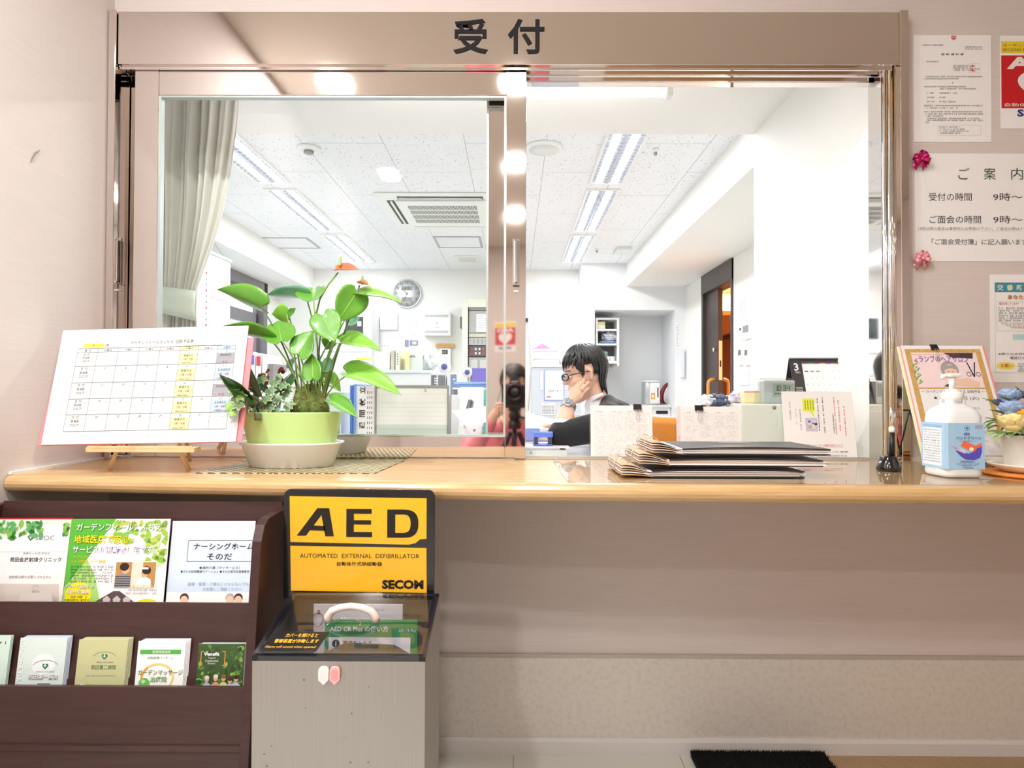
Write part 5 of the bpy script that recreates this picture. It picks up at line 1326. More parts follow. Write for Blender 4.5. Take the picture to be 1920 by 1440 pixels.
# sign panel
t2 = t
x0, x1 = P(535, 1020, Yb).x, P(816, 1020, Yb).x; z0, z1 = zk - .004, P(675, 916, Yb).z
GB = mat('#121214', .12, 0, 'gloss_black_panel', coat=.6)
def rrect(x0, z0, x1, z1, r, tl=True, bl=True):
    p = []
    for (cx, cz, a0, on) in ((x1 - r, z1 - r, 0, tl), (x0 + r, z1 - r, 90, tl), (x0 + r, z0 + r, 180, bl), (x1 - r, z0 + r, 270, bl)):
        if on: p += [(cx + r * math.cos(R(a0 + k * 15)), cz + r * math.sin(R(a0 + k * 15))) for k in range(7)]
        else: p.append((cx + (r if a0 in (0, 270) else -r), cz + (r if a0 in (0, 90) else -r)))
    return p
mb = MB(); mb.prism(rrect(x0, z0, x1, z1, .014, True, False), 'y', Yb - .010, Yb, GB, .001); sg = mb.build('sign_panel', t)
SY = mat('#f4b81c', .25, 0, 'signal_yellow', coat=.4)
w = x1 - x0; kx = w / 281; ky = kx
def qx(u): return (u - 535) * kx
def qz(v): return (916 - v) * ky
mb = MB(); pr = Print(mb, (x0, Yb - .0106, z1), (1, 0, 0), (0, 0, 1), (0, -1, 0))
pr.poly([(qx(546), qz(929)), (qx(801), qz(932)), (qx(801), qz(1007)), (qx(789), qz(1008)), (qx(781), qz(1015)), (qx(768), qz(1018)), (qx(548), qz(1014))], SY, 1)
pr.poly([(qx(548), qz(1021)), (qx(801), qz(1024)), (qx(802), qz(1107)), (qx(550), qz(1104))], SY, 1)
pr = Print(mb, (x0, Yb - .0112, z1), (1, 0, 0), (0, 0, 1), (0, -1, 0)); BI = mat('#17130f', .35, 0, 'sign_black')
A_ = [(560, 1002), (598, 951), (619, 951), (629, 1003), (613, 1003), (611, 992), (585, 991), (577, 1002)]
pr.poly([(qx(560), qz(1002)), (qx(598), qz(951)), (qx(606), qz(951)), (qx(606), qz(963)), (qx(577), qz(1002))], BI, 1); pr.poly([(qx(606), qz(951)), (qx(620), qz(951)), (qx(629), qz(1003)), (qx(613), qz(1003)), (qx(606), qz(966))], BI, 1); pr.poly([(qx(590), qz(983)), (qx(612), qz(984)), (qx(613), qz(993)), (qx(584), qz(992))], BI, 1)
for (a, b, c, d) in ((652, 952, 666, 1004), (666, 952, 699, 961), (666, 973, 698, 981), (666, 995, 700, 1004)): pr.rect(qx(a), qz(d), qx(c), qz(b), BI, 1)
pr.rect(qx(728), qz(1005), qx(743), qz(953), BI, 1)
n = 16; dv = []
for i in range(n + 1):
    an = PI / 2 - PI * i / n; dv.append((math.cos(an), math.sin(an)))
for i in range(n):
    (c0, s0), (c1, s1) = dv[i], dv[i + 1]
    f = lambda c, s, rx, ry: (qx(757 + rx * max(c, 0) ** .7), qz(979 - ry * (abs(s) ** .8) * (1 if s > 0 else -1)))
    pr.poly([f(c0, s0, 29, 26), f(c1, s1, 29, 26), f(c1, s1, 14.5, 17), f(c0, s0, 14.5, 17)], BI, 1)
pr.rect(qx(743), qz(962), qx(757.5), qz(953), BI, 1); pr.rect(qx(743), qz(1005), qx(757.5), qz(996), BI, 1)
pr.text('AUTOMATED  EXTERNAL  DEFIBRILLATOR', qx(566), qz(1043), 8 * ky, BI, w=222 * kx, l=1); pr.text('自動体外式除細動器', qx(635), qz(1058), 8.2 * ky, BI, w=84 * kx, l=1, bold=.012)
pr.text('SECOM', qx(719), qz(1100), 17 * ky, BI, w=77 * kx, l=1, bold=.05); mb.build('sign_face', sg)
# two magnets and stains
for (u, m, m2) in ((608, mat('#f1eeee', .3, 0, 'white_magnet'), mat('#e4e0e0', .3)), (629, mat('#f3b3b3', .3, 0, 'pink_magnet'), mat('#e79a9a', .3))):
    a = P(u - 10, 1282, Yf); b = P(u + 10, 1248, Yf); c = P(u, 1283.5, Yf)
    mb = MB(); pts = rrect(a.x, a.z + .004, b.x, b.z, .007); mb.prism(pts, 'y', Yf - .006, Yf - .0003, m, .0012); mb.prism(rrect(a.x + .003, a.z + .008, b.x - .003, b.z - .004, .0045), 'y', Yf - .0064, Yf - .0058, m2)
    mb.ell((c.x, Yf - .0045, a.z + .004), (.004, .002, .004), m, 10, 6)
    o = mb.build('magnet'); tag(o, ('white' if u < 615 else 'pink') + ' oval magnet on the front of the steel defibrillator stand', 'magnet')
mb = MB(); rd = random.Random(9); pr = Print(mb, (0, Yf - .0002, 0), (1, 0, 0), (0, 0, 1), (0, -1, 0))
for k in range(24):
    x = rd.uniform(xa + .02, xb - .02); z = rd.uniform(.25, zf - .03); r = rd.uniform(.0006, .0020); pr.disc(x, z, r, r * rd.uniform(.7, 2.2), mat('#6f6a64', .6, 0, 'grime'), 0, 10)
o = mb.build('grime_spots', bpy.data.objects[t.name]); o['kind'] = 'stuff'
# the device inside with its carry handle, the booklet and the guide card
xm = (xa + xb) / 2
t = thing('defibrillator', 'dark brown defibrillator case seen through the clear sloping lid', 'defibrillator', (xm + .02, 1.13, .302))
BR = mat('#4d4039', .35, 0, 'taupe_plastic', coat=.3)
mb = MB(); mb.prism([(x * .122 + xm + .015, .302 + z) for x, z in ((-1, 0), (1, 0), (1.0, .14), (.85, .180), (.45, .208), (-.3, .212), (-.75, .185), (-1, .14))], 'y', 1.095, 1.170, BR, .008); mb.build('case', t)
mb = MB(); mb.box(xm - .045, xm + .05, 1.093, 1.0948, .462, .486, mat('#e8a23a', .4, 0, 'amber_label')); mb.build('front_label', t)
f_ = .50; xh0, xh1 = P(615, 1180, 1.13).x, P(704, 1182, 1.13).x; xc_ = (xh0 + xh1) / 2
hp = [lidpt(x, f_, u) for x, u in ((xh0, .012), (xh0, .020), (xh0 + .008, .032), (xh0 + .024, .039), (xc_, .042), (xh1 - .024, .039), (xh1 - .008, .032), (xh1, .020), (xh1, .012))]
mb = MB(); mb.tube(hp, [.0078, .0076, .0070, .0064, .0062, .0064, .0070, .0076, .0078], mat('#f3e3da', .35, 0, 'ivory_handle'), 14); mb.build('lid_handle', lid)
mb = MB(); mb.tube([lidpt(xc_ + .03 * math.cos(q) - .01, f_ - .10 + .12 * math.sin(q), .0155) for q in [PI * k / 12 for k in range(13)]], .0007, CHROME, 6); mb.build('wire', lid)
O = Vector((xa + .045, 1.222, .36)); Mx = frame_at(O, (1, 0, .0), (0, -.02, 1))
mb, pr = sheet_mb(.175, .205, mat('#dcdcde', .5, 0, 'grey_booklet'), .004); pr.disc(.010, .19, .004, .004, INK, 1, 16); mb.v = [Mx @ v for v in mb.v]; bk = mb.build('booklet'); tag(bk, 'white ring booklet standing at the back inside the defibrillator stand', 'booklet')
mb = MB(); c = Mx @ Vector((.010, -.001, .19)); mb.tube([c + Vector((.010 * math.cos(a), .003 * math.sin(a) - .004, -.012 + .013 * math.sin(a))) for a in [2 * PI * k / 16 for k in range(16)]], .001, CHROME, 6, closed=True); mb.build('ring', bk)
O = Vector((xa + .075, 1.186, .40)); Mx = frame_at(O, (1, 0, .0), (0, .05, 1))
mb, pr = sheet_mb(.178, .145, mat('#2f9a58', .45, 0, 'guide_green'), .002)
pr.text('AED CR Plus の使い方', .010, .122, .0115, TW, w=.112, bold=.02); pr.text('AED CR Plus', .142, .122, .006, TW, w=.033); pr.rect(.008, .06, .165, .112, TW, 1); pr.disc(.022, .100, .0075, .0075, INK, 2); pr.text('1', .022, .0955, .009, TW, al='c', l=3, bold=.02); pr.text('電源を入れる', .036, .0965, .009, INK, w=.055, bold=.01); pr.text('Turn power on', .036, .085, .0055, INK, w=.042)
mb.v = [Mx @ v for v in mb.v]; tag(mb.build('guide_card'), 'green guide card with white heading inside the defibrillator stand', 'card')

# ---------------------------------------------------------------- door mat
mb = MB(); a = PZ(1293, 1415, .006); b = PZ(1541, 1415, .006)
MATB = mat('#17161a', .98, 0, 'black_pile', bump=1.0, freq=700, bd=.008)
x0, x1, y1 = a.x, b.x, a.y
y1 = min(y1, 1.675); mb.prism([(x0, y1 - .45), (x1 + .0, y1 - .45), (x1, y1), (x0, y1)], 'z', .004, .016, MATB, .003); dm = mb.build('door_mat'); tag(dm, 'black pile mat on the floor below the counter', 'door mat')
mb = MB(); rd = random.Random(1)
for k in range(5200):
    e = rd.random()
    x = rd.uniform(x0, x1); y = y1 - (rd.random() ** 1.5) * .12 if e > .2 else y1 - rd.random() * .004
    h = rd.uniform(.006, .012); q = Vector((rd.uniform(-.004, .004), rd.uniform(-.004, .004), h)); p = Vector((x, y, .015))
    mb.add([p + Vector((-.0012, 0, 0)), p + Vector((.0012, 0, 0)), p + q], [(0, 1, 2)], MATB)
o = mb.build('pile', dm); o['kind'] = 'stuff'

# ================================================================ OFFICE CEILING FITTINGS
def disc_fit(u, v, r, name, label, inner=None, cat='ceiling fitting', drop=.02):
    c = PZ(u, v, ZO); t = thing(name, label, cat, (c.x, c.y, ZO - drop))
    mb = MB(); mb.lathe([(r * .86, -drop * .9), (r, -drop * .6), (r * 1.08, 0)][::-1], WHITE, 36, (c.x, c.y, ZO)); mb.build('rim', t)
    mb = MB()
    if inner == 'grille':
        mb.lathe([(0, -drop), (r * .85, -drop * .95), (r * .85, -drop * .5)], mat('#e3e7e2', .6, 0, 'speaker_grille'), 36, (c.x, c.y, ZO)); mb.build('grille', t)
    else:
        mb.lathe([(0, -drop * 1.9), (r * .35, -drop * 1.8), (r * .42, -drop)], mat('#9a9c9e', .4, .3, 'sensor_grey'), 20, (c.x, c.y, ZO))
        for k in range(8):
            a = 2 * PI * k / 8; mb.box(c.x + r * .4 * math.cos(a) - .003, c.x + r * .4 * math.cos(a) + .003, c.y + r * .4 * math.sin(a) - .003, c.y + r * .4 * math.sin(a) + .003, ZO - drop * 1.6, ZO - drop * .7, GREY)
        mb.build('sensor', t)
disc_fit(1020, 276, .100, 'ceiling_speaker', 'large round white speaker on the ceiling just right of the window stile', 'grille')
disc_fit(579, 277, .062, 'smoke_detector', 'round smoke detector on the ceiling between the curtain and the window stile')
disc_fit(1229, 279, .016, 'sprinkler_head', 'small sprinkler head on the ceiling right of the nearest right light', drop=.022)
disc_fit(1119, 467, .020, 'sprinkler_head', 'small sprinkler head on the ceiling beside the farthest right light', drop=.018)
c = PZ(1168, 467, ZO); mb = MB(); mb.box(c.x - .07, c.x + .07, c.y - .12, c.y + .12, ZO - .035, ZO, mat('#dfe3de', .5, 0, 'pale_grey_box'), .004); tag(mb.build('ceiling_box'), 'small pale box on the ceiling right of the farthest right light', 'ceiling fitting')
# air conditioner cassette
x0, x1, y0, y1 = -.99, -.08, 4.28, 5.20
t = thing('air_conditioner', 'square white air conditioner cassette in the office ceiling', 'air conditioner', ((x0 + x1) / 2, (y0 + y1) / 2, ZO - .03))
ACW = mat('#eef0ec', .45, 0, 'ac_white'); ACD = mat('#3b3f3f', .6, 0, 'ac_slot_dark')
mb = MB(); mb.box(x0, x1, y0, y1, ZO - .012, ZO - .0005, ACW, .004); mb.build('panel', t)
mb = MB(); mb.box(x0 + .13, x1 - .13, y0 + .13, y1 - .13, ZO - .03, ZO - .012, ACW, .008); gr = mb.build('grille_panel', t)
for k, (a, b, c, d) in enumerate(((x0 + .15, x1 - .15, y0 + .06, y0 + .115), (x0 + .15, x1 - .15, y1 - .115, y1 - .06), (x0 + .06, x0 + .115, y0 + .15, y1 - .15), (x1 - .115, x1 - .06, y0 + .15, y1 - .15))):
    mb = MB(); mb.box(a, b, c, d, ZO - .0135, ZO - .0118, ACD)
    if k < 2: mb.box(a + .01, b - .01, (c + d) / 2 - .003, (c + d) / 2 + .012, ZO - .022, ZO - .0135, ACW)
    else: mb.box((a + b) / 2 - .003, (a + b) / 2 + .012, c + .01, d - .01, ZO - .022, ZO - .0135, ACW)
    mb.build('air_slot', t)
mb = MB(); gx0, gx1, gy0, gy1 = x0 + .20, x1 - .20, y0 + .22, y1 - .22
for i in range(46):
    x = gx0 + (gx1 - gx0) * i / 46
    for j in range(4):
        y = gy0 + (gy1 - gy0) * j / 4; mb.box(x, x + (gx1 - gx0) / 46 * .5, y, y + (gy1 - gy0) / 4 * .78, ZO - .0308, ZO - .0298, ACD)
mb.build('grille_slots', gr)
def hatch(u0, u1, v0, v1, label, nm='access_hatch'):
    a = PZ(u0, v0, ZO); b = PZ(u1, v1, ZO); xc = PZ((u0 + u1) / 2, (v0 + v1) / 2, ZO).x; w = (PZ(u1, v0, ZO).x - a.x) / 2
    t = thing(nm, label, 'ceiling hatch', (xc, (a.y + b.y) / 2, ZO - .006)); X0, X1, Y0, Y1 = xc - w, xc + w, a.y, b.y
    mb = MB(); fm = mat('#a9abae', .4, .5, 'hatch_aluminium')
    for q in ((X0, X1, Y0, Y0 + .02), (X0, X1, Y1 - .02, Y1), (X0, X0 + .02, Y0 + .02, Y1 - .02), (X1 - .02, X1, Y0 + .02, Y1 - .02)): mb.box(*q, ZO - .006, ZO, fm)
    mb.build('frame', t); mb = MB(); mb.box(X0 + .02, X1 - .02, Y0 + .02, Y1 - .02, ZO - .003, ZO, mat('#eef0f3', .8, 0, 'hatch_board')); mb.build('board', t)
hatch(815, 905, 443, 464, 'square aluminium framed ceiling hatch behind the air conditioner')
hatch(497, 590, 445, 465, 'square aluminium framed ceiling hatch left of the middle left light')
a = PZ(852, 479, ZO); b = PZ(900, 491, ZO); mb = MB(); mb.box(a.x, b.x, a.y, b.y, ZO - .012, ZO, ACW, .003)
for k in range(5): mb.box(a.x + .03, b.x - .03, a.y + .04 + k * (b.y - a.y - .08) / 5, a.y + .04 + (k + .5) * (b.y - a.y - .08) / 5, ZO - .013, ZO - .0118, mat('#cfd3cc', .6))
tag(mb.build('ceiling_vent'), 'small rectangular ceiling vent near the back wall behind the hatch', 'ceiling vent')

# ================================================================ BACK WALL
def on_back(u0, v0, u1, v1, d, m, Y=7.0, bev=.004):
    a = P(u0, v1, Y - d); b = P(u1, v0, Y - d); mb = MB(); mb.box(a.x, b.x, Y - d, Y, a.z, b.z, m, bev)
    return mb, Print(mb, (a.x, Y - d, a.z), (1, 0, 0), (0, 0, 1), (0, -1, 0), .0015), b.x - a.x, b.z - a.z
c = P(762.5, 550, 6.96); t = thing('wall_clock', 'round silver rimmed wall clock with two small displays on the back wall', 'clock', (c.x, 7.0, c.z)); r = 27.5 * 6.96 / F
mb = MB(); mb.lathe([(r * .95, 0), (r, -.012), (r, -.03), (r * .98, -.036), (r * .93, -.036), (r * .9, -.030)][::-1], mat('#c9cbd0', .25, .6, 'silver_rim'), 48, (c.x, 7.0, c.z), ax='y', caps=False)
mb.build('rim', t)
mb = MB(); mb.lathe([(0, -.030), (r * .92, -.0295)], mat('#f2f3f5', .5, 0, 'clock_face'), 48, (c.x, 7.0, c.z), ax='y')
pr = Print(mb, (c.x, 7.0 - .031, c.z), (1, 0, 0), (0, 0, 1), (0, -1, 0), .001)
for k in range(1, 13):
    a = R(90 - 30 * k); pr.text(str(k), r * .74 * math.cos(a), r * .74 * math.sin(a) - r * .08, r * .17, mat('#55575c', .5), al='c')
pr.rect(-r * .37, r * .22, r * .37, r * .50, mat('#8b9088', .4, 0, 'lcd_grey'), 1); pr.text('4 5', 0, r * .27, r * .18, INK, al='c', l=2); pr.rect(-r * .37, -r * .55, r * .37, -r * .27, mat('#8b9088', .4, 0, 'lcd_grey'), 1)
mb.build('face', t)
for ang, L_, w_ in ((90 - 317, .50, .020), (90 - 204, .62, .014)):
    mb = MB(); d = Vector((math.cos(R(ang)), 0, math.sin(R(ang)))); n = Vector((-d.z, 0, d.x)); q = Vector((c.x, 7.0 - .038, c.z))
    vs = [q + n * w_ * r - d * .1 * r, q - n * w_ * r - d * .1 * r, q - n * w_ * r * .5 + d * L_ * r, q + n * w_ * r * .5 + d * L_ * r]; mb.solid(vs, [(0, 1, 2, 3)], INK, .002, False); mb.build('hand', t)
mb, pr, w, h = on_back(712, 585, 745, 618, .04, mat('#f2f2f2', .5, 0, 'panel_white')); pr.rect(w * .3, h * .62, w * .7, h * .635, LGREY); tag(mb.build('control_panel'), 'blank square white control panel below the clock to its left', 'control panel')
mb, pr, w, h = on_back(709, 621, 748, 651, .004, PAPER, bev=0)
for k in range(14): pr.rect(w * (.04 + .065 * k), h * .2, w * (.045 + .065 * k), h * .92, LGREY)
for k in range(6): pr.rect(w * .04, h * (.2 + .14 * k), w * .9, h * (.21 + .14 * k), LGREY)
for k in range(3): pr.disc(w * (.2 + .14 * k), h * .08, w * .025, h * .03, GREY)
tag(mb.build('roster_sheet'), 'white grid sheet taped to the back wall under the square panel', 'sheet')
mb, pr, w, h = on_back(757, 583, 787, 652, .004, PAPER, bev=0)
pr.frame(w * .34, h * .78, w * .6, h * .96, .004, LGREY)
for k in range(7): pr.greek(w * .08, h * (.68 - k * .055), w * .92, h * .022, GREY, 2, k)
pr.rect(w * .06, h * .02, w * .32, h * .21, mat('#8f93a6', .5)); pr.rect(w * .38, h * .05, w * .9, h * .20, mat('#7d92c8', .5)); pr.rect(w * .55, h * .09, w * .8, h * .17, mat('#e9e4a0', .5), 2)
tag(mb.build('procedure_sheet'), 'white text sheet with two small blue pictures under the clock', 'sheet')
mb, pr, w, h = on_back(793, 585, 845, 629, .12, mat('#f0f0ef', .5, 0, 'box_white'), bev=.008)
for f in (.10, .78):
    pr.rect(w * .06, h * f, w * .92, h * (f + .11), mat('#d3d5d6', .6))
    for k in range(20): pr.rect(w * (.07 + .0425 * k), h * f, w * (.085 + .0425 * k), h * (f + .11), mat('#b9bcbe', .6), 2)
pr.disc(w * .5, h * .52, .012, .012, LGREY); pr.rect(w * .4, h * .34, w * .6, h * .355, GREY)
tag(mb.build('distribution_box'), 'wide white wall box with two grey vent strips right of the clock', 'wall box')
mb, pr, w, h = on_back(817, 644, 851, 652, .05, mat('#d2a468', .5, 0, 'light_wood_sign')); pr.greek(w * .12, h * .35, w * .88, h * .3, mat('#8a623a', .5), 1, 2); tag(mb.build('name_plate'), 'small wooden plate on the back wall above the intercom', 'plate')
mb, pr, w, h = on_back(824, 653, 845, 690, .05, WHITE); pr.rect(w * .22, h * .70, w * .74, h * .92, mat('#4f4a40', .3, 0, 'dark_lcd')); pr.rect(w * .25, h * .75, w * .6, h * .86, mat('#7a776a', .4), 2); pr.rect(w * .15, h * .5, w * .7, h * .52, LGREY); tag(mb.build('intercom'), 'white intercom with a small dark screen below the wooden plate', 'intercom')

# tall white fridge-like cabinet at the left of the back wall
a = P(600, 660, 6.6); b = P(697, 583, 6.6)
t = thing('storage_cabinet', 'tall white cabinet with a dark glass pane behind the tall plant', 'cabinet', ((a.x + b.x) / 2, 6.78, 0))
CW = mat('#f1f2f4', .4, 0, 'cabinet_white'); mb = MB(); mb.box(a.x, b.x, 6.6, 6.98, 0, b.z, CW, .006); mb.build('body', t)
zs = P(640, 663, 6.6).z
mb = MB(); mb.box(a.x + .02, b.x - .03, 6.585, 6.6, zs + .02, b.z - .02, CW, .005); dd = mb.build('door', t)
g0 = P(648, 632, 6.58); g1 = P(681, 594, 6.58); mb = MB(); mb.box(g0.x, g1.x, 6.575, 6.585, g0.z, g1.z, mat('#3a4340', .12, 0, 'dark_pane', coat=.4), .002); mb.box(g1.x - .06, g1.x - .02, 6.573, 6.575, g1.z - .10, g1.z - .05, WHITE); mb.build('pane', dd)
mb = MB(); mb.box(a.x + .02, b.x - .03, 6.585, 6.6, .03, zs - .01, CW, .005); pr = Print(mb, (a.x, 6.585, 0), (1, 0, 0), (0, 0, 1), (0, -1, 0), .0012); y_ = P(680, 673, 6.585); pr.rect(y_.x - a.x - .07, y_.z - .014, y_.x - a.x + .09, y_.z + .014, mat('#f3d95c', .5))
for k in range(4): pr.rect(w * .2, zs - .22 - .03 * k, b.x - a.x - .06, zs - .218 - .03 * k, LGREY)
mb.build('door', t)

# equipment rack
a = P(866, 700, 6.5); b = P(962, 560, 6.5)
t = thing('equipment_rack', 'cream framed equipment rack with grey panels behind the window stile', 'rack', ((a.x + b.x) / 2, 6.75, 0))
CR = mat('#e6e5d6', .4, 0, 'cream_steel'); GP_ = mat('#b5b5b2', .4, .2, 'rack_grey'); fw = .06
mb = MB(); mb.box(a.x, a.x + fw, 6.5, 6.98, 0, b.z, CR, .004); mb.box(b.x - fw, b.x, 6.5, 6.98, 0, b.z, CR, .004); mb.box(a.x + fw, b.x - fw, 6.5, 6.98, b.z - .09, b.z, CR, .004); mb.box(a.x + fw, b.x - fw, 6.9, 6.98, 0, b.z - .09, CR); mb.build('frame', t)
def rk(v0, v1, m, nm='panel', ex=None):
    z1 = P(890, v0, 6.53).z; z0 = P(890, v1, 6.53).z; mb = MB(); mb.box(a.x + fw + .01, b.x - fw - .01, 6.53, 6.88, z0, z1, m, .003)
    pr = Print(mb, (a.x + fw + .01, 6.53, z0), (1, 0, 0), (0, 0, 1), (0, -1, 0), .0015); wd = b.x - a.x - 2 * fw - .02
    if ex: ex(pr, wd, z1 - z0)
    mb.build(nm, t)
def ex_sheet(pr, w, h): pr.rect(w * .2, h * .05, w * .62, h * .85, PAPER, 1); pr.para(w * .24, h * .8, w * .58, 6, h * .11, h * .05, GREY)
def ex_slots(pr, w, h):
    for k in range(7): pr.rect(w * (.12 + .11 * k), h * .2, w * (.15 + .11 * k), h * .8, GREY)
def ex_knobs(pr, w, h):
    for j in range(2):
        for k in range(9): pr.rect(w * (.06 + .1 * k), h * (.18 + .42 * j), w * (.11 + .1 * k), h * (.4 + .42 * j), mat('#d8d8d6', .5) if k % 3 else RED)
def ex_open(pr, w, h):
    for k, x in enumerate((.05, .3, .55)): pr.rect(w * x, h * .15, w * (x + .18), h * .85, mat('#c9c9c4', .5))
rk(571, 582, mat('#9a9a98', .5)); rk(583, 624, GP_, ex=ex_sheet); rk(625, 632, mat('#c8cbb4', .4)); rk(633, 647, GP_, ex=ex_slots); rk(649, 668, mat('#55565a', .4, 0, 'rack_dark'), ex=ex_knobs); rk(670, 700, mat('#a9a8a4', .5), ex=ex_open)
mb = MB(); q0 = P(862, 615, 6.6); q1 = P(866, 598, 6.6); mb.box(a.x - .03, a.x - .001, 6.56, 6.74, q0.z, q1.z + .02, mat('#6b7a6c', .5, 0, 'grey_green_file'), .002); tag(mb.build('hanging_file'), 'narrow green grey file hanging on the left side of the equipment rack', 'file')

# low white cabinet in the middle with its clutter
Yc = 4.2; a = P(640, 720, Yc); b = P(808, 694, Yc)
t = thing('low_cabinet', 'long low white cabinet in the middle of the office', 'cabinet', ((a.x + b.x) / 2, 4.45, 0)); zcab = b.z
mb = MB(); mb.box(a.x, b.x, Yc, 4.75, 0, zcab - .02, CW, .004); mb.build('body', t); mb = MB(); mb.box(a.x - .005, b.x + .005, Yc - .01, 4.76, zcab - .02, zcab, mat('#e4f3f2', .4, 0, 'pale_aqua_top'), .003); mb.build('top', t)
def std(u0, v0, u1, Y, z, dp, m, name, label, cat, draw=None, bev=.003, group=None):
    a = P(u0, 720, Y); b = P(u1, v0, Y); mb = MB(); mb.box(a.x, b.x, Y, Y + dp, z, b.z, m, bev)
    pr = Print(mb, (a.x, Y, z), (1, 0, 0), (0, 0, 1), (0, -1, 0), .0008)
    if draw: draw(pr, b.x - a.x, b.z - z)
    return tag(mb.build(name), label, cat, group)
def d_spine(c):
    def f(pr, w, h):
        for k in range(5): pr.rect(w * .35, h * (.28 + .12 * k), w * .65, h * (.35 + .12 * k), GREY, 2)
        pr.rect(w * .15, h * .2, w * .85, h * .95, mat('#f3f0e6', .5), 1)
    return f
BEI = mat('#cfc6b6', .5, 0, 'beige_board'); BE2 = mat('#e6dfcb', .5, 0, 'pale_beige_board')
std(732, 657, 740, 4.3, zcab, .25, BEI, 'box_file', 'plain beige box file standing on the low white cabinet', 'file', group=None)
std(741, 656, 750, 4.3, zcab, .25, BE2, 'box_file', 'pale box file with a label strip on the low white cabinet', 'file', d_spine(0))
std(702, 660, 731, 4.32, zcab, .2, WHITE, 'white_container', 'plain white container beside the beige box file', 'container')
std(760, 661, 767.5, 4.28, zcab, .22, mat('#f3eea4', .5, 0, 'pale_yellow_file'), 'document_file', 'pale yellow file standing on the low white cabinet', 'file')
std(768, 666, 792, 4.30, zcab, .2, mat('#e2e6df', .5, 0, 'pale_grey_file'), 'document_file', 'pale grey file box right of the pale yellow file', 'file', lambda pr, w, h: pr.poly([(w * .0, h * .85), (w * .45, h * .85), (w * .4, h * 1.0), (w * .05, h * 1.0)], mat('#9aa0b6', .5), 1))
def disc_thing(u, v, r_, Y, z, label):
    c = P(u, v, Y); rr = r_ * Y / F; t = thing('desk_fan', label, 'fan', (c.x, Y + .06, z))
    mb = MB(); mb.lathe([(.05, 0), (.05, .01), (.014, .02), (.012, c.z - z - rr * .6)], WHITE, 20, (c.x, Y + .06, z)); mb.build('stand', t)
    mb = MB(); mb.lathe([(rr * 1.9, 0), (rr * 2.0, .02), (rr * 1.9, .05), (rr * 1.2, .07), (0, .07)], mat('#e9ebf0', .4, 0, 'fan_white'), 32, (c.x, Y, c.z), ax='y'); mb.build('housing', t)
    mb = MB(); mb.lathe([(0, -.004), (rr * .95, -.003), (rr, 0), (rr, .006)], mat('#57549a', .4, 0, 'violet_disc'), 28, (c.x, Y, c.z), ax='y'); mb.build('hub', t)
disc_thing(833, 687.5, 6, 4.1, .95, 'white round desk fan with a violet hub below the intercom')
disc_thing(876, 698, 5, 3.6, .95, 'white round desk fan with a violet hub in front of the equipment rack')
# a table behind for the fans and trays
t = thing('office_table', 'white office table behind the blue folders', 'table', (-.3, 3.9, 0))
mb = MB(); mb.box(P(806, 720, 3.55).x, -.10, 3.5, 4.35, .925, .95, CW, .004); mb.build('table_top', t)
for x in (P(806, 720, 3.55).x + .03, -.13):
    for y in (3.53, 4.32):
        mb = MB(); mb.box(x - .02, x + .02, y - .02, y + .02, 0, .925, GP_); mb.build('leg', t)
# crumpled clear bag
def crumple(c, r, m, seed, n=22):
    rd = random.Random(seed); mb = MB(); c = Vector(c); off = [rd.uniform(0, 6.28) for _ in range(6)]
    def f(a, b):
        th = 2 * PI * a; ph = PI * b; d = Vector((math.sin(ph) * math.cos(th), math.sin(ph) * math.sin(th), math.cos(ph)))
        k = 1 + .16 * math.sin(5 * d.x * 2 + off[0] + 3 * d.z) + .14 * math.sin(7 * d.z + 5 * d.y + off[1]) + .10 * math.sin(13 * d.x + 11 * d.y + off[2])
        return c + Vector((d.x * r[0] * k, d.y * r[1] * k, d.z * r[2] * (k if d.z > 0 else .9)))
    mb.grid(f, n, n // 2 + 2, m, False); return mb
c = P(800, 682, 4.4); tag(crumple((c.x, 4.42, zcab + .07), (.085, .10, .078), mat('#e9ecef', .25, 0, 'white_film'), 2, 30).build('plastic_bag'), 'crumpled white plastic bag at the right end of the low white cabinet', 'bag')
std(807, 700, 836, 3.7, .95, .3, mat('#dfe1e3', .4, 0, 'pale_grey_case'), 'paper_tray', 'pale grey desk organiser with dark slots and a red block', 'organiser', lambda pr, w, h: [pr.rect(w * .05, h * .3, w * .4, h * .92, mat('#6f7377', .5), 1), pr.rect(w * .5, h * .3, w * .95, h * .92, mat('#7b7f84', .5), 1), pr.rect(w * .35, h * .02, w * .98, h * .28, mat('#e8575e', .5), 1)] + [pr.rect(w * .25, h * (.36 + .1 * k), w * .48, h * (.41 + .1 * k), PAPER, 2) for k in range(5)])
std(838, 700, 857, 3.65, .95, .28, mat('#dfe5ee', .45, 0, 'pale_blue_grey_board'), 'box_file', 'white box file with a blue grey front left of the violet folder', 'file', lambda pr, w, h: [pr.rect(w * .35, 0, w * .95, h * .95, mat('#7f92ad', .5), 1), pr.rect(w * .6, h * .72, w * .85, h * .78, PAPER, 2)])
std(885, 690, 916, 3.6, .95, .06, mat('#7d74d2', .45, 0, 'violet_board'), 'violet_folder', 'violet folder standing upright in front of the equipment rack', 'folder', lambda pr, w, h: [pr.rect(w * .45, 0, w * .78, h * .26, PAPER, 1), pr.rect(w * .52, h * .05, w * .70, h * .16, INK, 2), pr.rect(w * .72, h * .0, w * .8, h * .42, PAPER, 2)])

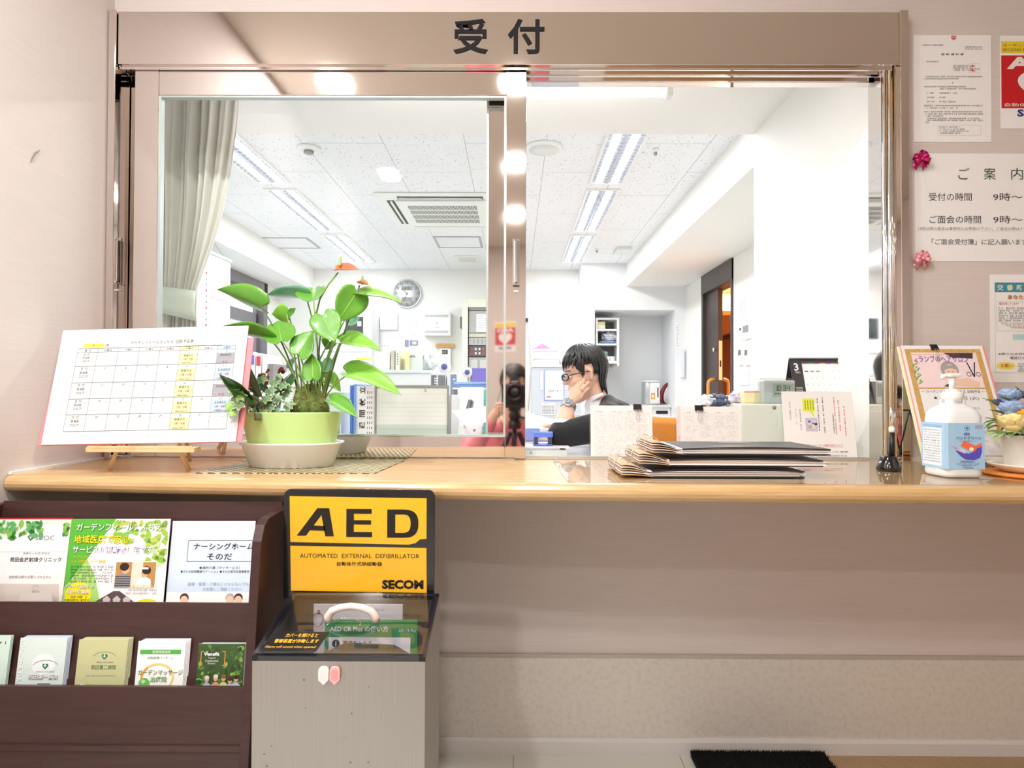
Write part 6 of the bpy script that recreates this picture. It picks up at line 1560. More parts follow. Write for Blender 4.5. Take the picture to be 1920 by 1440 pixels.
# left side: hanging calendar sheet, binders on a cabinet, curtain
a = P(370, 462, 4.55); b = P(432, 487, 5.06); zt = b.z
t = thing('planning_calendar', 'long white planning calendar hanging beside the curtain', 'calendar', ((a.x + b.x) / 2, 4.8, zt - .8))
ex = Vector((b.x - a.x, b.y - a.y, 0)); L_ = ex.length; Mx = frame_at((a.x, a.y, zt - .80), ex, (0, 0, 1))
mb = MB(); mb.box(0, L_, 0, .003, 0, .78, PAPER); pr = Print(mb, (0, 0, 0), (1, 0, 0), (0, 0, 1), (0, -1, 0), .0008)
pr.greek(L_ * .4, .72, L_ * .85, .02, GREY, 1, 3); pr.greek(L_ * .4, .66, L_ * .7, .02, LGREY, 1, 4)
for k in range(14):
    z = .60 - k * .044; pr.rect(L_ * .05, z, L_ * .95, z + .002, LGREY, 1); pr.text(str(k * 2 + 1), L_ * .1, z + .008, .022, mat('#55617a', .5), l=2); pr.rect(L_ * .24, z + .008, L_ * .28, z + .026, GREY if k % 3 else RED, 2)
    if k % 3 == 1: pr.greek(L_ * .36, z + .01, L_ * .8, .016, (RED, GREY)[k % 2], 2, k)
pr.rect(L_ * .8, .58, L_ * .92, .60, mat('#f0b648', .5), 2)
mb.v = [Mx @ v for v in mb.v]; mb.build('sheet', t)
mb = MB(Mx); mb.box(-.01, L_ + .012, -.012, .014, .775, .80, mat('#b9bcc0', .4, .3, 'grey_bar'), .003); mb.build('hanging_bar', t)
mb = MB(Mx)
mb.tube([(L_ * .2, 0, .795), (L_ * .5, 0, 2.135 - (zt - .80)), (L_ * .8, 0, .795)], .0015, GREY, 6); mb.build('string', t)
Yl = 4.5; zl = P(460, 722, Yl).z
t = thing('side_cabinet', 'white side cabinet carrying the binders below the office window', 'cabinet', (-1.95, 4.75, 0)); x0 = P(395, 720, Yl).x; x1 = P(575, 720, Yl).x
mb = MB(); mb.box(x0, x1, Yl, 5.0, 0, zl - .02, CW, .004); mb.build('body', t); mb = MB(); mb.box(x0 - .005, x1 + .005, Yl - .01, 5.01, zl - .02, zl, mat('#eceff0', .4), .003); mb.build('top', t)
def binder_up(u0, u1, v0, m, lab, cap=None):
    a = P(u0, 720, Yl + .05); b = P(u1, v0, Yl + .05); t = thing('box_binder', lab, 'binder', ((a.x + b.x) / 2, Yl + .2, zl))
    mb = MB(); mb.box(a.x, b.x, Yl + .05, Yl + .33, zl, b.z, m, .003); mb.build('cover', t)
    if cap:
        mb = MB(); w = b.x - a.x; mb.box(a.x + w * .12, b.x - w * .12, Yl + .0485, Yl + .05, b.z - .09, b.z - .02, mat(cap, .5)); mb.build('spine_label', t)
binder_up(436, 453, 656, mat('#e9eff8', .5, 0, 'bluish_white_board'), 'wide pale blue binder at the left of the row on the side cabinet', '#cfc4e6')
binder_up(455, 466, 659, WHITE, 'white binder with a violet label next to the wide pale blue binder', '#6d5cc0')
binder_up(467, 478, 661, WHITE, 'white binder with a violet label left of the red labelled binder', '#7c6cc8')
binder_up(479, 490, 663, WHITE, 'white binder with a red label on the side cabinet', '#d24a56')
binder_up(491, 501, 665, WHITE, 'plain white binder right of the red labelled binder', None)
binder_up(503, 512, 682, mat('#8b8583', .5, 0, 'taupe_board'), 'short grey binder at the right end of the row on the side cabinet', None)
a = P(522, 700, 4.6); mb = MB(); mb.lathe([(.035, 0), (.04, .005), (.04, .10), (.036, .10), (.034, .008), (0, .008)], WHITE, 24, (a.x, 4.7, zl)); tag(mb.build('cup'), 'white cup right of the short grey binder on the side cabinet', 'cup')

CURT = mat('#f3f3ec', .8, 0, 'curtain_cloth', var='#eceee6', freq=220, sheen=.3, bump=.15, bd=.0006)
yc = 1.945
def curt(s, t_):
    us = [(185, 285, 447), (250, 286, 441), (330, 287, 430), (400, 288, 416), (460, 289, 398), (510, 290, 380), (540, 290, 369), (585, 290, 368), (640, 288, 372), (760, 286, 376)]
    v = 150 + (760 - 150) * t_
    if v <= us[0][0]: k = 0; f = (v - us[0][0]) / (us[1][0] - us[0][0])
    else:
        k = max(i for i in range(len(us) - 1) if us[i][0] <= v); f = (v - us[k][0]) / (us[k + 1][0] - us[k][0])
    ul = us[k][1] + (us[k + 1][1] - us[k][1]) * f; ur = us[k][2] + (us[k + 1][2] - us[k][2]) * f
    tight = min(1, abs(v - 560) / 260) if v < 560 else min(1, (v - 560) / 200)
    x = P(ul + (ur - ul) * s, v, yc).x; z = P(300, v, yc).z
    sk = s + .10 * (1 - t_) * 0
    fold = .020 * (.35 + .65 * tight) * math.sin(s * 40 + 2.2 * math.sin(s * 9)) * (1 - .45 * (s > .8)) + .008 * math.sin(s * 83 + t_ * 3)
    return Vector((x, yc + fold + .035 * (1 - tight) * math.sin(PI * s), z))
t = thing('curtain', 'cream curtain gathered by a pale green band at the left of the window', 'curtain', (P(360, 400, yc).x, yc, P(330, 760, yc).z))
mb = MB(); mb.grid(curt, 140, 60, CURT, True, .0012); mb.build('cloth', t)
mb = MB()
def band(s, q):
    v = 537 + (46 + 10 * s) * q + 10 * s; tt = (v - 150) / 610; p = curt(-.03 + 1.06 * s, min(1, tt)); return Vector((p.x, yc - .030 + .012 * s + .006 * math.sin(s * 7), P(330, v, yc).z))
mb.grid(band, 20, 3, mat('#dfeee0', .7, 0, 'pale_green_band'), True, .0015); mb.build('tie_band', t)
mb = MB(); zr = P(300, 150, yc).z; mb.tube([(-1.35, yc, zr), (.2, yc, zr)], .011, WHITE, 12)
for x in (-1.3, .15): mb.tube([(x, yc, zr), (x, yc, 2.135)], .006, WHITE, 8)
tag(mb.build('curtain_rail'), 'white curtain rail under the soffit behind the window header', 'curtain rail')

# ================================================================ DESKS BEHIND THE WINDOW
DT = mat('#dfe1e6', .35, 0, 'desk_top_grey'); DS = mat('#c9ccd4', .4, 0, 'desk_panel_grey'); ZD = .72
def desk(x0, x1, y0, y1, label):
    t = thing('office_desk', label, 'desk', ((x0 + x1) / 2, (y0 + y1) / 2, 0))
    mb = MB(); mb.box(x0, x1, y0, y1, ZD - .028, ZD, DT, .004); mb.build('desk_top', t)
    for x in (x0 + .02, x1 - .05):
        mb = MB(); mb.box(x, x + .03, y0 + .03, y1 - .03, 0, ZD - .028, DS); mb.build('side_panel', t)
    mb = MB(); mb.box(x0 + .05, x1 - .05, y1 - .06, y1 - .045, .25, ZD - .028, DS); mb.build('back_panel', t)
desk(-1.0, .98, 1.83, 2.42, 'long grey topped desk right behind the reception window')
desk(-.95, .37, 2.44, 3.2, 'grey topped desk at which the man in the cardigan sits')

def lean_sheet(u0, u1, v0, v1, Yb, Yt, name, label, cat, m, th, draw, build=True):
    a = P(u0, v1, Yb); b = P(u1, v1, Yb); c = P(u0, v0, Yt); Mx = frame_at(a, b - a, c - a); w = (b - a).length; h = (c - a).length
    mb, pr = sheet_mb(w, h, m, th)
    if draw: draw(pr, w, h)
    mb.v = [Mx @ v for v in mb.v]
    o = mb.build(name); tag(o, label, cat); return o, Mx, w, h
# document stand with a blank lined sheet
Yd = 1.99; zb_ = ZD
a = P(703, 722, Yd); b = P(842, 722, Yd)
t = thing('document_stand', 'grey framed clear document stand with a lined sheet behind the window glass', 'document stand', ((a.x + b.x) / 2, Yd, ZD))
z1 = a.z; FRM = mat('#9b9a98', .4, .2, 'frame_grey'); mb = MB()
for q in ((a.x, a.x + .006, ZD, z1), (b.x - .006, b.x, ZD, z1), (a.x + .006, b.x - .006, z1 - .007, z1), (a.x + .006, b.x - .006, ZD, ZD + .006)): mb.box(q[0], q[1], Yd - .004, Yd + .004, q[2], q[3], FRM)
mb.build('frame', t)
mb = MB(); mb.box(a.x + .006, b.x - .006, Yd, Yd + .002, ZD + .006, z1 - .007, mat('#eef0ea', .5, 0, 'pale_sheet')); w = b.x - a.x; pr = Print(mb, (a.x, Yd, ZD), (1, 0, 0), (0, 0, 1), (0, -1, 0)); h = z1 - ZD
for k in range(6): pr.rect(w * .06, h * (.80 - .05 * k), w * .95, h * (.802 - .05 * k), LGREY, 1)
pr.frame(w * .05, h * .5, w * .96, h * .9, .0006, LGREY, 1); pr.disc(w * .3, h * .94, .0042, .0042, GREY, 1); pr.disc(w * .68, h * .94, .0042, .0042, GREY, 1); pr.disc(w * .3, h * .94, .0024, .0024, PAPER, 2); pr.disc(w * .68, h * .94, .0024, .0024, PAPER, 2)
mb.build('sheet', t)
mb = MB(); mb.box(a.x + .002, b.x - .002, Yd - .009, Yd - .0055, ZD, ZD + h * .55, ACRYL); mb.build('clear_pocket', t)
# weekly menu card on its side, blue file
a = P(669, 724, 1.985); b = P(702, 724, 1.985); w = b.x - a.x; h = a.z - ZD
mb = MB(); mb.box(a.x, b.x, 1.985, 1.987, ZD, a.z, PAPER); pr = Print(mb, (a.x, 1.985, ZD), (1, 0, 0), (0, 0, 1), (0, -1, 0)); k_ = 1.985 / F
pr.frame(w * .06, h * .0, w * .97, h * .98, .0006, GREY, 1)
for i, ch in enumerate('週間献立'): pr.text(ch, w * .48, a.z - ZD - (804 - 724 - i * 22) * k_ * 1.0, 11 * k_, INK, w=13 * k_, rot=90, l=2, bold=.02)
for c_ in (.60, .72, .84):
    for k in range(9): pr.rect(w * c_, h * .98 - (6 + k * 9.5) * k_ - 5 * k_, w * (c_ + .05), h * .98 - (6 + k * 9.5) * k_, GREY if (k + int(c_ * 10)) % 3 else RED, 2)
pr.disc(w * .3, h * .98 - 32 * k_, .004, .006, mat('#e7b8bd', .5), 2)
tag(mb.build('menu_card'), 'white weekly menu card standing sideways left of the document stand', 'card')
std(656, 722, 662, 2.0, ZD, .22, mat('#4f78d0', .45, 0, 'mid_blue_board'), 'blue_file', 'dark blue file left of the weekly menu card', 'file')
std(662.5, 720, 669, 2.0, ZD, .22, mat('#7ba0dd', .45, 0, 'light_blue_board'), 'blue_file', 'lighter blue file touching the weekly menu card', 'file')
a = P(651, 800, 2.0); mb = MB(); mb.lathe([(.018, 0), (.021, .0), (.028, .12), (.0255, .12), (.018, .006), (0, .006)], mat('#dff0ee', .4, 0, 'pale_aqua_plastic'), 24, (a.x, 2.02, ZD), 1, 1, sq=4); tag(mb.build('pen_cup'), 'pale aqua square cup beside the dark blue file', 'cup')
a = P(630, 800, 2.0); mb = MB(); mb.prism([(-.018, ZD), (.02, ZD), (.006, ZD + .09), (-.006, ZD + .09)], 'y', 2.0, 2.03, mat('#49604f', .5, 0, 'dark_green_block'), .002); mb.v = [v + Vector((a.x, 0, 0)) for v in mb.v]; tag(mb.build('tent_block'), 'dark green tent shaped block behind the right side of the plant dish', 'block')
std(610, 734, 640, 2.12, ZD, .14, mat('#e9f2f0', .45, 0, 'milky_board'), 'document_box', 'milky white document box behind the lower right leaves of the plant', 'box', lambda pr, w, h: [pr.rect(0, h * .86, w, h * .97, mat('#a9d8cf', .5), 1), pr.rect(w * .5, h * .45, w * .9, h * .6, mat('#5b6f5e', .5), 1)])
# blue folders lying, aqua folder, white envelopes, tape dispenser
for k, (c_, v0, lb) in enumerate((('#6c97e0', 723, 'lower'), ('#8fb3ea', 717, 'upper'))):
    a = P(852 + 4 * (1 - k), 720, 2.3); b = P(930, 720, 2.3); z = P(880, 727, 2.3).z + k * .011
    mb = MB(); mb.box(a.x, b.x, 2.27, 2.5, z, z + .010, mat(c_, .45), .002); tag(mb.build('blue_folder'), lb + ' of two blue folders lying above the aqua folder', 'folder')
zf_ = P(880, 727, 2.3).z
t = thing('desk_tray', 'white desk tray stand carrying the two blue folders', 'tray', (P(890, 720, 2.3).x, 2.4, ZD)); a = P(850, 720, 2.3); b = P(932, 720, 2.3)
mb = MB(); mb.box(a.x, b.x, 2.27, 2.41, zf_ - .006, zf_, CW); mb.build('shelf', t)
mb = MB(); mb.box(a.x, a.x + .006, 2.27, 2.41, ZD, zf_ - .006, mat('#8e8b88', .5)); mb.build('side', t); mb = MB(); mb.box(b.x - .006, b.x, 2.27, 2.41, ZD, zf_ - .006, mat('#8e8b88', .5)); mb.build('side', t)
std(893, 731, 935, 2.22, ZD, .015, mat('#63cdbb', .45, 0, 'aqua_board'), 'aqua_folder', 'aqua folder standing below the blue folders', 'folder', bev=.001)
lean_sheet(862, 906, 726, 800, 2.14, 2.17, 'envelope', 'white envelope with grey streaks leaning on the aqua folder', 'envelope', PAPER, .004, lambda pr, w, h: [pr.poly([(w * (.10 + .1 * k), h * .15), (w * (.13 + .1 * k), h * .12), (w * (.42 + .06 * k), h * .62), (w * (.36 + .04 * k), h * .70)], GREY if k % 2 else mat('#5d5d60', .5), 1) for k in range(4)])
lean_sheet(842, 858, 740, 815, 2.12, 2.13, 'document_file', 'white file with a grey edge right of the document stand', 'file', mat('#dadcdd', .5), .02, lambda pr, w, h: pr.rect(0, 0, w * .25, h, mat('#9a9896', .5), 1))
mb = MB(); q = [P(846, 771, 2.0), P(912, 762, 2.06), P(914, 790, 2.03), P(880, 806, 1.96)]; mb.solid([q[0], q[3], q[2], q[1]], [(0, 1, 2, 3)], PAPER, .002, False)
mb.prism([(-.004, ZD), (.004, ZD), (.004, P(880, 790, 2.02).z), (-.004, P(880, 790, 2.02).z)], 'y', 2.0, 2.02, PAPER); k0 = len(mb.v)
for i in range(k0 - 8, k0): mb.v[i] = mb.v[i] + Vector((P(872, 780, 2.02).x, 0, 0))
tag(mb.build('paper_sheet'), 'tilted blank white sheet above the pink tape dispenser', 'sheet')
c = P(890, 806, 1.98); t = thing('tape_dispenser', 'pink tape dispenser low behind the lower right corner of the window glass', 'tape dispenser', (c.x, 1.99, ZD))
PKP = mat('#ee7fa8', .35, 0, 'pink_plastic'); mb = MB(); mb.prism([(c.x + dx, ZD + dz) for dx, dz in ((-.038, 0), (.045, 0), (.045, .03), (.030, .06), (.018, .098), (-.01, .098), (-.026, .07), (-.038, .03))], 'y', 1.965, 2.01, PKP, .006); mb.build('body', t)
mb = MB(); mb.lathe([(.011, -.003), (.026, -.003), (.026, .0)], mat('#f3e4ee', .4, 0, 'tape_roll'), 28, (c.x, 1.965, c.z), ax='y'); mb.lathe([(0, -.004), (.004, -.004), (.004, 0)], GREY, 16, (c.x, 1.965, c.z), ax='y'); mb.build('tape_roll', t)

# --- paper stands on the counter edge (right half)
def form(rows, cols, seed, pink=False):
    def f(pr, w, h):
        rd = random.Random(seed)
        y0, y1 = h * .03, h * .86
        for k in range(rows + 1): pr.rect(w * .05, y0 + (y1 - y0) * k / rows, w * .96, y0 + (y1 - y0) * k / rows + .0003, LGREY, 1)
        for c_ in cols: pr.rect(w * c_, y0, w * c_ + .0003, y1, LGREY, 1)
        for c_ in cols[:-1]: pr.greek(w * (c_ + .03), y1 + h * .012, w * (c_ + .12), h * .018, GREY, 1, int(c_ * 100))
        for k in range(rows):
            for i in range(len(cols) - 1):
                if rd.random() < .8:
                    z = y0 + (y1 - y0) * (k + .2) / rows; pr.greek(w * (cols[i] + .015), z, w * (cols[i] + .015 + (cols[i + 1] - cols[i]) * rd.uniform(.4, .9)), (y1 - y0) / rows * .6, mat('#c3c6cd', .6, 0, 'pencil'), 1, k * 7 + i, .6)
        if pink: pr.rect(0, 0, w * .06, h, mat('#f0dbe0', .5), 1); pr.rect(w * .02, h * .0, w * .045, h * .42, mat('#f2b9c0', .5), 2)
    return f
def stand_form(u0, u1, v0, nm, label, seed, pink, cu, clab):
    Yb_ = 1.765; a = P(u0, 858, Yb_); b = P(u1, 858, Yb_); zz = ZC
    a = Vector((a.x, Yb_, zz + .002)); b = Vector((b.x, Yb_, zz + .002)); c = P(u0, v0, 1.775); Mx = frame_at(a, b - a, Vector((a.x, 1.775, c.z)) - a); w = (b - a).length; h = c.z - a.z
    mb, pr = sheet_mb(w, h, PAPER, .003); form(22, [.05, .10, .3, .42, .56, .74, .96] if not pink else [.12, .36, .58, .80, .96], seed, pink)(pr, w, h); mb.v = [Mx @ v for v in mb.v]; o = mb.build(nm); tag(o, label, 'form')
    t = thing('acrylic_stand', 'clear acrylic stand holding the ' + ('pink edged form' if pink else 'handwritten form left of the orange chair'), 'stand', ((a.x + b.x) / 2, 1.775, ZC))
    mb = MB(Mx); mb.box(-.004, w + .004, .0035, .006, -.002, h * .96, ACRYL); mb.build('back_plate', t); mb = MB(Mx); mb.box(-.004, w + .004, -.010, .0035, -.0018, .001, ACRYL); mb.build('ledge', t)
    clip(Mx, (cu - u0) * w / (u1 - u0), h, clab, .023)
stand_form(1108, 1224, 760, 'handwritten_form', 'white handwritten table form in a clear stand in front of the seated man', 5, False, 1196, 'black binder clip on the handwritten form in front of the seated man')
stand_form(1270, 1390, 762, 'handwritten_form', 'white form with a pink left edge in a clear stand beside the beige box', 8, True, 1312, 'black binder clip on the pink edged form')

# --- beige box with things on it
a = P(1389, 757, 1.96); b = P(1606, 757, 1.96)
t = thing('beige_box', 'pale grey green metal box behind the leaning elevator notice', 'box', ((a.x + b.x) / 2, 2.1, ZD)); zx = a.z
GBX = mat('#dcdfd3', .4, 0, 'pale_grey_green'); mb = MB(); mb.box(a.x, b.x, 1.96, 2.22, ZD, zx, GBX, .006, 3); mb.build('body', t)
x = P(1459, 800, 1.96).x; mb = MB(); mb.box(x, b.x - .012, 1.957, 1.961, ZD + .01, zx - .022, GBX, .002, 2); mb.build('door', t)
mb = MB(); mb.lathe([(.006, -.002), (.006, 0)], GREY, 14, (P(1452, 764, 1.958).x, 1.96, P(1452, 764, 1.958).z), ax='y'); mb.build('lock', t)
# tissue box, crumpled things
std(1395, 733, 1431, 2.02, zx, .11, mat('#efe2b4', .5, 0, 'cream_card'), 'tissue_box', 'cream yellow card box behind the digital clock', 'box', lambda pr, w, h: pr.rect(0, h * .86, w, h, mat('#e7a7a0', .5), 1))
c = P(1345, 752, 2.05)
for k, (u, v, r, m, lb) in enumerate(((1328, 751, .020, mat('#eef0f3', .4, 0, 'white_tissue'), 'crumpled white tissue above the pink edged form'), (1350, 752, .024, mat('#56607c', .5, 0, 'slate_cloth'), 'crumpled slate blue cloth above the pink edged form'), (1366, 752, .018, PAPER, 'crumpled white paper right of the slate blue cloth'), (1388, 748, .022, mat('#d9d4ee', .4, 0, 'lilac_film'), 'crumpled lilac wrapper left of the cream card box'))):
    c = P(u, v, 2.06); tag(crumple((c.x, 2.08, zx + r * .82 if u > 1385 else c.z), (r * 1.5, r * 1.3, r * .9), m, k + 3).build('crumpled_wrapper'), lb, 'wrapper')
# small shelf box carrying the crumpled things left of the box
a = P(1312, 800, 2.06); b = P(1386, 757, 2.06); c = P(1345, 760, 2.06)
mb = MB(); mb.box(a.x, b.x - .004, 2.03, 2.14, ZD, c.z - .006, CW, .003); tag(mb.build('paper_box'), 'white box behind the pink edged form carrying crumpled wrappers', 'box')
# digital clock
a = P(1431, 755, 1.985); b = P(1491, 713, 1.985)
t = thing('digital_clock', 'silver digital clock showing 10:34 on the pale grey green box', 'clock', ((a.x + b.x) / 2, 2.01, zx)); SV = mat('#d9dadd', .35, .4, 'silver_plastic')
mb = MB(); mb.box(a.x, b.x, 1.985, 2.03, zx, b.z, SV, .005, 3); mb.build('case', t)
d0 = P(1449, 743, 1.984); d1 = P(1497, 719, 1.984); mb = MB(); mb.box(d0.x, b.x - .003, 1.9835, 1.986, d0.z, d1.z, mat('#a9b1aa', .35, 0, 'lcd_green_grey')); pr = Print(mb, (d0.x, 1.9835, d0.z), (1, 0, 0), (0, 0, 1), (0, -1, 0)); hh = d1.z - d0.z; ww = b.x - d0.x
def seg7(pr, ch, x, y, w, h, m):
    S = {'0': 'abcdef', '1': 'bc', '3': 'abgcd', '4': 'fgbc'}[ch]; t_ = h * .13
    for s_ in S:
        q = {'a': (x, y + h - t_, x + w, y + h), 'd': (x, y, x + w, y + t_), 'g': (x, y + h / 2 - t_ / 2, x + w, y + h / 2 + t_ / 2), 'b': (x + w - t_, y + h / 2, x + w, y + h), 'c': (x + w - t_, y, x + w, y + h / 2), 'f': (x, y + h / 2, x + t_, y + h), 'e': (x, y, x + t_, y + h / 2)}[s_]; pr.rect(*q, m, 1)
LCDI = mat('#2d3432', .5, 0, 'lcd_ink'); 
for ch, f in (('1', .08), ('0', .22), ('3', .46), ('4', .64)): seg7(pr, ch, ww * f, hh * .42, ww * .12, hh * .42, LCDI)
for q in (.52, .68): pr.rect(ww * .385, hh * q, ww * .405, hh * (q + .06), LCDI, 1)
for k in range(5): pr.rect(ww * (.1 + .12 * k), hh * .14, ww * (.16 + .12 * k), hh * .26, LCDI, 1)
mb.build('display', t)
a2 = P(1425, 755, 1.97); b2 = P(1491, 709, 1.97); mb = MB(); mb.box(a2.x, b2.x, 1.968, 1.971, zx, b2.z, ACRYL); mb.box(a2.x, a2.x + .003, 1.971, 2.035, zx, b2.z, ACRYL); mb.box(a2.x + .003, b2.x, 1.971, 2.035, b2.z - .003, b2.z, ACRYL); tag(mb.build('acrylic_cover'), 'clear acrylic cover over the silver digital clock', 'cover')
# leaning elevator notice
def d_note(pr, w, h):
    pu = mat('#4a3a52', .6, 0, 'plum_ink'); LY = mat('#e6f04a', .5, 0, 'lime_yellow_print'); VG = mat('#c9c6d8', .5, 0, 'lilac_grey_print')
    k = h / 130
    def c(u): return (u - 1472) * w / 136
    def r(v): return (861 - v) * k
    for (u, v0, v1, m) in ((1486, 752, 792, GREY), (1497, 765, 800, LGREY), (1505, 763, 808, GREY), (1540, 745, 812, pu), (1550, 742, 815, pu), (1568, 775, 815, pu), (1572, 742, 818, mat('#d8707a', .5)), (1580, 748, 815, mat('#c94a56', .5)), (1590, 760, 818, mat('#c94a56', .5))):
        n_ = int((v1 - v0) / 3.2)
        for i in range(n_):
            v = v0 + i * 3.2; rd = random.Random(u * 100 + i)
            if rd.random() < .88: pr.rect(c(u) - .0014, r(v + 2.2), c(u) + .0014, r(v), m, 1) if rd.random() < .5 else pr.frame(c(u) - .0016, r(v + 2.4), c(u) + .0016, r(v), .0006, m, 1)
    pr.rect(c(1511), r(770), c(1534), r(745), LY, 1); pr.poly([(c(1523), r(769)), (c(1530), r(769)), (c(1533), r(783))], LY, 1)
    for kk in range(4):
        for j in range(6): pr.rect(c(1515 + 5 * kk), r(751 + 3 * j), c(1517 + 5 * kk), r(749 + 3 * j), mat('#7a8a3a', .5), 2)
    pr.rect(c(1514), r(809), c(1537), r(783), VG, 1); pr.rect(c(1518), r(805), c(1533), r(787), mat('#d9d5e6', .5), 2); pr.rect(c(1519), r(792), c(1524), r(788), mat('#3f6fc0', .5), 3); pr.rect(c(1531), r(797), c(1536), r(793), INK, 3); pr.rect(c(1519), r(804), c(1526), r(797), mat('#c9b48a', .5), 3); pr.rect(c(1527), r(795), c(1529.5), r(792), INK, 3)
    pr.text('フロア乗車用エレベーターの操作方法について', c(1494), r(838), 4.2 * k, mat('#c23a48', .5), w=88 * w / 136); pr.rect(c(1494), r(839.4), c(1582), r(839), mat('#c23a48', .5), 1)
    pr.text('当館では一部地階の防止等意図に専用の運転を行っています。複数の階例', c(1490), r(850), 3.2 * k, INK, w=101 * w / 136); pr.greek(c(1492), r(857.5), c(1588), 3 * k, INK, 1, 5)
O = P(1474, 862, 1.755); O.z = ZC + .001; b = P(1608, 862, 1.755); c = P(1464, 734, 1.785); Mx = frame_at(O, Vector((b.x - O.x, 0, 0)), Vector((O.x, c.y, c.z)) - O); w = b.x - O.x; h = (Vector((O.x, c.y, c.z)) - O).length
mb, pr = sheet_mb(w, h, GLOSSP, .002); d_note(pr, w, h); mb.v = [Mx @ v for v in mb.v]; tag(mb.build('elevator_notice'), 'laminated white notice with a lime speech bubble leaning on the pale grey green box', 'notice')
t = thing('acrylic_stand', 'clear acrylic stand holding the laminated elevator notice', 'stand', ((O.x + b.x) / 2, 1.775, ZC))
mb = MB(Mx); mb.box(-.003, w + .003, .0025, .005, -.001, h * .9, ACRYL); mb.build('back_plate', t); mb = MB(Mx); mb.box(-.003, w + .003, -.008, .0025, -.001, .001, ACRYL); mb.build('ledge', t)
# desk calendar
yq = 1.99
a = P(1493, 735, yq); b = P(1597, 735, yq); tl_ = P(1483, 672, yq + .035); tr_ = P(1584, 671, yq + .035)
t = thing('desk_calendar', 'black spiral desk calendar for month 3 standing on the pale grey green box', 'calendar', ((a.x + b.x) / 2, yq + .05, zx))
h_ = tl_.z - zx; top0 = Vector((tl_.x, yq + .048, tl_.z)); wd = tr_.x - tl_.x
Mx = frame_at((top0.x, yq, zx + .001), (1, 0, 0), Vector((0, .048, h_ - .001))); hh = Vector((0, .048, h_)).length
mb = MB(Mx); mb.box(0, wd, 0, .002, 0, hh, mat('#2f2d31', .4, 0, 'charcoal_card')); pr = Print(mb, (0, 0, 0), (1, 0, 0), (0, 0, 1), (0, -1, 0))
pr.rect(wd * .22, 0, wd * .985, hh * .87, PAPER, 1); k_ = hh
for i, c_ in enumerate(('#e0464e', '#63b85a', '#d84a8a', '#f0b23a', '#a86ac8', '#f08a3a', '#6a5ac8')): pr.rect(wd * (.22 + .109 * i), hh * .87, wd * (.22 + .109 * (i + 1)), hh * .895, mat(c_, .5), 1)
pr.text('3', wd * .065, hh * .72, hh * .17, PAPER, l=1, bold=.02); pr.rect(wd * .07, hh * .695, wd * .16, hh * .70, PAPER, 1); pr.text('MARCH', wd * .08, hh * .665, hh * .022, PAPER, l=1)
for j in range(5):
    pr.rect(wd * .23, hh * (.73 - .15 * j), wd * .97, hh * (.733 - .15 * j), LGREY, 2)
    for i in range(7): pr.text(str(max(1, j * 7 + i - 2)) if 0 <= j * 7 + i - 3 < 31 else '-', wd * (.25 + .105 * i), hh * (.69 - .15 * j), hh * .03, GREY if i else RED, l=2)
for j in range(5):
    for i in range(7): pr.rect(wd * (.045 + .018 * i), hh * (.34 - .03 * j), wd * (.056 + .018 * i), hh * (.352 - .03 * j), PAPER, 1)
mb.build('front_leaf', t)
Mx2 = frame_at((top0.x + wd - .0, yq + .10, zx + .001), (-1, 0, 0), Vector((0, -.048, h_ - .001))); mb = MB(Mx2); mb.box(0, wd, 0, .002, 0, hh, mat('#2f2d31', .4, 0, 'charcoal_card')); mb.build('back_leaf', t)
mb = MB()
for i in range(26):
    x = tl_.x + wd * (.03 + .94 * i / 25); mb.tube([Vector((x, yq + .049 + .005 * math.cos(q), zx + h_ - .002 + .006 * math.sin(q))) for q in [2 * PI * k / 10 for k in range(10)]], .0009, BLACK, 5, closed=True)
mb.build('spiral', t)

# --- things on the man's desk
def pile(x0, x1, y0, y1, z, n, h, ms, seed, name, label, cat='papers'):
    rd = random.Random(seed); t = thing(name, label, cat, ((x0 + x1) / 2, (y0 + y1) / 2, z))
    for k in range(n):
        mb = MB(); e = .012; mb.box(x0 + rd.uniform(0, e), x1 - rd.uniform(0, e), y0 + rd.uniform(0, e), y1 - rd.uniform(0, e), z + k * h, z + k * h + h * .92, ms[k % len(ms)], .001); mb.build('document', t)
    return t
a = P(905, 800, 2.5); b = P(1064, 800, 2.5)
GWF = mat('#dfe6dd', .4, 0, 'pale_green_case'); zt_ = P(1020, 838, 2.5).z
t = thing('document_case', 'pale green white document case on the desk below the blue hole punch', 'case', ((a.x + b.x) / 2, 2.58, ZD)); mb = MB(); mb.box(a.x, b.x, 2.5, 2.74, ZD, zt_ - .012, GWF, .006, 3); mb.build('shell', t); mb = MB(); mb.box(a.x + .005, b.x - .03, 2.502, 2.73, zt_ - .012, zt_ - .004, PAPER, .002); mb.build('papers', t)
mb = MB(); q = P(996, 849, 2.5); mb.lathe([(.006, -.002), (.006, 0)], LGREY, 16, (q.x, 2.5, q.z), ax='y'); mb.build('button', t)
mb = MB(); mb.box(a.x + .02, P(1068, 836, 2.5).x, 2.49, 2.72, zt_ - .004, zt_ + .001, mat('#f3dfe2', .5, 0, 'pale_pink_sheet'), .001); tag(mb.build('pink_sheet'), 'pale pink sheet under the blue hole punch', 'sheet')
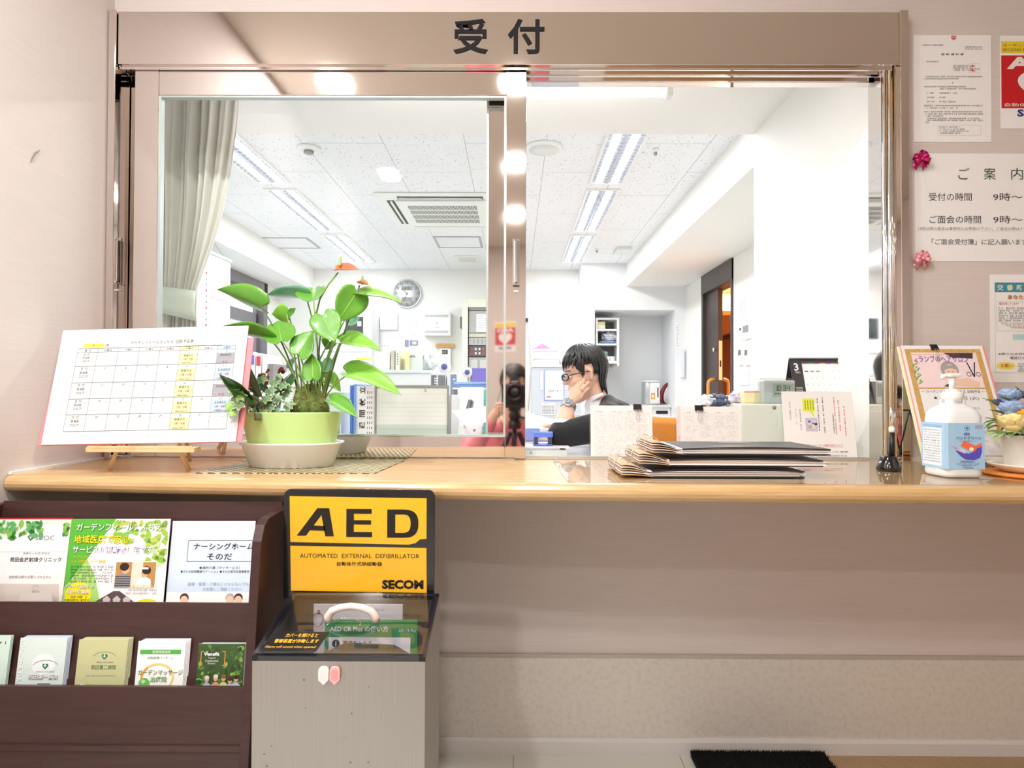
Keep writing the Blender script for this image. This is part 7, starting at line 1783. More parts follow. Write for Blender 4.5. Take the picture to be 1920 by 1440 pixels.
# hole punch
a = P(1000, 835, 2.52); b = P(1037, 810, 2.52); zb = zt_ + .001; BLP = mat('#4468c8', .35, 0, 'blue_enamel', coat=.3)
t = thing('hole_punch', 'blue two hole punch on the desk in front of the man', 'hole punch', ((a.x + b.x) / 2, 2.55, zb)); w = b.x - a.x; zt2 = b.z
mb = MB(); mb.box(a.x, b.x, 2.52, 2.60, zb, zb + .007, BLP, .002); mb.build('base', t)
for x in (a.x + w * .14, b.x - w * .14):
    mb = MB(); mb.box(x - .008, x + .008, 2.535, 2.565, zb + .007, zt2 - .014, mat('#55585e', .35, .6, 'dark_metal'), .001); mb.build('punch_block', t)
mb = MB(); mb.prism([(2.525, zt2 - .022), (2.53, zt2 - .003), (2.55, zt2), (2.585, zt2 - .01), (2.585, zt2 - .016), (2.535, zt2 - .014)], 'x', a.x, b.x, BLP, .001); mb.build('lever', t)
a = P(900, 800, 2.78); b = P(1040, 800, 2.78)
pile(a.x, b.x, 2.76, 3.02, ZD, 6, .012, (PAPER, mat('#dfe6dd', .5), PAPER, mat('#aab6e4', .5), mat('#eed4d8', .5), PAPER), 4, 'document_pile', 'pile of papers on the desk under the man\'s resting hand')
mb = MB(); q = [P(975, 769, 2.86), P(1036, 786, 2.95), P(1042, 806, 2.9), P(975, 800, 2.8)]; mb.solid([q[0], q[3], q[2], q[1]], [(0, 1, 2, 3)], PAPER, .06, False); tag(mb.build('open_file'), 'thick white open file lying on top of the paper pile', 'file')
std(985, 803, 1012, 2.66, ZD + .06, .05, mat('#8fa0e0', .45, 0, 'periwinkle_case'), 'pencil_case', 'flat periwinkle blue case beside the hole punch', 'case')

# --- grey blue cabinet with a framed sheet behind the man, white trays on top
Yk = 5.0; a = P(998, 690, Yk); b = P(1085, 684, Yk)
t = thing('metal_cabinet', 'pale blue grey metal cabinet behind the seated man', 'cabinet', ((a.x + b.x) / 2, 5.2, 0)); BGc = mat('#d2d7e2', .4, 0, 'pale_blue_grey_steel'); zk_ = b.z
mb = MB(); mb.box(a.x, b.x, Yk, 5.45, 0, zk_ - .02, BGc, .004); mb.build('body', t); mb = MB(); mb.box(a.x - .005, b.x + .005, Yk - .01, 5.46, zk_ - .02, zk_, CW, .003); mb.build('top', t)
def sheet_on(u0, v0, u1, v1, Y, m, nm, lb, cat, draw=None):
    a = P(u0, v1, Y); b = P(u1, v0, Y); mb = MB(); mb.box(a.x, b.x, Y - .003, Y, a.z, b.z, m); pr = Print(mb, (a.x, Y - .003, a.z), (1, 0, 0), (0, 0, 1), (0, -1, 0), .0008)
    if draw: draw(pr, b.x - a.x, b.z - a.z)
    tag(mb.build(nm), lb, cat)
def d_fr(pr, w, h):
    pr.frame(0, 0, w, h, w * .04, mat('#8fa6ea', .5, 0, 'periwinkle_edge'), 1); pr.greek(w * .3, h * .72, w * .6, h * .02, LGREY, 1, 1); pr.greek(w * .3, h * .58, w * .75, h * .03, LGREY, 1, 2); pr.greek(w * .2, h * .28, w * .85, h * .07, GREY, 1, 3); pr.rect(w * .12, h * .1, w * .35, h * .14, mat('#c96a72', .5), 1)
sheet_on(1020, 693, 1058, 751, Yk - .002, PAPER, 'framed_sheet', 'white sheet with a periwinkle frame on the metal cabinet behind the man', 'sheet', d_fr)
sheet_on(1013, 696, 1019, 731, Yk - .002, PAPER, 'note_sheet', 'narrow white note left of the periwinkle framed sheet', 'note')
def d_ic(pr, w, h):
    pr.text('CAMERA', w * .1, h * .86, h * .08, GREY)
    for j in range(3):
        for i in range(4): pr.frame(w * (.06 + .23 * i), h * (.58 - .24 * j), w * (.24 + .23 * i), h * (.76 - .24 * j), w * .04, GREY, 1)
sheet_on(1015, 755, 1041, 778, Yk - .002, PAPER, 'icon_sheet', 'white sheet with small square icons low on the metal cabinet', 'sheet', d_ic)
for k, (v0, v1, lb) in enumerate(((668, 683, 'lower'), (655, 668, 'upper'))):
    a = P(1001 + k, v1, Yk + .1); b = P(1049 - k * 2, v0, Yk + .1); z = zk_ + k * .068
    t = thing('storage_tray', lb + ' of two white lidded trays on top of the metal cabinet', 'tray', ((a.x + b.x) / 2, 5.2, z)); mb = MB(); mb.box(a.x, b.x, 5.1, 5.35, z, z + .05, CW, .01, 3); mb.build('tray', t); mb = MB(); mb.box(a.x - .006, b.x + .006, 5.09, 5.36, z + .05, z + .067, WHITE, .006, 3); mb.build('lid', t)
c = P(1018, 650, 5.2); mb = MB(); mb.prism([(c.x - .09, zk_ + .136), (c.x + .075, zk_ + .136), (c.x - .005, zk_ + .185)], 'y', 5.16, 5.24, mat('#ee8fc8', .5, 0, 'pink_paper'), .003); tag(mb.build('pink_paper_fold'), 'folded bright pink paper on the upper white tray', 'paper')
mb = crumple((P(1056, 665, 5.2).x, 5.22, zk_ + .058), (.035, .05, .062), mat('#f3eeee', .35, 0, 'translucent_film'), 12); tag(mb.build('plastic_bag'), 'small translucent bag right of the white trays on the metal cabinet', 'bag')
# wall camera with its cable
c = P(987, 600, 6.97); t = thing('wall_device', 'small black wall device with a hanging white cable behind the window stile', 'wall device', (c.x, 6.98, c.z)); mb = MB(); mb.box(c.x - .018, c.x + .018, 6.95, 7.0, c.z - .02, c.z + .02, BLACK, .004); mb.build('body', t)
mb = MB(); mb.tube([P(989, 604, 6.97), P(993, 650, 6.975), P(996, 690, 6.975), P(994, 730, 6.975), P(991, 770, 6.975)], .004, LGREY, 6); mb.build('cable', t)

# --- alcove: wall shelf unit, kettle, trays
Ya = 6.78; a = P(1117, 686, Ya); b = P(1161, 596, Ya)
t = thing('wall_shelf', 'white open wall shelf with cups and cloths in the alcove', 'shelf', ((a.x + b.x) / 2, 6.95, a.z)); q = .022
mb = MB(); mb.box(a.x, a.x + q, Ya, 7.2, a.z, b.z, CW); mb.build('side', t); mb = MB(); mb.box(b.x - q, b.x, Ya, 7.2, a.z, b.z, CW); mb.build('side', t); mb = MB(); mb.box(a.x + q, b.x - q, 7.17, 7.2, a.z, b.z, mat('#cfd0cc', .5)); mb.build('back', t)
zs_ = [P(1140, v, Ya).z for v in (596, 617, 644, 677)]
for z in (b.z, zs_[1], zs_[2]):
    mb = MB(); mb.box(a.x + q, b.x - q, Ya, 7.17, z - .018, z, CW); mb.build('shelf', t)
mb = MB(); z = P(1140, 680, Ya).z
for k in range(9): x = a.x + q + (b.x - a.x - 2 * q) * (k + .5) / 9; mb.box(x - .012, x + .012, Ya + .01, 7.16, z - .004, z, CHROME)
mb.box(a.x + q, b.x - q, Ya, Ya + .012, z - .008, z + .02, CW); mb.build('dish_rack', t)
zq = zs_[1]; mb = MB(); x0 = P(1118, 600, Ya).x + q * .5; x1 = P(1136, 600, Ya).x; mb.box(a.x + q + .004, x1, Ya + .05, Ya + .25, zq, P(1126, 602, Ya).z, mat('#d8d4a0', .5, 0, 'pale_carton'), .003); mb.box(a.x + q + .004, x1, Ya + .048, Ya + .05, zq + .01, zq + .05, mat('#eceadd', .5)); tag(mb.build('carton'), 'pale yellow carton on the top shelf of the alcove wall shelf', 'carton')
zq = zs_[2]
tag(crumple((P(1146, 630, Ya).x, Ya + .15, zq + .082), (.085, .10, .055), mat('#e9e9f2', .6, 0, 'white_towel'), 21).build('folded_cloth'), 'white towel lying on a blue cloth on the middle alcove shelf', 'cloth')
tag(crumple((P(1141, 639, Ya).x, Ya + .14, zq + .02), (.10, .10, .021), mat('#a9c0d8', .6, 0, 'blue_towel'), 22).build('folded_cloth'), 'flat blue cloth on the middle alcove shelf', 'cloth')
zq = P(1140, 680, Ya).z
tag(crumple((P(1132, 663, Ya).x, Ya + .16, zq + .072), (.070, .08, .072), mat('#9fd0c8', .25, 0, 'teal_film'), 23).build('plastic_bag'), 'teal plastic bag in the lower part of the alcove wall shelf', 'bag')
for k, u in enumerate((1143, 1151)):
    c = P(u, 672, Ya); mb = MB(); mb.lathe([(.022, 0), (.026, .0), (.031, .075), (.028, .075), (.021, .006), (0, .006)], mat('#dfe6e6', .15, 0, 'glassware'), 20, (c.x, Ya + .1, zq)); tag(mb.build('drinking_glass'), ('left' if k == 0 else 'right') + ' of two glasses on the dish rack of the alcove shelf', 'glass')
zk2 = P(1230, 759, 6.78).z
t = thing('kitchen_counter', 'white kitchenette counter with a small black display in the alcove', 'counter', (1.29, 7.0, 0)); mb = MB(); mb.box(.866, 1.716, 6.80, 7.24, 0, zk2 - .03, CW, .004); mb.build('cabinet', t); mb = MB(); mb.box(.864, 1.718, 6.77, 7.245, zk2 - .03, zk2, mat('#e3e3e0', .3, .2, 'steel_worktop'), .003); mb.build('worktop', t)
x_ = P(1230, 773, 6.8); mb = MB(); mb.box(x_.x, P(1252, 773, 6.8).x, 6.793, 6.802, P(1240, 776, 6.8).z, P(1240, 770, 6.8).z, BLACK, .002); mb.build('display', t)
a = P(1208, 758, 6.86); b = P(1241, 713, 6.86); cx, cy = (a.x + b.x) / 2, 6.98; r = (b.x - a.x) / 2; hk = b.z - zk2
t = thing('electric_kettle', 'silver and white electric hot water pot on the alcove counter', 'kettle', (cx, cy, zk2))
mb = MB(); mb.lathe([(r * .95, 0), (r, .01), (r, hk * .86), (r * .96, hk * .92), (r * .8, hk * .93), (0, hk * .93)], mat('#c9cbcd', .3, .7, 'brushed_aluminium'), 32, (cx, cy, zk2), 1, 1, sq=3.5); mb.build('body', t)
mb = MB(); mb.lathe([(r * .96, hk * .93), (r * .9, hk * .98), (r * .5, hk), (0, hk)], WHITE, 32, (cx, cy, zk2), 1, 1, sq=3.5); mb.build('lid', t)
yk = cy - r - .002; mb = MB(); mb.box(cx - r * .28, cx + r * .82, yk - .006, yk + .01, zk2 + .01, zk2 + hk * .9, WHITE, .006); pr = Print(mb, (cx, yk - .0065, zk2), (1, 0, 0), (0, 0, 1), (0, -1, 0), .001); pr.rect(r * .5, hk * .3, r * .66, hk * .7, mat('#5f646c', .4), 1); pr.rect(-r * .2, hk * .22, r * .26, hk * .48, mat('#e0a35a', .5), 1); pr.rect(-r * .12, hk * .28, r * .16, hk * .40, mat('#f3e8c8', .5), 2); mb.build('front_panel', t)
c = P(1252, 737, 6.95); t = thing('serving_tray', 'dark red oval tray leaning against the alcove wall beside the kettle', 'tray', (c.x, 6.98, zk2)); mb = MB(); rot = Euler((0, R(14), R(28))).to_matrix()
mb.ell((c.x - .01, 6.98, zk2 + .128), (.012, .115, .125), mat('#8e1f2c', .2, 0, 'lacquer_red', coat=.5), 28, 14, Euler((0, R(16), R(-52))).to_matrix()); mb.build('tray_body', t)
mb = MB(); mb.ell((c.x + .035, 6.99, zk2 + .12), (.009, .105, .118), WHITE, 28, 14, Euler((0, R(16), R(-52))).to_matrix()); tag(mb.build('serving_tray'), 'white oval tray behind the dark red tray in the alcove', 'tray')
def on_pier(u0, v0, u1, v1, nm, lb, cat, m=PAPER, draw=None, d=.004, Y=6.65):
    a = P(u0, v1, Y); b = P(u1, v0, Y); mb = MB(); mb.box(a.x, b.x, Y - d, Y, a.z, b.z, m, .001); pr = Print(mb, (a.x, Y - d, a.z), (1, 0, 0), (0, 0, 1), (0, -1, 0), .001)
    if draw: draw(pr, b.x - a.x, b.z - a.z)
    tag(mb.build(nm), lb, cat)
def d_lines(n, m=GREY, f=.5):
    def g(pr, w, h):
        for k in range(n): pr.greek(w * .1, h * (.92 - .9 * k / n) - h * .5 / n, w * .9, h / n * f, m, 1, k)
    return g
on_pier(1267.5, 605, 1273, 652, 'narrow_notice', 'narrow text strip on the pier right of the alcove', 'notice', PAPER, d_lines(10))
on_pier(1275, 656, 1282, 708, 'wall_holder', 'slim white holder on the pier below the narrow text strip', 'holder', mat('#e6e9f2', .4), None, .03)

# --- right wall (runs away from us): controllers beside the sliding door
def on_right(u0, v0, u1, v1, nm, lb, cat, m=PAPER, d=.004, draw=None):
    X = 1.84 - d
    def hit(u, v):
        q = CAM_ROT @ Vector(((u - 960) / F, (720 - v) / F, -1)); return Vector((0, 0, CAMZ)) + q * (X / q.x)
    a = hit(u1, v1); b = hit(u0, v0); z0 = hit((u0 + u1) / 2, v1).z; z1 = hit((u0 + u1) / 2, v0).z
    mb = MB(); mb.box(X, 1.84, a.y, b.y, z0, z1, m, .001); pr = Print(mb, (X, b.y, z0), (0, -1, 0), (0, 0, 1), (-1, 0, 0), .001)
    if draw: draw(pr, b.y - a.y, z1 - z0)
    tag(mb.build(nm), lb, cat)
on_right(1386, 556, 1400, 598, 'typed_notice', 'small typed notice on the right wall beside the sliding door', 'notice', PAPER, .003, d_lines(9))
on_right(1385, 611, 1391, 636, 'wall_switch', 'slim white switch panel left of the wall controller', 'switch', WHITE, .02, lambda pr, w, h: [pr.rect(w * .25, h * .65, w * .75, h * .85, INK, 1), pr.disc(w * .5, h * .4, w * .15, h * .04, GREY, 1)])
on_right(1392, 608, 1404, 636, 'wall_controller', 'white wall controller with a grey screen near the sliding door', 'controller', WHITE, .02, lambda pr, w, h: pr.rect(w * .08, h * .45, w * .95, h * .92, mat('#8d9298', .4), 1))
for k, u in enumerate((1382, 1394)):
    on_right(u, 653, u + 9, 685, 'remote_control', ('farther' if k == 0 else 'nearer') + ' of two white remote controls on the right wall', 'remote control', WHITE, .018, lambda pr, w, h: [pr.rect(w * .2, h * .58, w * .8, h * .9, mat('#6f7a70', .4), 1)] + [pr.disc(w * (.3 + .4 * (i % 2)), h * (.42 - .12 * (i // 2)), w * .08, h * .03, LGREY, 1) for i in range(6)])
on_right(1384, 697, 1404, 722, 'grid_sheet', 'small grid sheet on the right wall under the remote controls', 'sheet', mat('#e4e6e8', .5), .01, lambda pr, w, h: [pr.rect(w * (.12 + .15 * k), h * .1, w * (.24 + .15 * k), h * .85, PAPER, 1) for k in range(5)])

# --- office chairs with orange backs
ORC = mat('#ea9230', .6, 0, 'orange_fabric', var='#dd8424', freq=150); CHW = mat('#eceef0', .35, 0, 'white_frame'); CHG = mat('#b9bcc4', .5, 0, 'grey_shell')
def chair(x, y, rz, label):
    t = thing('office_chair', label, 'chair', (0, 0, 0), 'orange backed office chairs')
    mb = MB(); mb.grid(lambda a, b: Vector(((a - .5) * .44, (b - .5) * .44, .45 + .02 * (1 - (2 * a - 1) ** 2) + .012 * math.sin(b * PI))), 8, 8, ORC, True, -.05); mb.build('seat', t)
    mb = MB(); mb.grid(lambda a, b: Vector(((a - .5) * (.40 - .10 * (1 - b) ** 1.5), .225 + .05 * b - .035 * (1 - (2 * a - 1) ** 2) + .02, .50 + .36 * b)), 10, 10, ORC, True, .03); bk = mb.build('backrest', t)
    mb = MB(); mb.grid(lambda a, b: Vector(((a - .5) * (.43 - .10 * (1 - b) ** 1.5), .262 + .05 * b - .03 * (1 - (2 * a - 1) ** 2) + .022, .49 + .375 * b)), 10, 10, CHG, True, .012); mb.build('back_shell', bk)
    mb = MB()
    pts = [Vector((-.215, .262, .865)), Vector((-.195, .225, .70)), Vector((-.155, .205, .54)), Vector((-.08, .20, .475)), Vector((.08, .20, .475)), Vector((.155, .205, .54)), Vector((.195, .225, .70)), Vector((.215, .262, .865))]
    mb.tube(pts, .011, CHW, 10); mb.build('back_frame', bk)
    mb = MB(); mb.tube([(0, 0, .12), (0, 0, .42)], .025, mat('#8b8e94', .3, .7, 'gas_column'), 14); mb.build('column', t)
    for k in range(5):
        a = 2 * PI * k / 5; mb = MB(); mb.tube([(0, 0, .115), (.15 * math.cos(a), .15 * math.sin(a), .10), (.28 * math.cos(a), .28 * math.sin(a), .065)], [.022, .018, .013], CHG, 8); lg = mb.build('leg', t)
        mb = MB(); mb.lathe([(.03, -.012), (.03, .012)], BLACK, 16, (.28 * math.cos(a), .28 * math.sin(a), .03), ax='y'); mb.build('castor', lg)
    mb = MB(); mb.box(-.10, .10, -.10, .10, .40, .425, CHG, .004); mb.build('seat_plate', t)
    t.location = (x, y, 0); t.rotation_euler = (0, 0, rz); return t
chair(.535, 2.84, R(-55), 'orange backed office chair carrying the man in the cardigan')
chair(.31, 3.62, R(215), 'orange backed office chair behind the man\'s raised forearm')

# ================================================================ PEOPLE
SKIN = mat('#e8bfa6', .5, 0, 'skin', sss=.12, var='#e2b298', freq=25)
HAIRM = mat('#1d1a1b', .38, 0, 'black_hair', var='#141213', freq=90, bump=.3, bd=.001, coat=.15)

HEADL = [  # height, front, back, half width (metres)
 (.000, .070, .030, .012), (.006, .080, .012, .024), (.020, .087, -.010, .040), (.040, .086, -.030, .053), (.060, .087, -.048, .060), (.080, .086, -.068, .066),
 (.100, .081, -.086, .070), (.118, .080, -.096, .0735), (.135, .086, -.102, .0755), (.155, .089, -.105, .0765), (.175, .085, -.104, .0755), (.195, .074, -.097, .070),
 (.212, .055, -.082, .060), (.225, .030, -.058, .043), (.233, .006, -.030, .024), (.2355, -.012, -.014, .003)]
def head_mesh(mb, A, fw, up, m):
    """A: axis base at chin height, fw: facing, up: along the head"""
    A = Vector(A); fw = Vector(fw).normalized(); up = Vector(up); up = (up - fw * up.dot(fw)).normalized(); sd = up.cross(fw)
    vs = []; fs = []; n = 28
    for h, f, b, w in HEADL:
        cx = (f + b) / 2; rx = (f - b) / 2
        for j in range(n):
            a = 2 * PI * j / n; ca, sa = math.cos(a), math.sin(a)
            e = 2.25; k = (abs(ca) ** e + abs(sa) ** e) ** (-1 / e)
            x = cx + rx * ca * k; y = w * sa * k
            if .10 < h < .13 and ca > .55 and abs(sa) > .25: x -= .006      # eye sockets
            vs.append(A + fw * x + sd * y + up * h)
    for i in range(len(HEADL) - 1):
        for j in range(n): fs.append((i * n + j, i * n + (j + 1) % n, (i + 1) * n + (j + 1) % n, (i + 1) * n + j))
    fs.append(tuple(range(n))[::-1]); fs.append(tuple((len(HEADL) - 1) * n + j for j in range(n)))
    mb.add(vs, fs, m, True)
    L = lambda x, y, z: A + fw * x + sd * y + up * z
    mb.capsule(L(.080, 0, .124), .0065, L(.104, 0, .090), .0095, m, 12)               # nose
    for s in (-1, 1): mb.ell(L(.094, s * .009, .085), (.008, .008, .007), m, 10, 8)
    mb.capsule(L(.083, -.020, .060), .0055, L(.083, .020, .060), .0055, m, 10); mb.capsule(L(.087, -.011, .0615), .006, L(.087, .011, .0615), .006, m, 10)
    mb.capsule(L(.085, -.012, .053), .0060, L(.085, .012, .053), .0060, m, 10)
    mb.ell(L(.076, 0, .020), (.016, .018, .015), m, 12, 8)                              # chin
    for s in (-1, 1):                                                                    # brow, cheek, ear
        mb.capsule(L(.083, s * .012, .137), .006, L(.066, s * .048, .136), .006, m, 10); mb.ell(L(.058, s * .042, .085), (.022, .018, .020), m, 12, 8)
        mb.capsule(L(-.008, s * .073, .082), .0075, L(-.012, s * .078, .118), .011, m, 10); mb.capsule(L(-.012, s * .078, .118), .011, L(-.002, s * .078, .128), .008, m, 10)
    return L

def hair_mesh(name, parent, L, seed, fringe=15, m=HAIRM):
    rd = random.Random(seed); mb = MB()
    def pt(az, el, k=1.0):      # az 0 = face, el from crown 90 down
        dn = max(0, -36 - el); el = max(el, -36); ce, se = math.cos(R(el)), math.sin(R(el))
        kk = k * (1 - .13 * max(0, -se)) * (1 - .002 * dn)
        return L(-.006 + .099 * kk * ce * math.cos(R(az)), .0835 * kk * ce * math.sin(R(az)), .138 + .108 * k * se - .0019 * dn)
    def low(az):
        a = abs((az + 180) % 360 - 180)
        if a < 40: return fringe
        if a < 66: return fringe - (a - 40) * .9
        if a < 80: return -20
        if a < 103: return 6
        if a < 122: return -24
        return -66 - (6 if a > 150 else 0)
    vs = []; fs = []; na, ne = 72, 10
    for j in range(ne + 1):
        for i in range(na):
            az = 360 * i / na; vs.append(pt(az, 90 + (low(az) - 90) * j / ne, .985 if j < ne else .94))
    for j in range(ne):
        for i in range(na): fs.append((j * na + i, j * na + (i + 1) % na, (j + 1) * na + (i + 1) % na, (j + 1) * na + i))
    mb.solid(vs, fs, m, .005, True)
    for k in range(330):
        az = rd.uniform(0, 360); a = abs((az + 180) % 360 - 180); sg = 1 if (az + 180) % 360 - 180 > 0 else -1
        e0 = rd.uniform(60, 86) if k % 3 else rd.uniform(25, 62)
        sw = rd.uniform(-7, 7) - (14 if a < 62 else 0) + (sg * rd.uniform(0, 10) if 103 < a < 150 else 0)
        za = az + sw; e1 = low(za) + (rd.uniform(-13, 12) if a < 62 else rd.uniform(-7, 6))
        if 80 <= abs((za + 180) % 360 - 180) < 103: e1 = rd.uniform(4, 14)
        fl = rd.uniform(-.01, .055) if a < 62 or a > 122 else rd.uniform(-.01, .02)
        pts = []; rs = []; ph = rd.uniform(0, 6); wv = rd.uniform(0, 3.5)
        for q in range(9):
            f = q / 8; el = e0 + (e1 - e0) * f; kk = 1.0 + .045 * math.sin(PI * min(1, f * 1.15)) + fl * f * f
            pts.append(pt(az + sw * f * f + wv * math.sin(ph + f * 5), el, kk)); rs.append((.0088 * (1 - f ** 1.5) + .0007) * (.6 if q == 0 else 1))
        mb.tube(pts, rs, m, 6, .5)
    return mb.build(name, parent)

def hand_mesh(mb, W, palm_c, knuckles, fingers, rp, m, thumb):
    """W wrist, knuckles: four points, fingers: for each a list of points to the tip; thumb: points"""
    W = Vector(W)
    for i, k in enumerate(knuckles):
        k = Vector(k); mb.capsule(W.lerp(k, .15), rp * 1.05, k, rp * .82, m, 12)
    for i, (k, f) in enumerate(zip(knuckles, fingers)):
        r = (.0082, .0086, .0082, .0072)[i]; p = Vector(k)
        for q in f:
            q = Vector(q); mb.capsule(p, r, q, r * .93, m, 12); p = q; r *= .93
    p = Vector(thumb[0]); r = .0105
    for q in thumb[1:]:
        q = Vector(q); mb.capsule(p, r, q, r * .9, m, 12); p = q; r *= .9

# ---------------------------------------------------------------- the man at the desk
Yp = 2.80
A = P(1108, 745, Yp); pch = R(13)
fw = Vector((-math.cos(pch), -.06, -math.sin(pch))); up = Vector((-math.sin(pch), 0, math.cos(pch)))
hipc = Vector((.60, 2.84, .545))
man = thing('person', 'seated man in glasses and black cardigan resting his cheek on his hand', 'person', (.50, 2.80, 0))
mb = MB(); L = head_mesh(mb, A, fw, up, SKIN)
neck0 = L(-.022, 0, .055); neck1 = P(1127, 768, Yp)
mb.capsule(neck0, .047, neck1, .052, SKIN)
chest = P(1152, 800, Yp); 
for dy in (-.085, 0, .085):
    d = Vector((0, dy, 0)); mb.capsule(P(1140, 780, Yp) + d, .055, chest + d + Vector((.03, 0, -.06)), .085, SKIN); mb.capsule(chest + d + Vector((.03, 0, -.06)), .085, hipc + d * .9, .095, SKIN)
shL = P(1143, 797, 2.635); elL = P(1050, 816, 2.60); wrL = P(1067, 758, 2.68)
shR = P(1146, 790, 2.975); elR = P(1100, 832, 3.03); elR.z = .80; wrR = P(1046, 812, 2.93); wrR.z = max(wrR.z, ZD + .115)
mb.capsule(P(1140, 775, 2.74), .055, shL, .052, SKIN); mb.capsule(P(1140, 775, 2.86), .055, shR, .052, SKIN)
mb.capsule(shL, .048, elL, .038, SKIN); mb.capsule(elL, .040, elL.lerp(wrL, .35), .043, SKIN); mb.capsule(elL.lerp(wrL, .35), .043, wrL, .0265, SKIN)
mb.capsule(shR, .048, elR, .038, SKIN); mb.capsule(elR, .040, wrR, .027, SKIN)
# left hand on the cheek
kn = [P(1075, 730, 2.715), P(1080, 733, 2.702), P(1085, 738, 2.697), P(1088, 744, 2.70)]
fi = [[P(1081, 722, 2.722), P(1087, 716, 2.730)], [P(1088, 721, 2.706), P(1095, 712, 2.722)], [P(1094, 727, 2.700), P(1103, 717, 2.716)], [P(1096, 735, 2.704), P(1104, 727, 2.716)]]
hand_mesh(mb, wrL, None, kn, fi, .0165, SKIN, [P(1076, 752, 2.71), P(1086, 752, 2.735), P(1096, 748, 2.745)])
# right hand lying on the papers
hz = wrR.z - .010
kr = [wrR + Vector((-.070, -.030, -.010)), wrR + Vector((-.076, -.010, -.006)), wrR + Vector((-.074, .010, -.007)), wrR + Vector((-.066, .028, -.010))]
fr = [[k + Vector((-.032, dy, -.004)), k + Vector((-.058, dy * 1.6, -.014)), ] for k, dy in zip(kr, (-.008, -.002, .003, .008))]
hand_mesh(mb, wrR, None, kr, fr, .0155, SKIN, [wrR + Vector((-.025, -.028, -.004)), wrR + Vector((-.055, -.048, -.008)), wrR + Vector((-.080, -.054, -.012))])
# legs
for s, kn_ in ((-1, Vector((.17, 2.70, .53))), (1, Vector((.18, 2.95, .53)))):
    h_ = hipc + Vector((-.02, s * .085, -.01)); mb.capsule(h_, .085, kn_, .056, SKIN); ft = Vector((kn_.x + .04, kn_.y, .10)); mb.capsule(kn_, .054, ft, .036, SKIN); mb.capsule(ft + Vector((.02, 0, -.045)), .036, ft + Vector((-.15, 0, -.065)), .030, SKIN)
body = mb.build('body', man); remesh(body, .0042, 3)
hair_mesh('hair', man, L, 5, fringe=14)
# glasses
mb = MB(); GLF = mat('#22222e', .25, 0, 'dark_frame')
for s in (-1, 1):
    c = L(.098, s * .032, .113); e1 = (L(0, 1, 0) - L(0, 0, 0)); e2 = (L(0, 0, 1) - L(0, 0, 0)); e0 = (L(1, 0, 0) - L(0, 0, 0))
    mb.tube([c + e1 * (.026 * math.cos(q)) * 1.0 + e2 * (.015 * math.sin(q)) - e0 * (.010 * s * math.cos(q)) for q in [2 * PI * k / 20 for k in range(20)]], .0031, GLF, 6, closed=True)
    mb.tube([L(.088, s * .058, .117), L(.06, s * .078, .118), L(-.005, s * .084, .116), L(-.02, s * .083, .108)], [.0052, .0050, .0036, .002], GLF, 8, .5)
mb.tube([L(.100, -.008, .117), L(.102, 0, .119), L(.100, .008, .117)], .002, GLF, 6); gl = mb.build('glasses', man)
for s in (-1, 1):
    mb = MB(); c = L(.098, s * .032, .113); vs = [c + e1 * (.025 * math.cos(q)) + e2 * (.014 * math.sin(q)) - e0 * (.010 * s * math.cos(q)) for q in [2 * PI * k / 20 for k in range(20)]]; mb.solid(vs, [tuple(range(20))], clear('lens', (.9, .92, .96), .02, .05, .7), .001, False); mb.build('lens', gl)
    mb = MB(); mb.ell(L(.076, s * .031, .114), (.009, .012, .007), mat('#efece8', .3, 0, 'eye_white'), 12, 8); mb.ell(L(.0825, s * .031, .112), (.0035, .005, .005), mat('#201a18', .2, 0, 'iris'), 10, 6); mb.build('eye', man)
    mb = MB(); mb.capsule(L(.089, s * .014, .139), .0025, L(.072, s * .050, .138), .002, HAIRM, 6); mb.build('eyebrow', man)
# clothes
CARD = mat('#17171b', .85, 0, 'black_knit', var='#101013', freq=160, bump=.5, bd=.0015, sheen=.2); SHIRT = mat('#eceef4', .7, 0, 'white_shirt', bump=.2, freq=40, bd=.002); TROU = mat('#3a3b42', .8, 0, 'dark_trousers')
mb = MB()
for dy in (-.095, 0, .095):
    d = Vector((0, dy, 0)); q0 = P(1150, 774 + 4 * (dy != 0), Yp) + d; q1 = chest + d + Vector((.045, 0, -.06)); q2 = hipc + d * .95 + Vector((.0, 0, .03))
    mb.capsule(q0, .066, q1, .100, CARD); mb.capsule(q1, .100, q2, .110, CARD)
mb.capsule(P(1139, 757, 2.80), .044, P(1153, 776, 2.80), .080, CARD)
for s in (-1, 1): mb.capsule(P(1140, 758, 2.8 + s * .03), .044, P(1150, 780, 2.8 + s * .09), .074, CARD)
for s in (-1, 1): mb.capsule(P(1139, 762, 2.8 + s * .05), .036, P(1144, 782, 2.8 + s * .14), .064, CARD)
for s, sh, el in ((-1, shL, elL), (1, shR, elR)):
    mb.capsule(P(1143, 779, 2.8 + s * .07), .066, sh, .070, CARD); mb.capsule(sh, .070, sh.lerp(el, .55), .062, CARD); mb.capsule(sh.lerp(el, .55), .062, el, .056, CARD)
mb.capsule(elL, .054, elL.lerp(wrL, .16), .050, CARD); mb.capsule(elR, .054, elR.lerp(wrR, .55), .042, CARD)
cg = mb.build('cardigan', man); remesh(cg, .007, 5)
mb = MB()
mb.capsule(P(1121, 752, Yp), .050, P(1122, 768, Yp), .058, SHIRT); mb.capsule(P(1119, 764, Yp), .058, P(1124, 790, Yp), .072, SHIRT)
for dy in (-.06, .06):
    d = Vector((0, dy, 0)); mb.capsule(P(1124, 786, Yp) + d, .062, chest + d + Vector((-.005, 0, -.09)), .088, SHIRT); mb.capsule(chest + d + Vector((-.005, 0, -.09)), .088, hipc + d + Vector((-.03, 0, .0)), .100, SHIRT)
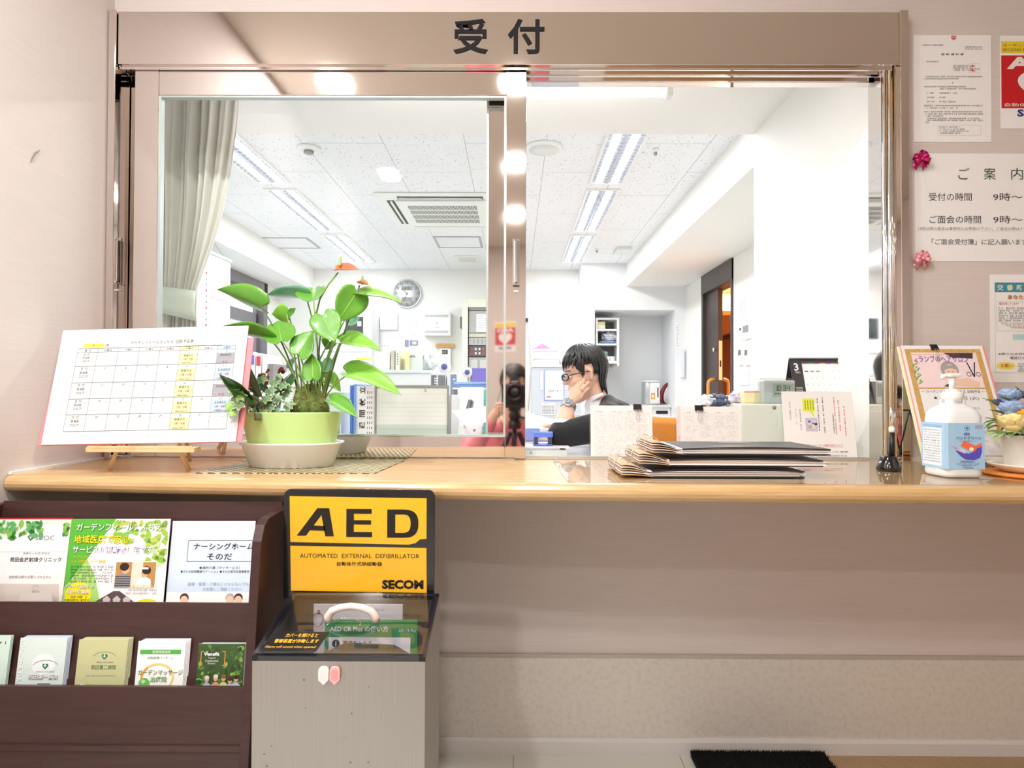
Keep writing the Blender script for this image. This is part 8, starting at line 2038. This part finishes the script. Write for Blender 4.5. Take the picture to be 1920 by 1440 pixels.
q = elL.lerp(wrL, .22); mb.capsule(elL.lerp(wrL, .10), .050, q, .0485, SHIRT); mb.capsule(elR.lerp(wrR, .5), .042, elR.lerp(wrR, .72), .037, SHIRT)
st = mb.build('shirt', man); remesh(st, .006, 3)
# collar wings
mb = MB()
cc = L(-.036, 0, .028); ct = (neck1 - neck0).normalized(); cx_ = Vector((-1, 0, 0)); cx_ = (cx_ - ct * cx_.dot(ct)).normalized(); cy_ = ct.cross(cx_)
for s in (-1, 1): mb.grid(lambda a, b: cc + ct * (.020 + .022 * b * (1.4 - a)) + (cx_ * math.cos(s * (.42 + 1.35 * a)) + cy_ * math.sin(s * (.42 + 1.35 * a))) * (.054 + .009 * b), 12, 4, SHIRT, True, .0022)
mb.build('collar', man)
mb = MB()
for s, kn_ in ((-1, Vector((.17, 2.70, .53))), (1, Vector((.18, 2.95, .53)))):
    h_ = hipc + Vector((-.0, s * .085, -.005)); mb.capsule(h_, .10, kn_, .072, TROU); mb.capsule(kn_, .070, Vector((kn_.x + .04, kn_.y, .10)), .055, TROU)
mb.capsule(hipc + Vector((0, -.08, 0)), .11, hipc + Vector((0, .08, 0)), .11, TROU); tr = mb.build('trousers', man); remesh(tr, .01, 4)
for yy, kx_ in ((2.70, .17), (2.95, .18)):
    mb = MB(); mb.capsule((kx_ + .06, yy, .045), .043, (kx_ - .13, yy, .04), .038, BLACK); mb.box(kx_ - .17, kx_ + .105, yy - .042, yy + .042, 0, .012, BLACK, .004); mb.build('shoe', man)
# wrist watch and ring
d = (wrL - elL).normalized(); wc = wrL - d * .012; n0 = d.orthogonal().normalized(); n1 = d.cross(n0)
STL = mat('#b9bbbf', .25, .9, 'watch_steel'); mb = MB()
for k in (-.006, 0, .006): mb.tube([wc + d * k + (n0 * math.cos(q) + n1 * math.sin(q)) * .0315 for q in [2 * PI * i / 24 for i in range(24)]], .0032, STL, 8, closed=True)
wt = mb.build('wrist_watch', man)
nf = Vector((-.18, -1, .15)); nf = (nf - d * nf.dot(d)).normalized(); sx_ = nf.cross(d); q = wc + nf * .034
mb = MB(); vs = []; fs = []
prof_ = [(.0205, -.003), (.0215, .002), (.0195, .006), (.0165, .0066)]
for r_, h in prof_:
    for k in range(28): vs.append(q + (sx_ * math.cos(2 * PI * k / 28) + d * math.sin(2 * PI * k / 28)) * r_ + nf * h)
for i in range(3):
    for k in range(28): fs.append((i * 28 + k, i * 28 + (k + 1) % 28, (i + 1) * 28 + (k + 1) % 28, (i + 1) * 28 + k))
mb.add(vs, fs, STL, True); mb.add([q + (sx_ * math.cos(2 * PI * k / 28) + d * math.sin(2 * PI * k / 28)) * .017 + nf * .0055 for k in range(28)], [tuple(range(28))], mat('#4a4d55', .2, 0, 'watch_dial'))
pr = Print(mb, q + nf * .0056, sx_, d, nf, .0002)
for k in range(12): a_ = 2 * PI * k / 12; pr.disc(.0135 * math.cos(a_), .0135 * math.sin(a_), .0012, .0012, PAPER, 1, 8)
pr.poly([(-.0006, 0), (.0006, 0), (.0006, .011), (-.0006, .011)], PAPER, 2); pr.poly([(0, -.0006), (.008, -.0006), (.008, .0006), (0, .0006)], PAPER, 2); mb.build('watch_case', wt)
k0 = Vector(kn[2]); k1 = Vector(fi[2][0]); dd = (k1 - k0).normalized(); m_ = k0.lerp(k1, .55); o0 = dd.orthogonal().normalized(); o1 = dd.cross(o0)
mb = MB(); mb.tube([m_ + (o0 * math.cos(q) + o1 * math.sin(q)) * .0094 for q in [2 * PI * i / 20 for i in range(20)]], .0012, mat('#d9b25a', .25, 1, 'gold'), 6, closed=True); mb.build('ring', man)

# ---------------------------------------------------------------- the photographer and the tripod camera (seen in the mirror-bright stile)
cz = CAMZ
t = thing('camera_body', 'black camera with a wide lens on the tripod, mirrored in the window stile', 'camera', (0, -.15, cz - .09))
CB = mat('#1b1c1e', .45, 0, 'camera_black', bump=.3, freq=400, bd=.0006)
mb = MB()
mb.box(-.076, .076, -.19, -.125, cz - .085, cz + .05, CB, .014, 3); mb.prism([(-.034, cz + .045), (.034, cz + .045), (.022, cz + .082), (.012, cz + .09), (-.012, cz + .09), (-.022, cz + .082)], 'y', -.185, -.118, CB, .004)
mb.box(.045, .080, -.135, -.10, cz - .08, cz + .045, CB, .012, 3); mb.box(-.076, .076, -.19, -.12, cz - .092, cz - .04, CB, .010, 2); bd = mb.build('body', t)
mb = MB(); mb.lathe([(.046, -.125), (.047, -.10), (.041, -.095), (.041, -.065), (.046, -.06), (.047, -.026), (.0445, -.022), (.0405, -.022), (.036, -.05), (.018, -.055), (0, -.057)], mat('#121214', .3, 0, 'lens_black'), 40, (0, 0, cz), ax='y'); ln = mb.build('lens', t)
mb = MB(); mb.ell((0, -.055, cz), (.034, .012, .034), mat('#0a0a12', .04, 0, 'front_glass', coat=1.0), 28, 12); mb.build('front_element', ln)
mb = MB(); mb.tube([(.0472 * math.cos(q), -.045, cz + .0472 * math.sin(q)) for q in [2 * PI * i / 32 for i in range(32)]], .0012, mat('#b32a2a', .4), 6, closed=True); mb.build('red_ring', ln)
mb = MB(); pr = Print(mb, (0, -.1175, cz + .056), (-1, 0, 0), (0, 0, 1), (0, 1, 0)); pr.text('Canon', 0, 0, .0085, PAPER, w=.038, al='c', bold=.03, l=1); pr.text('EOS', .048, -.016, .006, PAPER, w=.016, l=1); mb.build('lettering', bd)
mb = MB(); mb.tube([(-.07, -.15, cz + .04), (-.10, -.12, cz - .05), (-.085, -.10, cz - .16), (-.05, -.11, cz - .25), (-.03, -.13, cz - .30)], .006, BLACK, 6, .3); mb.tube([(.07, -.15, cz + .04), (.10, -.13, cz - .05), (.08, -.11, cz - .15), (.03, -.1, cz - .24), (-.03, -.13, cz - .30)], .006, BLACK, 6, .3); mb.build('neck_strap', t)
t = thing('tripod', 'black tripod carrying the camera in front of the crouching photographer', 'tripod', (0, -.155, 0)); TB = mat('#202124', .35, .3, 'tripod_black'); zt0 = cz - .0925
mb = MB(); mb.box(-.035, .035, -.185, -.125, zt0 - .016, zt0, TB, .003); mb.ell((0, -.155, zt0 - .045), (.034, .034, .036), TB, 18, 12); mb.lathe([(.034, 0), (.038, .01), (.034, .05)], TB, 20, (0, -.155, zt0 - .12)); mb.tube([(.03, -.155, zt0 - .05), (.075, -.155, zt0 - .06)], .007, TB, 10); mb.build('ball_head', t)
mb = MB(); mb.tube([(0, -.155, zt0 - .12), (0, -.155, .40)], .013, TB, 14); mb.build('centre_column', t)
for a in (92, 214, 326):
    e = Vector((math.cos(R(a)) * .42, -.155 + math.sin(R(a)) * .42, .012)); s_ = Vector((math.cos(R(a)) * .03, -.155 + math.sin(R(a)) * .03, zt0 - .14))
    if a == 92: e = Vector((-.012, .20, .012))
    mb = MB(); mb.tube([s_, s_.lerp(e, .5)], .015, TB, 12); mb.tube([s_.lerp(e, .5), s_.lerp(e, .97)], .0115, TB, 12); mb.tube([s_.lerp(e, .97), e], .014, BLACK, 12); mb.tube([s_.lerp(e, .48), s_.lerp(e, .53)], .019, BLACK, 12); mb.build('leg', t)
ph = thing('person', 'crouching photographer in a pink shirt behind the tripod camera, seen only as a reflection', 'person', (-.06, -.50, 0))
Ah = Vector((-.005, -.335, cz - .075)); fw = Vector((.0, 1, -.12)); upv = Vector((0, .12, 1)); mb = MB(); L2 = head_mesh(mb, Ah, fw, upv, SKIN)
nb = Vector((-.02, -.41, .80)); mb.capsule(L2(-.035, 0, .05), .052, nb, .058, SKIN)
hip = Vector((-.06, -.62, .30)); chs = Vector((-.05, -.47, .62))
for dx in (-.10, 0, .10):
    d = Vector((dx, 0, 0)); mb.capsule(nb + d * .8 + Vector((0, -.02, -.04)), .06, chs + d, .09, SKIN); mb.capsule(chs + d, .09, hip + d, .10, SKIN)
arms = []
for s in (-1, 1):
    sh = Vector((-.05 + s * .19, -.44, .765)); el = Vector((-.03 + s * .24, -.26, .60)); wr = Vector((s * .105, -.16, .865)); arms.append((s, sh, el, wr))
    mb.capsule(nb + Vector((s * .08, 0, -.03)), .06, sh, .055, SKIN); mb.capsule(sh, .05, el, .04, SKIN); mb.capsule(el, .042, wr, .028, SKIN)
    ks = [wr + Vector((-s * .006, .040 - .004 * i, .050 - .020 * i)) for i in range(4)]
    fs_ = [[k + Vector((-s * .016, .022, .002)), k + Vector((-s * .034, .014, .002))] for k in ks]
    hand_mesh(mb, wr, None, ks, fs_, .015, SKIN, [wr + Vector((-s * .002, -.015, .02)), wr + Vector((-s * .016, -.035, .042)), wr + Vector((-s * .030, -.040, .058))])
lg = []
for s in (-1, 1):
    kn_ = Vector((-.06 + s * .17, -.30, .075)); an = Vector((-.06 + s * .14, -.76, .07)); h_ = hip + Vector((s * .09, 0, -.02)); lg.append((s, h_, kn_, an))
    mb.capsule(h_, .085, kn_, .058, SKIN); mb.capsule(kn_, .055, an, .036, SKIN); mb.capsule(an, .036, an + Vector((0, -.13, -.03)), .032, SKIN)
bd2 = mb.build('body', ph); remesh(bd2, .006, 3)
hair_mesh('hair', ph, L2, 9, fringe=22)
PKS = mat('#e58a96', .8, 0, 'pink_shirt', var='#dc7a88', freq=30, bump=.4, bd=.004); mb = MB()
for dx in (-.105, 0, .105):
    d = Vector((dx, 0, 0)); mb.capsule(nb + d * .75 + Vector((0, -.02, -.05)), .068, chs + d, .106, PKS); mb.capsule(chs + d, .106, hip + d + Vector((0, 0, .04)), .118, PKS)
for s, sh, el, wr in arms: mb.capsule(nb + Vector((s * .08, 0, -.04)), .066, sh, .070, PKS); mb.capsule(sh, .068, el, .058, PKS); mb.capsule(el, .056, el.lerp(wr, .75), .042, PKS)
o = mb.build('shirt', ph); remesh(o, .009, 4)
mb = MB(); 
for s, h_, kn_, an in lg: mb.capsule(h_, .10, kn_, .072, TROU); mb.capsule(kn_, .070, an, .052, TROU)
mb.capsule(hip + Vector((-.09, 0, -.01)), .115, hip + Vector((.09, 0, -.01)), .115, TROU); o = mb.build('trousers', ph); remesh(o, .011, 4)
for s in (-1, 1):
    mb = MB(); mb.ell(L2(.076, s * .031, .114), (.009, .012, .007), mat('#efece8', .3, 0, 'eye_white'), 12, 8); mb.build('eye', ph)
    a_ = lg[0 if s < 0 else 1][3]; mb = MB(); mb.capsule(a_ + Vector((0, .01, -.02)), .045, a_ + Vector((0, -.15, -.025)), .042, BLACK); mb.build('shoe', ph)

# the same defibrillator poster on the lobby's back wall, which the stile mirrors
Yw = -2.649
mb = MB(); x0, z0 = -.20, 1.38; w, h = .21, .297; mb.box(x0, x0 + w, Yw - .0008, Yw, z0, z0 + h, WP); pr = Print(mb, (x0 + w, Yw, z0), (-1, 0, 0), (0, 0, 1), (0, 1, 0), .0008)
pr.rect(.004, h * .82, w - .004, h * .95, mat('#efd22c', .45, 0, 'sign_yellow'), 1); pr.rect(.004, h * .22, w - .004, h * .80, REDP, 1); pr.text('AED', .02, h * .64, h * .13, WP, w=w * .8, bold=.04); pr.poly([(w / 2 + .0042 * 16 * math.sin(a) ** 3, h * .44 + .0042 * (13 * math.cos(a) - 5 * math.cos(2 * a) - 2 * math.cos(3 * a) - math.cos(4 * a))) for a in [2 * PI * i / 30 for i in range(30)]], WP, 2); pr.text('SECOM', w * .2, h * .08, h * .08, mat('#28337f', .5, 0, 'navy_logo'), w=w * .6, bold=.045)
tag(mb.build('defibrillator_poster'), 'red and yellow defibrillator poster on the lobby back wall, mirrored in the window stile', 'poster')
